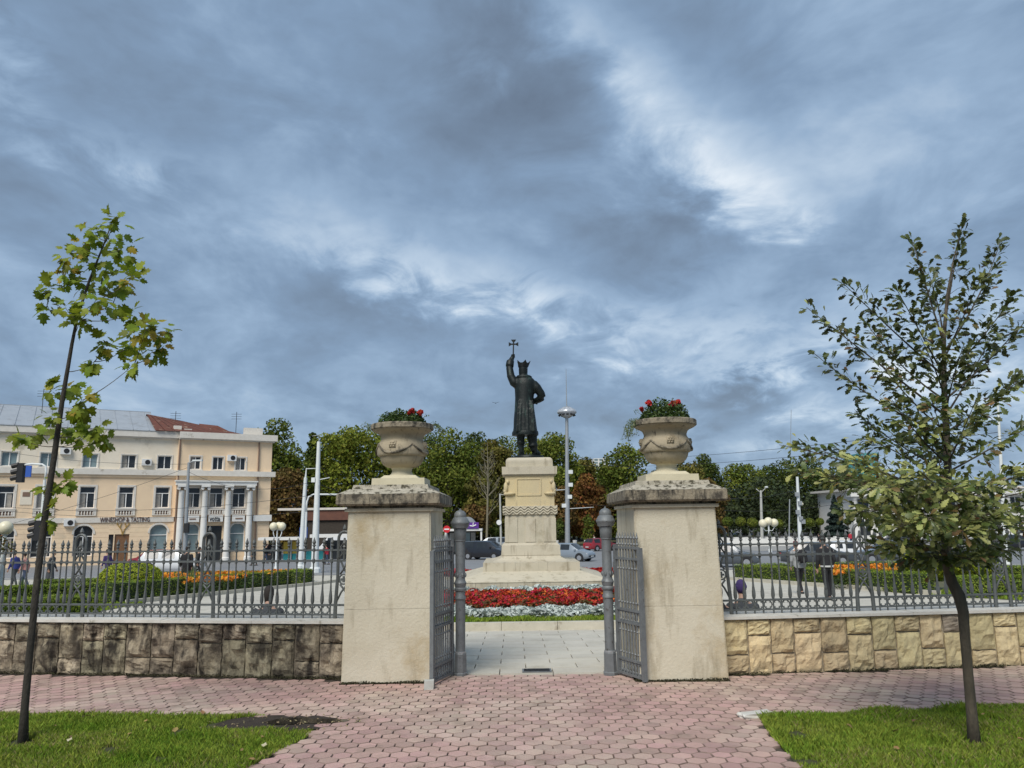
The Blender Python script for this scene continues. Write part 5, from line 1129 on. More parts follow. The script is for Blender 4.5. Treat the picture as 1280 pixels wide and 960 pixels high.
# ================================================================ FOREGROUND SAPLINGS
mat('maple_leaf', (.26, .32, .022), (.15, .215, .018), 3, .55, var=.32, trans=.38, spec=.35)
mat('maple_yellow', (.40, .30, .025), (.28, .25, .022), 3, .55, var=.25, trans=.38, spec=.35)
mat('oak_leaf', (.11, .14, .028), (.065, .09, .02), 3, .42, var=.35, trans=.22, spec=.5)
mat('oak_dark', (.06, .082, .022), (.10, .115, .03), 3, .45, var=.35, trans=.2, spec=.4)  # upper crown leaves, darkened in colour to look backlit
mat('oak_pale', (.42, .43, .15), (.28, .31, .085), 3, .5, var=.28, trans=.22, spec=.5)  # front and lower leaves, paler in colour to look lit from the camera side
mat('oak_brown', (.16, .09, .03), (.22, .15, .05), 3, .6, var=.3, trans=.2)
mat('sapling_bark', (.13, .105, .072), (.06, .05, .036), 16, .85, .8, 60, stretch=(1, 1, .35), c3=(.21, .19, .15), s3=9, t3=(.58, .68))
mat('maple_bark', (.055, .046, .036), (.03, .026, .02), 16, .85, .8, 60, stretch=(1, 1, .35), c3=(.09, .08, .06), s3=9, t3=(.58, .68))
def leaf_mesh(name, outline, material, fold=.18, curl=.12):
    """outline: right half from base to tip as (x, y) with y along the leaf 0..1"""
    v = []; f = []; n = len(outline)
    ys = [p[1] for p in outline]
    for i, (x, y) in enumerate(outline): v.append((0, y if 0 < i < n-1 else y, -curl*y*y))
    for s in (1, -1):
        o = len(v)
        for (x, y) in outline: v.append((s*x, y, fold*x-curl*y*y))
        for i in range(n-1): f.append((i, o+i, o+i+1, i+1) if s > 0 else (i, i+1, o+i+1, o+i))
    me = bpy.data.meshes.new(name); me.from_pydata(v, [], f); me.materials.append(MATS[material]); me.update()
    b = bmesh.new(); b.from_mesh(me); bmesh.ops.remove_doubles(b, verts=b.verts, dist=1e-5); bmesh.ops.dissolve_degenerate(b, edges=b.edges, dist=1e-5); b.to_mesh(me); b.free(); return me
OAK = [(0, -.12), (.02, .0), (.10, .12), (.07, .20), (.20, .34), (.13, .42), (.29, .58), (.18, .66), (.25, .80), (.12, .88), (0, 1.0)]
MAP = [(0, -.25), (.02, .0), (.30, -.06), (.26, .06), (.56, .22), (.40, .30), (.60, .52), (.34, .50), (.26, .56), (.30, .84), (.15, .76), (0, 1.05)]
def place_leaves(root, specs, meshes, limit=300):
    """specs: (pos, dir, normal, size, mesh index); the largest in view become parts, the rest one piece of foliage"""
    specs.sort(key=lambda s: ((s[0]-CAM).length/s[3])); base = root.location
    rest = {}
    for i, (p, d, nn, sz, k) in enumerate(specs):
        d = d.normalized(); x = d.cross(nn)
        if x.length < .05: x = d.cross(Vector((.3, .5, .8)))
        x.normalize(); z = x.cross(d); M = Matrix((x*sz, d*sz, z*sz)).transposed().to_4x4(); M.translation = p-base
        if i < limit: link('leaf', meshes[k], root, M)
        else: rest.setdefault(k, []).append(M)
    V = []; Fq = []; mats_ = []; o = 0; me = bpy.data.meshes.new('further_leaves'); vs, fs, mi = [], [], []
    names = sorted({m_.materials[0].name for m_ in meshes}); 
    for k, Ms in rest.items():
        lv = [v.co.copy() for v in meshes[k].vertices]; lf = [tuple(p.vertices) for p in meshes[k].polygons]; q = names.index(meshes[k].materials[0].name)
        for M in Ms:
            o = len(vs); vs += [tuple(M @ v) for v in lv]; fs += [tuple(a+o for a in f_) for f_ in lf]; mi += [q]*len(lf)
    if vs:
        me.from_pydata(vs, [], fs)
        for n_ in names: me.materials.append(MATS[n_])
        me.polygons.foreach_set('material_index', mi); me.update(); tag(link('further_leaves', me, root), kind='stuff')
def bez(a, b, c, n): return [a*(1-t)**2+b*2*t*(1-t)+c*t*t for t in [i/n for i in range(n+1)]]
def rv(r, s=1.0): return Vector((r.gauss(0, s), r.gauss(0, s), r.gauss(0, s)))
def maple():
    r = random.Random(11); D0 = 6.72; base = gp(29, 928); t = thing('maple_sapling', 'slender young maple with lobed yellow green leaves on the lawn by the puddle', 'tree', base)
    T = [(29, 930, .044), (31, 885, .031), (36, 830, .029), (46, 730, .028), (57, 640, .027), (68, 570, .025), (78, 500, .020), (90, 430, .015), (97, 395, .012), (112, 350, .011), (130, 305, .007), (141, 276, .004)]
    def W(px, py, dy=0): return at(px, py, base.y+dy)
    pts = [W(a, b, .02*math.sin(i)) for i, (a, b, c) in enumerate(T)]; pts[0].z = -.05
    MB().tube([p-base for p in pts], [c for a, b, c in T], 9).build('trunk', 'maple_bark', t, True)
    cl = [(140, 284, 18, 9), (118, 290, 12, 4), (103, 305, 16, 8), (152, 312, 18, 9), (88, 322, 16, 9), (128, 328, 20, 9), (165, 348, 12, 5), (150, 352, 16, 8), (84, 342, 14, 7), (110, 352, 16, 7), (120, 375, 18, 9), (62, 362, 11, 6), (58, 386, 12, 6), (82, 385, 14, 7), (140, 382, 18, 9), (160, 395, 12, 6), (100, 400, 12, 5), (182, 412, 18, 9), (206, 414, 13, 7), (165, 425, 14, 7), (190, 440, 14, 7), (150, 440, 14, 7), (128, 432, 14, 6), (168, 455, 13, 6), (118, 452, 10, 5), (205, 432, 8, 4), (86, 480, 15, 8), (104, 500, 13, 7), (66, 490, 10, 5), (96, 512, 12, 6), (62, 520, 10, 5), (120, 536, 15, 7), (104, 548, 14, 7), (80, 540, 10, 5), (44, 542, 14, 7), (26, 548, 8, 4), (128, 552, 8, 4), (76, 606, 11, 7), (56, 612, 6, 3), (60, 640, 8, 4), (66, 652, 5, 2)]
    specs = []; nodes = [pts[i].lerp(pts[i+1], j/6) for i in range(3, len(pts)-1) for j in range(6)]; tx = lambda y_: np.interp(-y_, [-q[1] for q in T], [q[0] for q in T]); cl.sort(key=lambda q: abs(q[0]-tx(q[1]))-q[1]*.02)
    for (cx, cy, rad, n) in cl:
        dy = r.uniform(-.28, .28)*(1 if rad > 9 else .4); c = W(cx, cy, dy)
        # grows from the nearest limb already there: the trunk or an earlier, inner cluster
        a = min(nodes, key=lambda q: (q-c).length+max(0, q.z-c.z+.04)*2.2).copy(); nodes.append(c)
        mid = (a+c)/2+Vector((0, 0, -.05)); b = MB().tube([q-base for q in bez(a, mid, c, 5)], [.0045, .004, .0035, .003, .0025, .002], 5); b.build('branch', 'sapling_bark', t)
        for j in range(int(n*2.1)+2):
            u = rv(r).normalized()*rad*1.22/F*D0*r.uniform(.3, 1.0); p = c+u; d = (u*1.0/(rad/F*D0)+Vector((0, -.1, -.35))+rv(r, .25)); nn = Vector((r.gauss(0, .5), -.55+r.gauss(0, .45), .75))
            yel = (cx > 175 and r.random() < .38) or (cx < 110 and cy < 350 and r.random() < .25) or r.random() < .04
            specs.append((p, d, nn, r.uniform(.06, .108), (2 if yel else r.choice((0, 1)))))
    M1 = leaf_mesh('leaf', MAP, 'maple_leaf', .15, .15); M2 = leaf_mesh('leaf', [(x*.95, y) for x, y in MAP], 'maple_leaf', -.1, .25); M3 = leaf_mesh('leaf', MAP, 'maple_yellow', .1, .2)
    place_leaves(t, specs, [M1, M2, M3], 290)
maple()
def oak():
    r = random.Random(23); base = gp(1217, 930); t = thing('oak_sapling', 'young oak with crooked trunk and dense pale lower leaves', 'tree', base); Y0 = base.y
    def W(px, py, dy=0): return at(px, py, Y0+dy)
    T = [(1218, 932, .062), (1215, 895, .049), (1210, 840, .045), (1206, 795, .045), (1204, 765, .050), (1199, 745, .056), (1190, 728, .052), (1184, 708, .046), (1183, 685, .044), (1184, 640, .040), (1185, 590, .036), (1183, 540, .034), (1180, 480, .027), (1180, 420, .020), (1184, 370, .014), (1192, 325, .008), (1203, 280, .003)]
    pts = [W(a, b, .015*math.sin(i*1.3)) for i, (a, b, c) in enumerate(T)]; pts[0].z = -.05
    MB().tube([p-base for p in pts], [c*.80 for a, b, c in T], 12).build('trunk', 'sapling_bark', t, True)
    def onT(py):
        for i in range(len(T)-1):
            if T[i][1] >= py >= T[i+1][1]: return pts[i].lerp(pts[i+1], (T[i][1]-py)/(T[i][1]-T[i+1][1]))
        return pts[-1].copy()
    BR = [  # tip px,py, depth, start py, leaf count, share of leaves coloured as lit
     (1008, 384, .1, 520, 74, .1), (1018, 442, -.2, 545, 60, .1), (1052, 352, -.15, 470, 70, .1), (1140, 300, .05, 430, 62, .0), (1203, 280, 0, 400, 52, 0), (1250, 304, .1, 440, 62, 0), (1268, 366, -.1, 470, 56, .0), (1290, 392, .2, 500, 60, .1), (1300, 455, -.1, 540, 60, .2), (1080, 400, .45, 500, 60, 0), (1120, 360, -.4, 470, 60, .1), (1160, 340, .4, 430, 50, 0), (1225, 350, -.35, 450, 54, .1), (1240, 420, .45, 520, 50, 0), (1100, 455, -.5, 540, 60, .2), (1150, 420, -.45, 500, 60, .2), (1205, 430, -.5, 520, 56, .2),
     (1068, 515, .1, 590, 66, .2), (1078, 548, -.35, 610, 66, .4), (1115, 500, -.55, 580, 70, .4), (1165, 500, -.55, 570, 70, .4), (1220, 500, -.5, 580, 66, .4), (1262, 480, .25, 570, 56, .2), (1310, 520, 0, 590, 60, .3), (1140, 520, .5, 600, 60, .1),
     (974, 556, .25, 640, 66, .3), (990, 590, -.1, 640, 70, .4), (1010, 560, .5, 630, 56, .2), (1032, 602, -.45, 650, 74, .6), (1060, 580, -.75, 640, 84, .8), (1072, 640, -.55, 665, 80, .8), (1100, 610, -.95, 650, 90, .9), (1120, 660, -.85, 680, 90, .9), (1092, 686, -.2, 690, 56, .3), (1150, 590, -.95, 640, 90, .9), (1160, 650, -1.0, 672, 96, .9), (1195, 610, -1.0, 650, 90, .9), (1205, 665, -.9, 680, 90, .8), (1240, 600, -.9, 650, 84, .8), (1245, 650, -.75, 670, 80, .8), (1275, 640, -.4, 665, 74, .6), (1285, 590, -.3, 640, 70, .5), (1320, 610, .1, 650, 70, .4), (1330, 660, -.2, 680, 66, .4), (1240, 700, -.2, 700, 50, .2), (1262, 690, .3, 690, 56, .2), (1130, 702, .3, 700, 60, .1), (1180, 690, .6, 690, 70, .0), (1090, 650, .7, 670, 66, .1), (1230, 640, .8, 660, 66, .1), (1150, 610, .85, 640, 66, .1), (1050, 640, .5, 660, 60, .2), (1300, 650, .6, 670, 60, .1), (1170, 560, .8, 620, 50, .1), (1170, 705, -.35, 705, 60, .3), (1120, 690, -.55, 690, 60, .5), (1215, 700, -.5, 700, 50, .4)]
    specs = []
    for (px, py, dy, sp, n, pale) in BR:
        tip = W(px, py, dy); a = onT(sp); L_ = (tip-a).length; mid = a.lerp(tip, .5)+Vector((0, 0, (.10 if sp > 600 else -.06)*L_))+rv(r, .03); cur = bez(a, mid, tip, 9)
        r0 = .0045+.0045*L_; MB().tube([q-base for q in cur], [.85*r0*(1-.85*i/9)+.001 for i in range(10)], 6).build('branch', 'sapling_bark', t)
        tw = MB()
        for j in range(int(n*(1.7 if sp > 600 else 2.0))):
            s = min(.999, .22+.78*(r.random()**.75)); k = int(s*9); q = cur[k].lerp(cur[k+1], s*9-k); dr = (cur[k+1]-cur[k]).normalized()
            side = dr.cross(Vector((0, 0, 1))).normalized()*r.choice((-1, 1)); off = (side*r.uniform(.3, 1)+Vector((0, 0, r.uniform(-.3, .55)))+rv(r, .3)).normalized()*r.uniform(.015, .17)*(1.15-s*.75)*(1.4 if sp > 600 else 1.0)
            p = q+off
            if off.length > .09 and j % 3 == 0: tw.tube([q-base, q+off*.5+Vector((0, 0, .01))-base, p-base], [.0022, .0018, .001], 4)
            d = off.normalized()+dr*.7+Vector((0, -.1, -.25))+rv(r, .3); nn = Vector((r.gauss(0, .5), -.6+r.gauss(0, .5), .75))
            x = r.random(); m_ = 3 if x < .045 else (2 if x < .05+pale*.62 else (r.choice((0, 1)) if sp > 560 else 4)); specs.append((p, d, nn, r.uniform(.048, .086)*(1.0 if sp > 600 else .98), m_))
        if tw.v: tag(tw.build('twigs', 'sapling_bark', t), kind='stuff')
    M1 = leaf_mesh('leaf', OAK, 'oak_leaf', .25, .12); M2 = leaf_mesh('leaf', [(x*1.1, y) for x, y in OAK], 'oak_leaf', -.15, .22); M3 = leaf_mesh('leaf', [(x*1.1, y) for x, y in OAK], 'oak_pale', .2, .15); M4 = leaf_mesh('leaf', OAK, 'oak_brown', .3, .3)
    M5 = leaf_mesh('leaf', [(x*1.15, y) for x, y in OAK], 'oak_dark', .2, .15); place_leaves(t, specs, [M1, M2, M3, M4, M5])
oak()
# ================================================================ STREET FURNITURE
mat('sign_blue', (.03, .10, .42)); mat('sign_red', (.60, .02, .03)); mat('sign_white', (.80, .80, .78)); mat('purple', (.11, .03, .26)); mat('lampglass', (.62, .64, .66), (.4, .42, .45), 3, .25, metal=.3)
mat('teal', (.03, .28, .30)); mat('yellowpanel', (.55, .40, .06)); mat('brickred', (.17, .075, .05), (.12, .055, .04), 2, .9)
def polex(name, label, px0, py0, px1, py1, D, r0, r1, material, cat='pole', base=True):
    """tapered pole standing at distance D whose foot is under px0 and whose top shows at px1,py1"""
    p = onground(px0, D); q = at(px1, py1, D); t = thing(name, label, cat, p); h = q-p
    MB().tube([(0, 0, -.1), h*.5, h], [r0, (r0+r1)/2, r1], 10).build('shaft', material, t, True, ang=50)
    if base: MB().lathe([(r0*1.6, 0), (r0*1.5, .25), (r0*1.1, .35)], n=10).build('foot', material, t)
    return t, p
def arm(t, p, a, b, D, r, material, name='arm', mid=None):
    A, B = at(*a, D)-p, at(*b, D)-p; pts = [A, B] if mid is None else [A, at(*mid, D)-p, B]; return MB().tube(pts, r, 7).build(name, material, t, True)
# tall lamp mast with a saucer head
t, p = polex('lamp_mast', 'tall grey lamp mast with a saucer head and needle', 709.5, 685, 708.5, 520, 104, .36, .22, 'zinc', 'lamp post')
c = at(708.5, 515, 104)-p; R = 12.5/F*104
s = MB().lathe([(.3, -.85), (R*.55, -.60), (R*.95, -.18), (R, 0), (R*.92, .2), (R*.5, .55), (.25, .72)], c=tuple(c), n=24).build('saucer', 'lampglass', t, True, ang=50)
for k in range(12): a = 2*PI*k/12; MB().bx(-.16, .16, -.05, .05, -.14, .14).xf(Matrix.Translation(c+Vector((R*.8*math.cos(a), R*.8*math.sin(a), -.42))) @ Matrix.Rotation(a+PI/2, 4, 'Z') @ Matrix.Rotation(-.7, 4, 'X')).build('lamp', 'black', s)
for k in range(10): a = 2*PI*k/10; MB().tube([c+Vector((.3*math.cos(a), .3*math.sin(a), .74)), c+Vector((R*.9*math.cos(a), R*.9*math.sin(a), .24))], .035, 4).build('rib', 'zinc', s)
MB().tube([c+Vector((0, 0, .7)), at(707.5, 461, 104)-p], [.09, .03], 6).build('needle', 'zinc', t)
for (py, dx) in ((590, 4), (606, 4), (621, 3), (632, -4)): q = at(709+dx, py, 104)-p; MB().bx(q.x-.3, q.x+.3, q.y-.3, q.y+.1, q.z-.25, q.z+.25).build('box', 'whitepole', t)
arm(t, p, (709, 636), (742, 634), 104, .04, 'whitepole'); arm(t, p, (709, 612), (690, 613), 104, .05, 'whitepole')
# white mast and leaning pole to the left
t, p = polex('white_mast', 'thick white tapered mast in front of the trees beside the winery', 394, 712, 398.5, 552, 50, .25, .11, 'whitepole', 'pole'); q = at(398.5, 552, 50)-p
MB().tube([q, at(398.8, 543, 50)-p], .02, 5).build('tip', 'zinc', t); arm(t, p, (398.8, 544), (390, 545), 50, .02, 'zinc'); MB().bx(q.x-.12, q.x+.12, q.y-.12, q.y+.12, q.z-3.05, q.z-2.8).build('band', 'zinc', t)
arm(t, p, (397, 600), (412, 597), 50, .03, 'whitepole'); q = at(393.5, 600, 50)-p; MB().bx(q.x-.18, q.x+.05, q.y-.2, q.y+.0, q.z-.15, q.z+.15).build('box', 'whitepole', t)
t, p = polex('leaning_pole', 'grey white pole leaning beside the thick white mast', 376, 705, 382, 597, 56, .20, .12, 'whitepole'); q = at(382, 597, 56)-p; MB().tube([q, at(383, 585, 56)-p], [.07, .03], 6).build('tip', 'whitepole', t); arm(t, p, (383, 586), (396, 585.5), 56, .03, 'whitepole')
for k, py in enumerate((606, 613, 621, 628)): arm(t, p, (380.5-k*.3, py), (385, py+.5), 56, .03, 'zinc', 'insulator')
t, p = polex('gantry_pole', 'thin white pole bending into a long arm over the road', 381, 700, 383, 640, 54, .09, .07, 'whitepole'); pts = [at(a, b, 54)-p for a, b in ((383, 640), (383.5, 628), (386, 621), (392, 618), (410, 618), (440, 618.5))]; MB().tube(pts, .06, 7).build('arm', 'whitepole', t, True)
t, p = polex('street_light', 'grey street light pole in front of the winery columns', 231, 712, 236, 578, 58, .17, .09, 'zinc', 'street light'); arm(t, p, (236, 580), (249, 575.5), 58, .05, 'zinc', mid=(240, 577)); q = at(247, 575.5, 58)-p; MB().bx(q.x-.35, q.x+.35, q.y-.12, q.y+.12, q.z-.06, q.z+.05).build('lamp_head', 'whitepole', t)
q = at(234, 660, 58)-p; MB().bx(q.x-.12, q.x+.22, q.y-.35, q.y-.12, q.z-.35, q.z+.35).build('signal_box', 'black', t)
# traffic lights
def signal(t, c, sides=True):
    b = MB().bx(c.x-.16, c.x+.16, c.y-.12, c.y+.14, c.z-.5, c.z+.5).build('signal_head', 'black', t)
    for k in range(3):
        z = c.z+.32-.32*k
        MB().tube([(c.x-.14, c.y-.02, z+.10), (c.x-.45, c.y-.06, z+.02)], [.13, .13], 8).build('visor', 'black', b)
    return b
t, p = polex('traffic_light', 'white bent traffic light pole with an overhead arm', 50, 735, 56, 600, 40, .10, .075, 'whitepole', 'traffic light')
pts = [at(a, b, 40)-p for a, b in ((56, 600), (57.5, 590), (57, 583), (53, 580.5), (40, 580), (24, 582))]; MB().tube(pts, .055, 7).build('arm', 'whitepole', t, True)
signal(t, at(26, 591, 40)-p); signal(t, at(47.5, 663, 40)-p); q = at(36.5, 589, 40)-p; MB().bx(q.x-.13, q.x+.16, q.y-.1, q.y-.05, q.z-.3, q.z+.28).build('blue_sign', 'sign_blue', t)
# other poles and signs
t, p = polex('utility_pole', 'slim pole with a round white sign beside the pedestal', 626.5, 684, 625, 617, 92, .14, .10, 'concrete'); q = at(623.8, 653, 92)-p; MB().tube([(q.x, q.y-.2, q.z), (q.x, q.y-.24, q.z)], .3, 16).build('round_sign', 'sign_white', t); arm(t, p, (625, 618), (632, 619), 92, .05, 'concrete')
t, p = polex('no_entry_sign', 'red no entry sign on a thin post beside the gate post', 559, 700, 558.5, 657, 68, .04, .04, 'zinc', 'road sign'); q = at(558.5, 661.5, 68)-p; d_ = MB().tube([(q.x, q.y-.06, q.z), (q.x, q.y-.09, q.z)], .31, 18).build('disc', 'sign_red', t); MB().bx(q.x-.21, q.x+.21, q.y-.10, q.y-.092, q.z-.055, q.z+.055).build('bar', 'sign_white', d_)
t, p = polex('forked_pole', 'pale concrete pole with a forked top and street lamp', 953.5, 668, 951, 613, 118, .26, .16, 'concrete'); arm(t, p, (951, 616), (958, 609), 118, .06, 'concrete'); arm(t, p, (951, 616), (945, 611), 118, .06, 'concrete'); q = at(958, 609, 118)-p; MB().ball(tuple(q), .3, 8, 5, .15).build('lamp_head', 'whitepole', t)
t, p = polex('lattice_pole', 'white pole with bolted clamps and cables beside the blue spruce', 1001, 668, 996.5, 596, 84, .24, .14, 'whitepole')
for k, (px, py) in enumerate(((995, 618), (999, 629), (996, 640), (1000, 648), (1003, 652))): q = at(px, py, 84)-p; MB().bx(q.x-.2, q.x+.2, q.y-.35, q.y-.15, q.z-.22, q.z+.22).build('clamp', 'zinc', t)
arm(t, p, (1001, 631), (1002.5, 629.5), 84, .05, 'whitepole'); q = at(1002.5, 630, 84)-p; MB().ball(tuple(q), .16, 8, 5).build('lamp_head', 'globe', t)
polex('thin_pole', 'thin dark grey pole between forked pole and white pole', 987, 668, 987, 624, 112, .10, .08, 'zinc')
polex('tall_white_pole', 'tall white stepped pole rising behind the oak crown', 1256, 700, 1247, 500, 46, .14, .07, 'whitepole')
# globe lamps
def globes(label, px, py, D, offs, r, pole_r, group='globe lamps on short posts', planter_=False):
    p = onground(px, D); t = thing('globe_lamp', label, 'street lamp', p, 0, group); zt = at(px, py, D).z-p.z
    MB().lathe([(pole_r*2.2, -.05), (pole_r*2, .3), (pole_r*1.2, .4), (pole_r, zt*.6), (pole_r*.9, zt-.25)], n=10).build('post', 'whitepole', t, True, ang=40)
    for (dx, dz, dy) in offs:
        if abs(dx) > .01: MB().tube([(0, 0, zt-.75), (dx*.6, dy*.6, zt-.8+dz*.2), (dx, dy, zt-.45+dz), (dx, dy, zt-r*.9+dz)], .035, 6).build('bracket', 'whitepole', t, True)
        g = MB().ball((dx, dy, zt+dz), r, 16, 10).build('globe', 'globe', t, True); MB().lathe([(.10, -r*1.04), (.13, -r*.9)], c=(dx, dy, zt+dz), n=8).build('collar', 'whitepole', g)
    return t
globes('globe street lamp cluster beside the end of the winery building', 345.5, 658, 52, ((-.22, .0, -.1), (.27, 0, .1), (0, .02, .3)), .27, .05)
globes('globe street lamp cluster in front of the far dark trees', 963, 653.5, 80, ((-.6, -.05, -.1), (.0, .15, .0), (.62, 0, .1)), .42, .09)
globes('single large globe lamp over the flower planter column', 4, 660, 30, ((0, 0, 0),), .27, .07)
p = onground(4, 30); t = thing('stone_planter', 'pale stone planter column under the single globe lamp', 'planter', (p.x-.1, 29.0, zg(29))); zt = at(4, 690, 29).z-zg(29)
MB().lathe([(.45, -.05), (.45, .15), (.34, .2), (.30, zt-.3), (.5, zt-.12), (.56, zt), (.46, zt), (.45, zt-.1)], n=16).build('column', 'coping', t, True, ang=40); MB().lathe([(.01, zt-.08), (.46, zt-.08)], n=14).build('soil', 'soil', t)
r_ = np.random.default_rng(8); d = r_.normal(size=(900, 3)); d /= np.linalg.norm(d, axis=1)[:, None]; d[:, 2] = abs(d[:, 2]); P_ = d*np.array([.95, .6, .75])*r_.uniform(.3, 1, 900)[:, None]
t2 = thing('planter_shrub', 'loose olive shrub growing in the stone planter column', 'shrub', (p.x+.15, 29.0, zg(29)+zt-.08)); cards('foliage', P_, .06, 'lf_olive', 9, t2); cards('blossom', P_[:160]*1.04, .04, 'flower_orange', 10, t2); MB().tube([(0, 0, 0), (0, 0, .35)], .03, 6).build('stem', 'bark', t2)
# kiosk with purple sign
def kiosk():
    D = 86; p = onground(583, D); t = thing('kiosk', 'bus stop kiosk with rounded grey roof and purple sign board', 'kiosk', p); X = lambda px: at(px, 660, D).x-p.x; Z = lambda py: at(583, py, D).z-p.z
    MB().bx(X(555), X(603), -1.2, 1.2, Z(663.5), Z(661)).build('canopy', 'whitetrim', t); 
    for px in (558, 580, 602): MB().bx(X(px)-.09, X(px)+.09, -1.1, -.9, -.1, Z(663.5)).build('column', 'whitetrim', t)
    MB().bx(X(556), X(594), 1.0, 1.1, 0, Z(664)).build('back_wall', 'glass_dark', t)
    for k in range(5): x = X(561)+k*(X(594)-X(561))/5; MB().bx(x+.05, x+(X(594)-X(561))/5-.05, .9, .98, .3, Z(666)).build('glass_panel', 'glass_pale' if k % 2 else 'curtain', t)
    pts = [(X(572)+(X(598)-X(572))*i/10, Z(661)+(Z(646)-Z(661))*math.sin(PI*i/10)**.7) for i in range(11)]; MB().prism(pts, -.9, .9).build('rounded_roof', 'zinc', t)
    s = MB().bx(X(582), X(599), -1.32, -1.22, Z(660.5), Z(653)).build('sign_board', 'purple', t)
    xa, xb, zz = X(588), X(596), Z(657); MB().tube([(xa, -1.34, zz), ((xa+xb)/2, -1.34, zz-.06), (xb, -1.34, zz+.08)], .07, 5).build('lettering', 'sign_white', s); MB().tube([((xa+xb)/2, -1.34, zz+.05), ((xa+xb)/2+.05, -1.34, zz+.32)], .05, 5).build('lettering', 'sign_white', s); MB().ball((X(583.5), -1.34, zz), .1, 8, 5).build('emblem', 'sign_white', s)
kiosk()
def shelter():
    D = 74; p = onground(385, D); t = thing('bus_shelter', 'open bus shelter with white roof beam and coloured panels beside the winery', 'bus shelter', p); X = lambda px: at(px, 670, D).x-p.x; Z = lambda py: at(385, py, D).z-p.z
    MB().bx(X(326), X(378), -.8, .8, Z(674.5), Z(671)).build('roof', 'whitetrim', t); MB().bx(X(390), X(436), -.8, .8, Z(672), Z(668)).build('roof', 'whitetrim', t)
    for px in (328, 345, 362, 377, 392, 412, 434): MB().bx(X(px)-.06, X(px)+.06, .6, .72, -.1, Z(673)).build('post', 'zinc', t)
    for (a, b, y0, y1, m_) in ((352, 372, 692, 677, 'yellowpanel'), (352, 368, 700, 690, 'teal'), (330, 350, 700, 680, 'glass_dark'), (380, 404, 700, 689, 'teal'), (404, 432, 700, 676, 'glass_dark')): MB().bx(X(a), X(b)-.02, .74+.04*(m_ == 'teal'), .76+.04*(m_ == 'teal'), max(.05, Z(y0)), Z(y1)).build('panel', m_, t)
    s = MB().bx(X(377.5), X(387), -.9, -.8, Z(672), Z(659)).build('sign_board', 'sign_blue', t)
    for k in range(3): MB().bx(X(380), X(385.5), -.93, -.901, Z(662+k*3.4), Z(660.6+k*3.4)).build('lettering', 'sign_white', s)
shelter()
def low_house():
    D = 104; p = onground(420, D); t = thing('low_house', 'low brick red walled house behind the white mast', 'house', p); X = lambda px: at(px, 650, D).x-p.x; Z = lambda py: at(420, py, D).z-p.z
    MB().bx(X(385), X(436), 0, 5, -.2, Z(650)).build('wall', 'trunk', t); MB().bx(X(383), X(438), -.3, 5.3, Z(650), Z(637.5)).build('fascia', 'brickred', t); MB().bx(X(348), X(434), -.5, 5.4, Z(637.3), Z(634.5)).build('roof_edge', 'trim', t)
low_house()
# far buildings
def block(name, label, px0, px1, D, ytop, material, depth, wins, wm_):
    p = onground((px0+px1)/2, D); t = thing(name, label, 'building', p); a, b = at(px0, 640, D).x-p.x, at(px1, 640, D).x-p.x; h = at(px0, ytop, D).z-p.z
    MB().bx(a, b, 0, depth, -3, h).build('wall', material, t)
    nx, nz, zlo = wins
    for i in range(nx):
        for k in range(nz):
            w = (b-a)/nx; x = a+w*(i+.5); dz = (h-zlo)/nz; z = zlo+dz*(k+.5); f = MB().bx(x-w*.34, x+w*.34, -.12, -.01, z-dz*.32, z+dz*.32).build('window', wm_, t)
    return t, a, b, h
block('white_tower', 'distant white apartment tower above the brown chestnuts', 744, 763, 420, 573, 'whitetrim', 20, (3, 8, 20), 'glass_pale')
mat('tealglass', (.05, .30, .30), (.08, .40, .38), .1, .2)
block('glass_tower', 'distant teal glass tower partly hidden by the oak', 1083, 1104, 330, 566, 'tealglass', 18, (4, 9, 20), 'glass_pale')
def white_hall():
    D = 125; t, a, b, h = block('white_hall', 'white columned hall behind the oak', 1066, 1420, D, 612, 'whitetrim', 14, (0, 0, 0), 'glass_dark'); z0 = .3
    n = 13
    for i in range(n+1):
        x = a+(b-a)*i/n; MB().lathe([(.55, -.5), (.55, .4), (.45, .6), (.40, h-1.6), (.55, h-1.4), (.55, h-1.15)], c=(x, -.9, 0), n=12).build('column', 'whitetrim', t, True, ang=40)
        if i < n:
            xm = x+(b-a)/n/2
            for (z1, z2) in ((.6, h*.40), (h*.5, h*.80)): f = MB().bx(xm-.8, xm+.8, -.06, -.01, z1, z2).build('window', 'glass_dark', t); MB().bx(xm-.06, xm+.06, -.10, -.061, z1, z2).build('mullion', 'winframe', f)
    MB().bx(a-.8, b+.8, -1.7, -.01, h-1.15, h-.2).build('entablature', 'whitetrim', t); MB().bx(a-1.1, b+1.1, -2.0, 14.3, h-.2, h+.15).build('cornice', 'trim', t)
white_hall()
p = onground(1100, 100)
# overhead wires
def wire(label, A, B, sag, r=.012):
    A, B = Vector(A), Vector(B); n = 14; pts = [A.lerp(B, i/n)-Vector((0, 0, sag*4*(i/n)*(1-i/n))) for i in range(n+1)]; o = MB().tube([q-A for q in pts], r, 4).build('overhead_wire', 'wire'); o.location = A; tag(o, label, 'wire', 'overhead wires')
w = at
wire('overhead wire crossing the winery front at window sill height', w(-40, 629, 62), w(398, 618, 50), .8); wire('second overhead wire just below the window sills of the winery', w(-40, 634, 62), w(381, 640, 56), .6)
wire('overhead wire slanting up past the winery middle windows', w(-40, 668, 60), w(236, 584, 58), .3); wire('overhead wire along the winery top floor', w(-40, 556, 64), w(236, 580, 58), .5); wire('overhead wire from the street light to the white mast', w(236, 590, 58), w(398, 600, 50), .9)
wire('long overhead wire from the yellow wall urn side to the oak', w(700, 574, 110), w(1250, 528, 46), .8, .016); wire('second long overhead wire below the first towards the oak', w(700, 580, 110), w(1250, 540, 46), 1.0, .016)
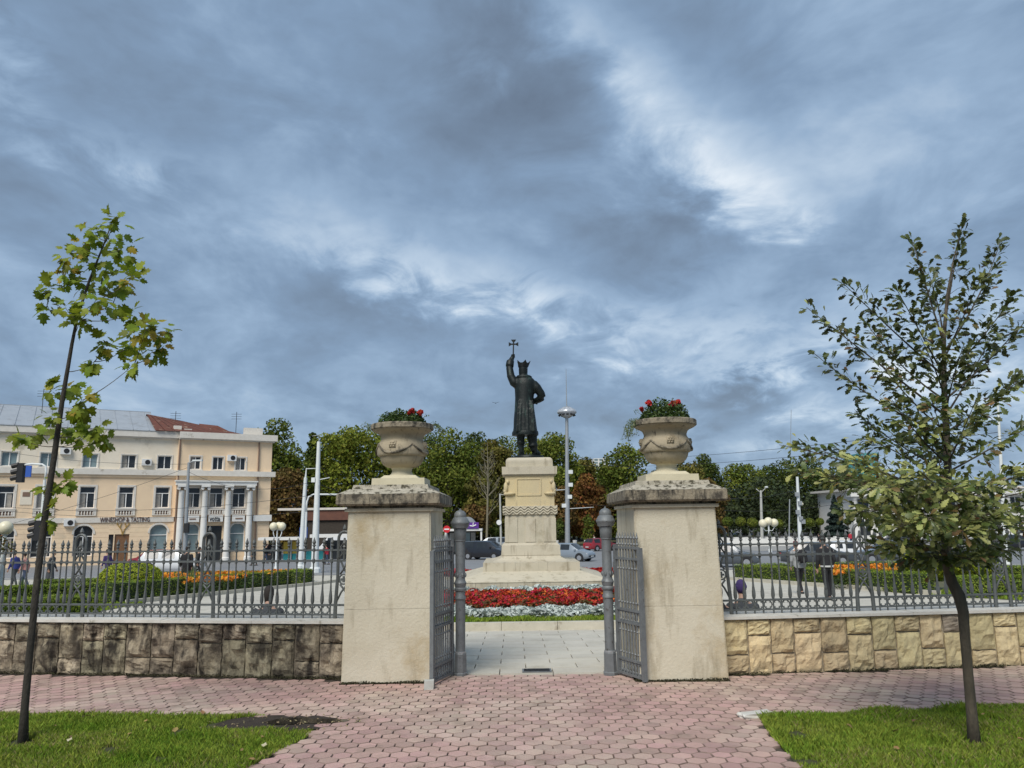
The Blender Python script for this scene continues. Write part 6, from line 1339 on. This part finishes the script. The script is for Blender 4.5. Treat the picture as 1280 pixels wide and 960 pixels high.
wire('overhead wire from the forked pole to the oak side', w(905, 622, 116), w(997, 612, 84), .5, .02); wire('overhead wire between pedestal mast and forked pole', w(709, 628, 104), w(951, 616, 118), 1.2, .02); wire('overhead wire behind the white mast over the shelter', w(398, 605, 50), w(560, 640, 90), .6, .016); wire('lower overhead wire behind the white mast', w(398, 612, 50), w(560, 650, 90), .6, .016); wire('overhead wire under the trees beyond the forked pole', w(905, 638, 112), w(1100, 618, 112), .9, .022)
# bird
q = at(619.5, 504, 60); t = thing('bird', 'small dark bird flying beside the statue', 'bird', q); b = MB(); b.loft([(0, 0, -.02, .02, .05), (0, 0, .0, .05, .16), (0, 0, .03, .02, .06)], 8); b.build('body', 'black', t)
for s in (-1, 1): MB().add([(0, -.06, .01), (0, .08, .01), (s*.32, .02, .10), (s*.2, -.08, .07)], [(0, 1, 2, 3)]).build('wing', 'black', t, fix=False)
# antenna thin mast far right
polex('thin_aerial', 'hair thin aerial behind the trees beyond the yellow wall', 988, 668, 989, 512, 170, .10, .05, 'zinc', 'aerial', False)
# ================================================================ CARS
mat('tyre', (.015, .015, .016)); mat('rim', (.42, .43, .45), None, 4, .35, metal=.6); mat('carglass', (.02, .024, .028), (.03, .035, .04), 2, .06); mat('headlamp', (.75, .76, .78), None, 4, .15); mat('taillamp', (.45, .01, .012), None, 4, .2); mat('plate', (.75, .75, .72)); mat('carblack', (.012, .013, .016), None, 4, .25, coat=.6); mat('cartrim', (.02, .02, .022), None, 4, .5)
for nm, c in (('car_black', (.012, .013, .018)), ('car_silver', (.26, .30, .34)), ('car_red', (.26, .018, .025)), ('car_white', (.74, .75, .75)), ('car_grey', (.10, .115, .13)), ('car_darkgrey', (.05, .058, .065))): mat(nm, c, tuple(x*.92 for x in c), 2, .28, coat=.7, metal=.2 if nm in ('car_silver', 'car_grey') else 0)
def car(label, px, D, rz, paint, kind='hatch', group='cars on the road', y=None):
    Ln, Wd, Ht = {'hatch': (4.1, 1.74, 1.47), 'mpv': (4.4, 1.82, 1.66), 'sedan': (4.5, 1.76, 1.45), 'suv': (4.4, 1.84, 1.68), 'van': (5.2, 1.95, 2.2)}[kind]
    p = onground(px, D); t = thing('car', label, 'van' if kind == 'van' else 'car', (p.x, D, zg(D)+.02), rz, group); w = Wd/2; gb = .20
    belt = Ht*.60
    # stations along x (front +): x, hood/belt height, top height, roof half width
    S = {'hatch': [(-.5, .42, .42, .80), (-.49, .60, .60, .9), (-.47, .60, .66, .9), (-.40, .62, .97, .78), (-.16, .62, 1.0, .80), (-.13, .62, 1.0, .80), (.10, .61, .985, .79), (.27, .60, .64, .86), (.30, .595, .61, .9), (.44, .53, .54, .88), (.49, .42, .43, .82), (.5, .33, .34, .78)],
         'sedan': [(-.5, .42, .42, .8), (-.49, .60, .61, .88), (-.36, .63, .64, .88), (-.23, .63, .96, .76), (-.10, .62, 1.0, .78), (-.07, .62, 1.0, .78), (.10, .61, .985, .77), (.25, .60, .63, .86), (.28, .595, .61, .9), (.44, .54, .55, .88), (.49, .42, .43, .82), (.5, .33, .34, .78)]}
    S['mpv'] = [(-.5, .42, .42, .80), (-.49, .60, .60, .9), (-.48, .60, .66, .9), (-.44, .61, .97, .80), (-.16, .61, 1.0, .83), (-.13, .61, 1.0, .83), (.14, .60, .97, .82), (.34, .575, .61, .88), (.36, .57, .58, .9), (.46, .49, .50, .88), (.49, .40, .41, .82), (.5, .32, .33, .78)]
    S['suv'] = S['mpv']; S['van'] = [(-.5, .42, .42, .80), (-.497, .60, .60, .94), (-.49, .60, .66, .94), (-.48, .61, .98, .90), (.10, .61, 1.0, .90), (.13, .61, 1.0, .90), (.26, .60, .97, .88), (.38, .56, .60, .90), (.40, .55, .56, .9), (.47, .46, .47, .88), (.49, .38, .39, .82), (.5, .3, .31, .78)]
    rows = []
    for (fx, hb, ht, rw) in S[kind]:
        x = fx*Ln; zb_, zt = hb*Ht, ht*Ht; ww = w*(1 if abs(fx) < .42 else .95 if abs(fx) < .48 else .86); lo = gb if abs(fx) < .47 else gb+.08
        rows.append([(0, lo), (ww*.9, lo), (ww, lo+.12), (ww, (lo+zb_)/2), (ww*.965, zb_), (w*rw*.94, zt-.045*(ht-hb > .1)), (w*rw*.72, zt), (0, zt+.012)])
    n = len(rows[0]); body = MB(); side, scr = {}, {}; cab = [i for i, s_ in enumerate(S[kind]) if s_[2]-s_[1] > .25]; c0, c1 = cab[0], cab[-1]
    for sg in (1, -1):
        for i in range(len(rows)-1):
            for j in range(n-1):
                q = [(S[kind][i][0]*Ln, sg*rows[i][j][0], rows[i][j][1]), (S[kind][i+1][0]*Ln, sg*rows[i+1][j][0], rows[i+1][j][1]), (S[kind][i+1][0]*Ln, sg*rows[i+1][j+1][0], rows[i+1][j+1][1]), (S[kind][i][0]*Ln, sg*rows[i][j+1][0], rows[i][j+1][1])]
                body.add(q, [(0, 1, 2, 3)])
                glass_side = j == 4 and c0 <= i < c1 and not (i == cab[0]+1 and True) and not (kind == 'van' and i < c1-1)
                front = (i == c1 and j >= 5); rear = (i == c0-1 and j >= 5 and kind != 'van')
                if glass_side or front or rear:
                    V = [Vector(a) for a in q]; nn = (V[1]-V[0]).cross(V[3]-V[0]).normalized(); ce = sum(V, Vector())/4
                    if nn.dot(ce-Vector((0, 0, Ht*.5))) < 0: nn = -nn
                    k = .86 if glass_side else .93; V = [ce+(a-ce)*k+nn*.008 for a in V]; (side.setdefault((sg, i), MB()) if glass_side else scr.setdefault(front, MB())).add(V, [(0, 1, 2, 3)])
    for i in (0, -1): body.add([(S[kind][i][0]*Ln, y_, z_) for y_, z_ in rows[i]]+[(S[kind][i][0]*Ln, -y_, z_) for y_, z_ in rows[i][::-1]], [tuple(range(2*n))])
    me = body.mesh('body', paint, True); b = bmesh.new(); b.from_mesh(me); bmesh.ops.remove_doubles(b, verts=b.verts, dist=.002); bmesh.ops.recalc_face_normals(b, faces=b.faces)
    for e in b.edges:
        if len(e.link_faces) == 2 and e.calc_face_angle(0) > math.radians(38): e.smooth = False
    b.to_mesh(me); b.free(); bo = link('body', me, t)
    for g_ in side.values(): g_.build('side_window', 'carglass', bo, fix=False)
    for fr_, g_ in scr.items(): g_.build('windscreen' if fr_ else 'rear_window', 'carglass', bo, fix=False)
    for fx in (.31, -.31):
        for s in (1, -1):
            x, yy = fx*Ln, s*(w-.10); a = MB().tube([(x, s*(w-.2), .33), (x, s*(w+.004), .33)], .375, 18).build('wheel_arch', 'cartrim', bo)
            wh = MB().tube([(x, yy-s*.1, .30), (x, yy+s*.108, .30)], .31, 18).build('wheel', 'tyre', t); MB().tube([(x, yy+s*.108, .30), (x, yy+s*.118, .30)], .20, 14).build('rim', 'rim', wh)
    for s in (1, -1):
        MB().loft([(.475*Ln, s*w*.66, Ht*.40, .07, .19), (.455*Ln, s*w*.68, Ht*.465, .09, .2)], 10).build('headlight', 'headlamp', t); MB().bx(-.503*Ln, -.47*Ln, s*w*.70-.12, s*w*.70+.12, Ht*.45, Ht*.56).build('taillight', 'taillamp', t)
        MB().bx(.20*Ln, .235*Ln, s*(w+.0)-.02*s-.08, s*(w+.0)+.08, Ht*.60, Ht*.68).build('mirror', paint, t)
    MB().bx(.485*Ln, .508*Ln, -.55, .55, Ht*.24, Ht*.33).build('grille', 'cartrim', t); MB().bx(.508*Ln, .513*Ln, -.26, .26, Ht*.25, Ht*.31).build('number_plate', 'plate', t); MB().bx(-.513*Ln, -.505*Ln, -.26, .26, Ht*.30, Ht*.36).build('number_plate', 'plate', t)
    return t
R_ = math.radians
car('black people carrier driving behind the pedestal', 607, 72, R_(-28), 'car_black', 'mpv'); car('silver blue hatchback emerging from behind the pedestal', 712, 66, R_(-30), 'car_silver', 'hatch'); car('red car with its tail lights towards the planters', 751, 92, R_(35), 'car_red', 'hatch')
car('dark grey car half hidden by the yellow wall pillar', 906, 50, R_(-15), 'car_grey', 'hatch'); car('grey car passing behind the person with the backpack', 1020, 50, R_(-12), 'car_darkgrey', 'sedan'); car('white car in front of the standing man', 1060, 56, R_(-10), 'car_white', 'sedan'); car('dark grey estate car behind the yuccas', 1112, 52, R_(172), 'car_grey', 'sedan')
car('distant black car on the rising street', 1043, 120, R_(180), 'car_black', 'sedan'); car('dark car behind the oak lower branches', 1120, 92, R_(170), 'car_darkgrey', 'suv'); car('distant dark car near the hall columns', 1262, 78, R_(180), 'car_black', 'sedan')
car('red hatchback parked at the winery kerb', 196, 61, R_(168), 'car_red', 'hatch', 'cars by the winery'); car('white hatchback in front of the winery columns', 216, 54, R_(8), 'car_white', 'hatch', 'cars by the winery'); car('white delivery van beyond the bus shelter', 428, 80, R_(175), 'car_white', 'van', 'cars by the winery'); car('pale car behind the purple kiosk', 616, 98, R_(175), 'car_silver', 'suv')
# ================================================================ PEOPLE
mat('skin', (.42, .26, .18), (.36, .21, .15), 6, .6); mat('hair_dark', (.02, .015, .012)); mat('hair_brown', (.07, .04, .025)); mat('cloth_black', (.012, .012, .014), (.02, .02, .022), 6, .9); mat('cloth_grey', (.30, .31, .31), (.25, .26, .26), 6, .9); mat('cloth_dgrey', (.06, .065, .07), (.04, .045, .05), 6, .9); mat('cloth_purple', (.06, .035, .14), (.045, .03, .11), 6, .9); mat('cloth_maroon', (.17, .055, .06), (.13, .04, .05), 6, .9); mat('cloth_blue', (.035, .05, .22), (.03, .04, .17), 6, .9); mat('cloth_pink', (.52, .27, .24), (.46, .23, .2), 6, .9); mat('cloth_white', (.62, .62, .6), (.52, .52, .5), 6, .9); mat('cloth_jeans', (.05, .07, .12), (.04, .055, .10), 6, .9); mat('cloth_red', (.45, .03, .05), (.35, .025, .04), 6, .9); mat('shoe', (.02, .02, .02)); mat('shoe_white', (.6, .6, .58))
def person(label, pos, rz, h=1.72, top='cloth_black', legs='cloth_black', hair='hair_dark', shoe='shoe', stride=.12, arms=((.0, .0), (.0, .0)), vox=.02, seat=None, long_coat=False, hat=None, hair_long=False, bend=.0, group='people in the square', skirt=False, hands_in=False):
    """figure facing local -y... built facing +y, turned by rz; seat = (seat height) for sitting on the ground with knees up"""
    t = thing('person', label, 'person', pos, rz, group); k = h/1.75; V = Vector
    hip = V((0, 0, .92)); 
    if seat is not None: hip = V((0, 0, seat+.10))
    sh = hip+V((0, .06+bend, .50)); nk = sh+V((0, .02+bend*.3, .09)); hd = nk+V((0, .03+bend*.3, .14))
    J = {}
    for s in (-1, 1):
        if seat is None:
            f = stride*s; J[s] = [hip+V((s*.09, 0, -.02)), V((s*.10, f*.55+.03, .49)), V((s*.10, f-.05*(f < 0), .09)), V((s*.115, f+.16, .035))]
        else: J[s] = [hip+V((s*.10, .0, 0)), V((s*.14, .42, seat+.42)), V((s*.12, .62, .08)), V((s*.13, .80, .035))]
    A = {}
    for s, (sw, el) in zip((-1, 1), arms):
        a = sh+V((s*.19, 0, -.04)); e = a+V((s*.06, -.05+sw, -.28)); w_ = e+V((-s*.02-el*s*.5, .08+sw*.8+el, -.24+abs(el)*.7)); A[s] = [a, e, w_]
    def limb(mb, pts, rad, n=9): mb.tube([p*k for p in pts], [r_*k for r_ in rad], n)
    b = MB()
    def torso(mb, e, z_lo=-.05, z_hi=.54):
        R = []
        for (dz, rx, ry) in ((-.06, .155, .115), (.04, .16, .115), (.16, .145, .105), (.30, .165, .115), (.42, .18, .11), (.50, .15, .085), (.55, .075, .06)):
            if z_lo <= dz <= z_hi: c_ = hip.lerp(sh, min(dz/.5, 1.1)); R.append((c_.x*k, c_.y*k, (hip.z+dz)*k, (rx+e)*k, (ry+e)*k))
        mb.loft(R, 14)
    torso(b, 0, -.1, .6); limb(b, [sh+V((0, 0, .0)), nk, hd-V((0, 0, .05))], [.07, .055, .055])
    hc = hd*k; b.loft([(hc.x, hc.y+.02*k, hc.z-.12*k, .035*k, .045*k), (hc.x, hc.y+.018*k, hc.z-.09*k, .058*k, .072*k), (hc.x, hc.y+.01*k, hc.z-.03*k, .072*k, .09*k), (hc.x, hc.y, hc.z+.04*k, .076*k, .096*k), (hc.x, hc.y-.01*k, hc.z+.09*k, .062*k, .08*k), (hc.x, hc.y-.01*k, hc.z+.12*k, .025*k, .035*k)], 14)
    b.ball((hc.x, hc.y+.098*k, hc.z-.02*k), .016*k, 6, 5, .026*k)
    for s in (-1, 1):
        b.ball((hc.x+s*.076*k, hc.y-.01*k, hc.z-.01*k), .016*k, 6, 5, .03*k); limb(b, J[s][:3], [.078, .052, .036]); limb(b, [J[s][2]-V((0, .05, .03)), J[s][2]+V((0, .03, -.02)), J[s][3]], [.038, .042, .03]); limb(b, A[s], [.05, .04, .027])
        hv = (A[s][2]-A[s][1]).normalized(); hp = A[s][2]+hv*.07; limb(b, [A[s][2], A[s][2]+hv*.04, hp], [.026, .04, .038])
    bme = remesh(b, vox*k, 'skin', 'body', 2); fg = MB()
    for s in (-1, 1):
        hv = (A[s][2]-A[s][1]).normalized(); hp = A[s][2]+hv*.085; la = hv.cross(V((1, 0, 0))).normalized()
        for i in range(4): o_ = la*(-.03+.02*i); l_ = (.07, .08, .085, .065)[i]; limb(fg, [hp+o_-hv*.02, hp+o_+hv*l_*.55, hp+o_+hv*l_*.9-V((s*.015, 0, 0))], [.010, .009, .007], 5)
        limb(fg, [hp-hv*.05+la*.035, hp-hv*.0+la*.06, hp+hv*.03+la*.06], [.011, .010, .008], 5)
    bb = bmesh.new(); bb.from_mesh(bme); bb.from_mesh(fg.mesh('f', 'skin', True)); bb.to_mesh(bme); bb.free(); body = link('body', bme, t)
    c = MB(); torso(c, .022 if not long_coat else .03, -.07, .52)
    if long_coat: c.loft([(hip.x*k, hip.y*k, .42*k, .22*k, .19*k), (hip.x*k, hip.y*k, .75*k, .19*k, .16*k), (hip.x*k, hip.y*k, 1.0*k, .175*k, .14*k)], 14)
    limb(c, [sh-V((0, 0, .02)), nk-V((0, 0, .03))], [.10, .075])
    for s in (-1, 1): limb(c, [A[s][0]-V((s*.03, 0, -.02)), A[s][0], A[s][1], A[s][2]-(A[s][2]-A[s][1])*.04], [.06, .07, .058, .046])
    link('jacket', remesh(c, vox*k, top, 'jacket', 2), t)
    tr = MB(); tr.loft([(hip.x*k, hip.y*k, (hip.z-.10)*k, .165*k, .125*k), (hip.x*k, hip.y*k, (hip.z)*k, .17*k, .13*k), (hip.x*k, hip.y*k, (hip.z+.08)*k, .16*k, .12*k)], 12)
    for s in (-1, 1): limb(tr, [J[s][0], J[s][1], J[s][2]+V((0, 0, .02))], [.095, .07, .055])
    link('trousers', remesh(tr, vox*k, legs, 'trousers', 2), t)
    for s in (-1, 1): so_ = MB(); limb(so_, [J[s][2]-V((0, .06, .045)), J[s][2]+V((0, .02, -.035)), J[s][3]+V((0, .01, 0))], [.046, .052, .038]); so_.build('shoe', shoe, t, True)
    hr = MB(); hr.loft([(hc.x, hc.y-.03*k, hc.z-(.16 if hair_long else .07)*k, .06*k, .06*k), (hc.x, hc.y-.022*k, hc.z-.0*k, .083*k, .088*k), (hc.x, hc.y-.012*k, hc.z+.06*k, .082*k, .094*k), (hc.x, hc.y-.012*k, hc.z+.11*k, .062*k, .075*k), (hc.x, hc.y-.012*k, hc.z+.135*k, .02*k, .025*k)], 14)
    hr.build('hat' if hat else 'hair', hat or hair, t, True)
    if hat: MB().lathe([(.088*k, -.01*k), (.092*k, .0), (.092*k, .03*k), (.085*k, .035*k)], c=(hc.x, hc.y-.012*k, hc.z+.01*k), n=16).build('hat_brim', hat, t, True)
    return t
q = gp(1037, 750); person('man in black jacket and black trousers standing behind the yellow wall fence', (q.x, q.y, q.z), R_(12), 1.66, 'cloth_black', 'cloth_black', 'hair_dark', 'shoe', .12, ((.02, .0), (-.02, .05)), .016)
MB().lathe([(.178, .86), (.182, .90)], n=16).build('shirt_hem', 'cloth_white', bpy.data.objects['person'])
q = gp(1001, 742); person('woman in a pale grey top and maroon hat standing by the hedge', (q.x, q.y, q.z), R_(10), 1.56, 'cloth_grey', 'cloth_black', 'hair_brown', 'shoe', .22, ((.0, .05), (-.03, .0)), .016, hat='cloth_maroon')
def backpack(label, pos, rz, s=1.0, material='cloth_black'):
    t = thing('backpack', label, 'backpack', pos, rz); b = bmesh.new(); bmesh.ops.create_cube(b, size=1); bmesh.ops.scale(b, verts=b.verts, vec=(.30*s, .16*s, .42*s)); bmesh.ops.bevel(b, geom=b.edges[:], offset=.06*s, segments=3, affect='EDGES'); me = bpy.data.meshes.new('bag'); b.to_mesh(me); b.free(); me.materials.append(MATS[material]); me.polygons.foreach_set('use_smooth', [True]*len(me.polygons)); link('bag', me, t)
    b = bmesh.new(); bmesh.ops.create_cube(b, size=1); bmesh.ops.scale(b, verts=b.verts, vec=(.22*s, .08*s, .18*s)); bmesh.ops.bevel(b, geom=b.edges[:], offset=.03*s, segments=2, affect='EDGES'); bmesh.ops.translate(b, verts=b.verts, vec=(0, -.10*s, -.09*s)); me = bpy.data.meshes.new('pocket'); b.to_mesh(me); b.free(); me.materials.append(MATS[material]); link('pocket', me, t)
    for x in (-.09, .09): MB().tube([(x*s, .07*s, .17*s), (x*s, .20*s, .21*s), (x*s*1.1, .30*s, .10*s), (x*s*1.1, .24*s, -.10*s), (x*s, .08*s, -.16*s)], .014*s, 6).build('strap', 'cloth_dgrey', t, True)
    return t
backpack('black backpack worn by the woman in the maroon hat', (q.x+.05, q.y-.24, q.z+1.12), R_(10), .95)
# sitting on the ground just inside the fence
q = onground(925, 11.6); person('person in a purple hood sitting inside the yellow wall fence', (q.x, 11.6, q.z), R_(-10), 1.62, 'cloth_dgrey', 'cloth_dgrey', 'hair_dark', 'shoe_white', 0, ((.22, .12), (.22, .12)), .016, seat=.03, hat='cloth_purple', bend=.05, group='people sitting inside the fence')
q = onground(911, 11.4); person('person in black sitting right beside the yellow wall pillar', (q.x-.1, 11.4, q.z), R_(8), 1.55, 'cloth_black', 'cloth_dgrey', 'hair_brown', 'shoe', 0, ((.22, .12), (.22, .12)), .016, seat=.0, bend=.12, hair_long=True, group='people sitting inside the fence')
q = onground(336, 11.9); person('dark haired person in grey sitting inside the dark wall fence', (q.x, 11.9, q.z), R_(10), 1.62, 'cloth_dgrey', 'cloth_black', 'hair_dark', 'shoe', 0, ((.22, .14), (.22, .14)), .016, seat=.02, bend=.08, hair_long=True, group='people sitting inside the fence')
# walkers
for (px, py, D, rz, h, tp, lg, lb, coat) in ((21, 0, 38, 80, 1.7, 'cloth_blue', 'cloth_dgrey', 'walker in a bright blue top near the stone planter', 0), (34, 0, 37, 95, 1.62, 'cloth_pink', 'cloth_jeans', 'walker in a pink top behind the yuccas', 0), (65, 0, 37, -80, 1.7, 'cloth_dgrey', 'cloth_dgrey', 'walker in a long dark coat near the traffic light pole', 1), (136, 0, 42, 70, 1.66, 'cloth_purple', 'cloth_dgrey', 'walker in purple behind the big ball shrub', 0), (234, 0, 36, 20, 1.78, 'cloth_black', 'cloth_black', 'person in black standing before the white hatchback', 1), (247, 0, 44, -60, 1.7, 'cloth_black', 'cloth_black', 'person in black beside the street light', 0), (318, 0, 66, 100, 1.72, 'cloth_dgrey', 'cloth_black', 'person in dark clothes at the winery corner', 0), (332, 0, 70, -90, 1.7, 'cloth_black', 'cloth_jeans', 'person in black waiting under the shelter roof', 0), (342, 0, 70, 60, 1.7, 'cloth_dgrey', 'cloth_black', 'person in grey waiting by the dark shelter glass', 0), (409, 0, 66, 80, 1.64, 'cloth_red', 'cloth_jeans', 'person in a red pink top by the bus shelter', 0), (744, 0, 106, 90, 1.7, 'cloth_white', 'cloth_dgrey', 'person in white walking past the far planters', 0), (1026, 0, 88, 30, 1.72, 'cloth_black', 'cloth_black', 'person in black crossing the far street', 0), (1065, 0, 100, 0, 1.7, 'cloth_red', 'cloth_jeans', 'person in red at the corner of the white hall', 0)):
    p = onground(px, D); person(lb, p, R_(rz), h, tp, lg, 'hair_dark', 'shoe', .2, ((.05, .0), (-.05, .0)), .03, long_coat=bool(coat))
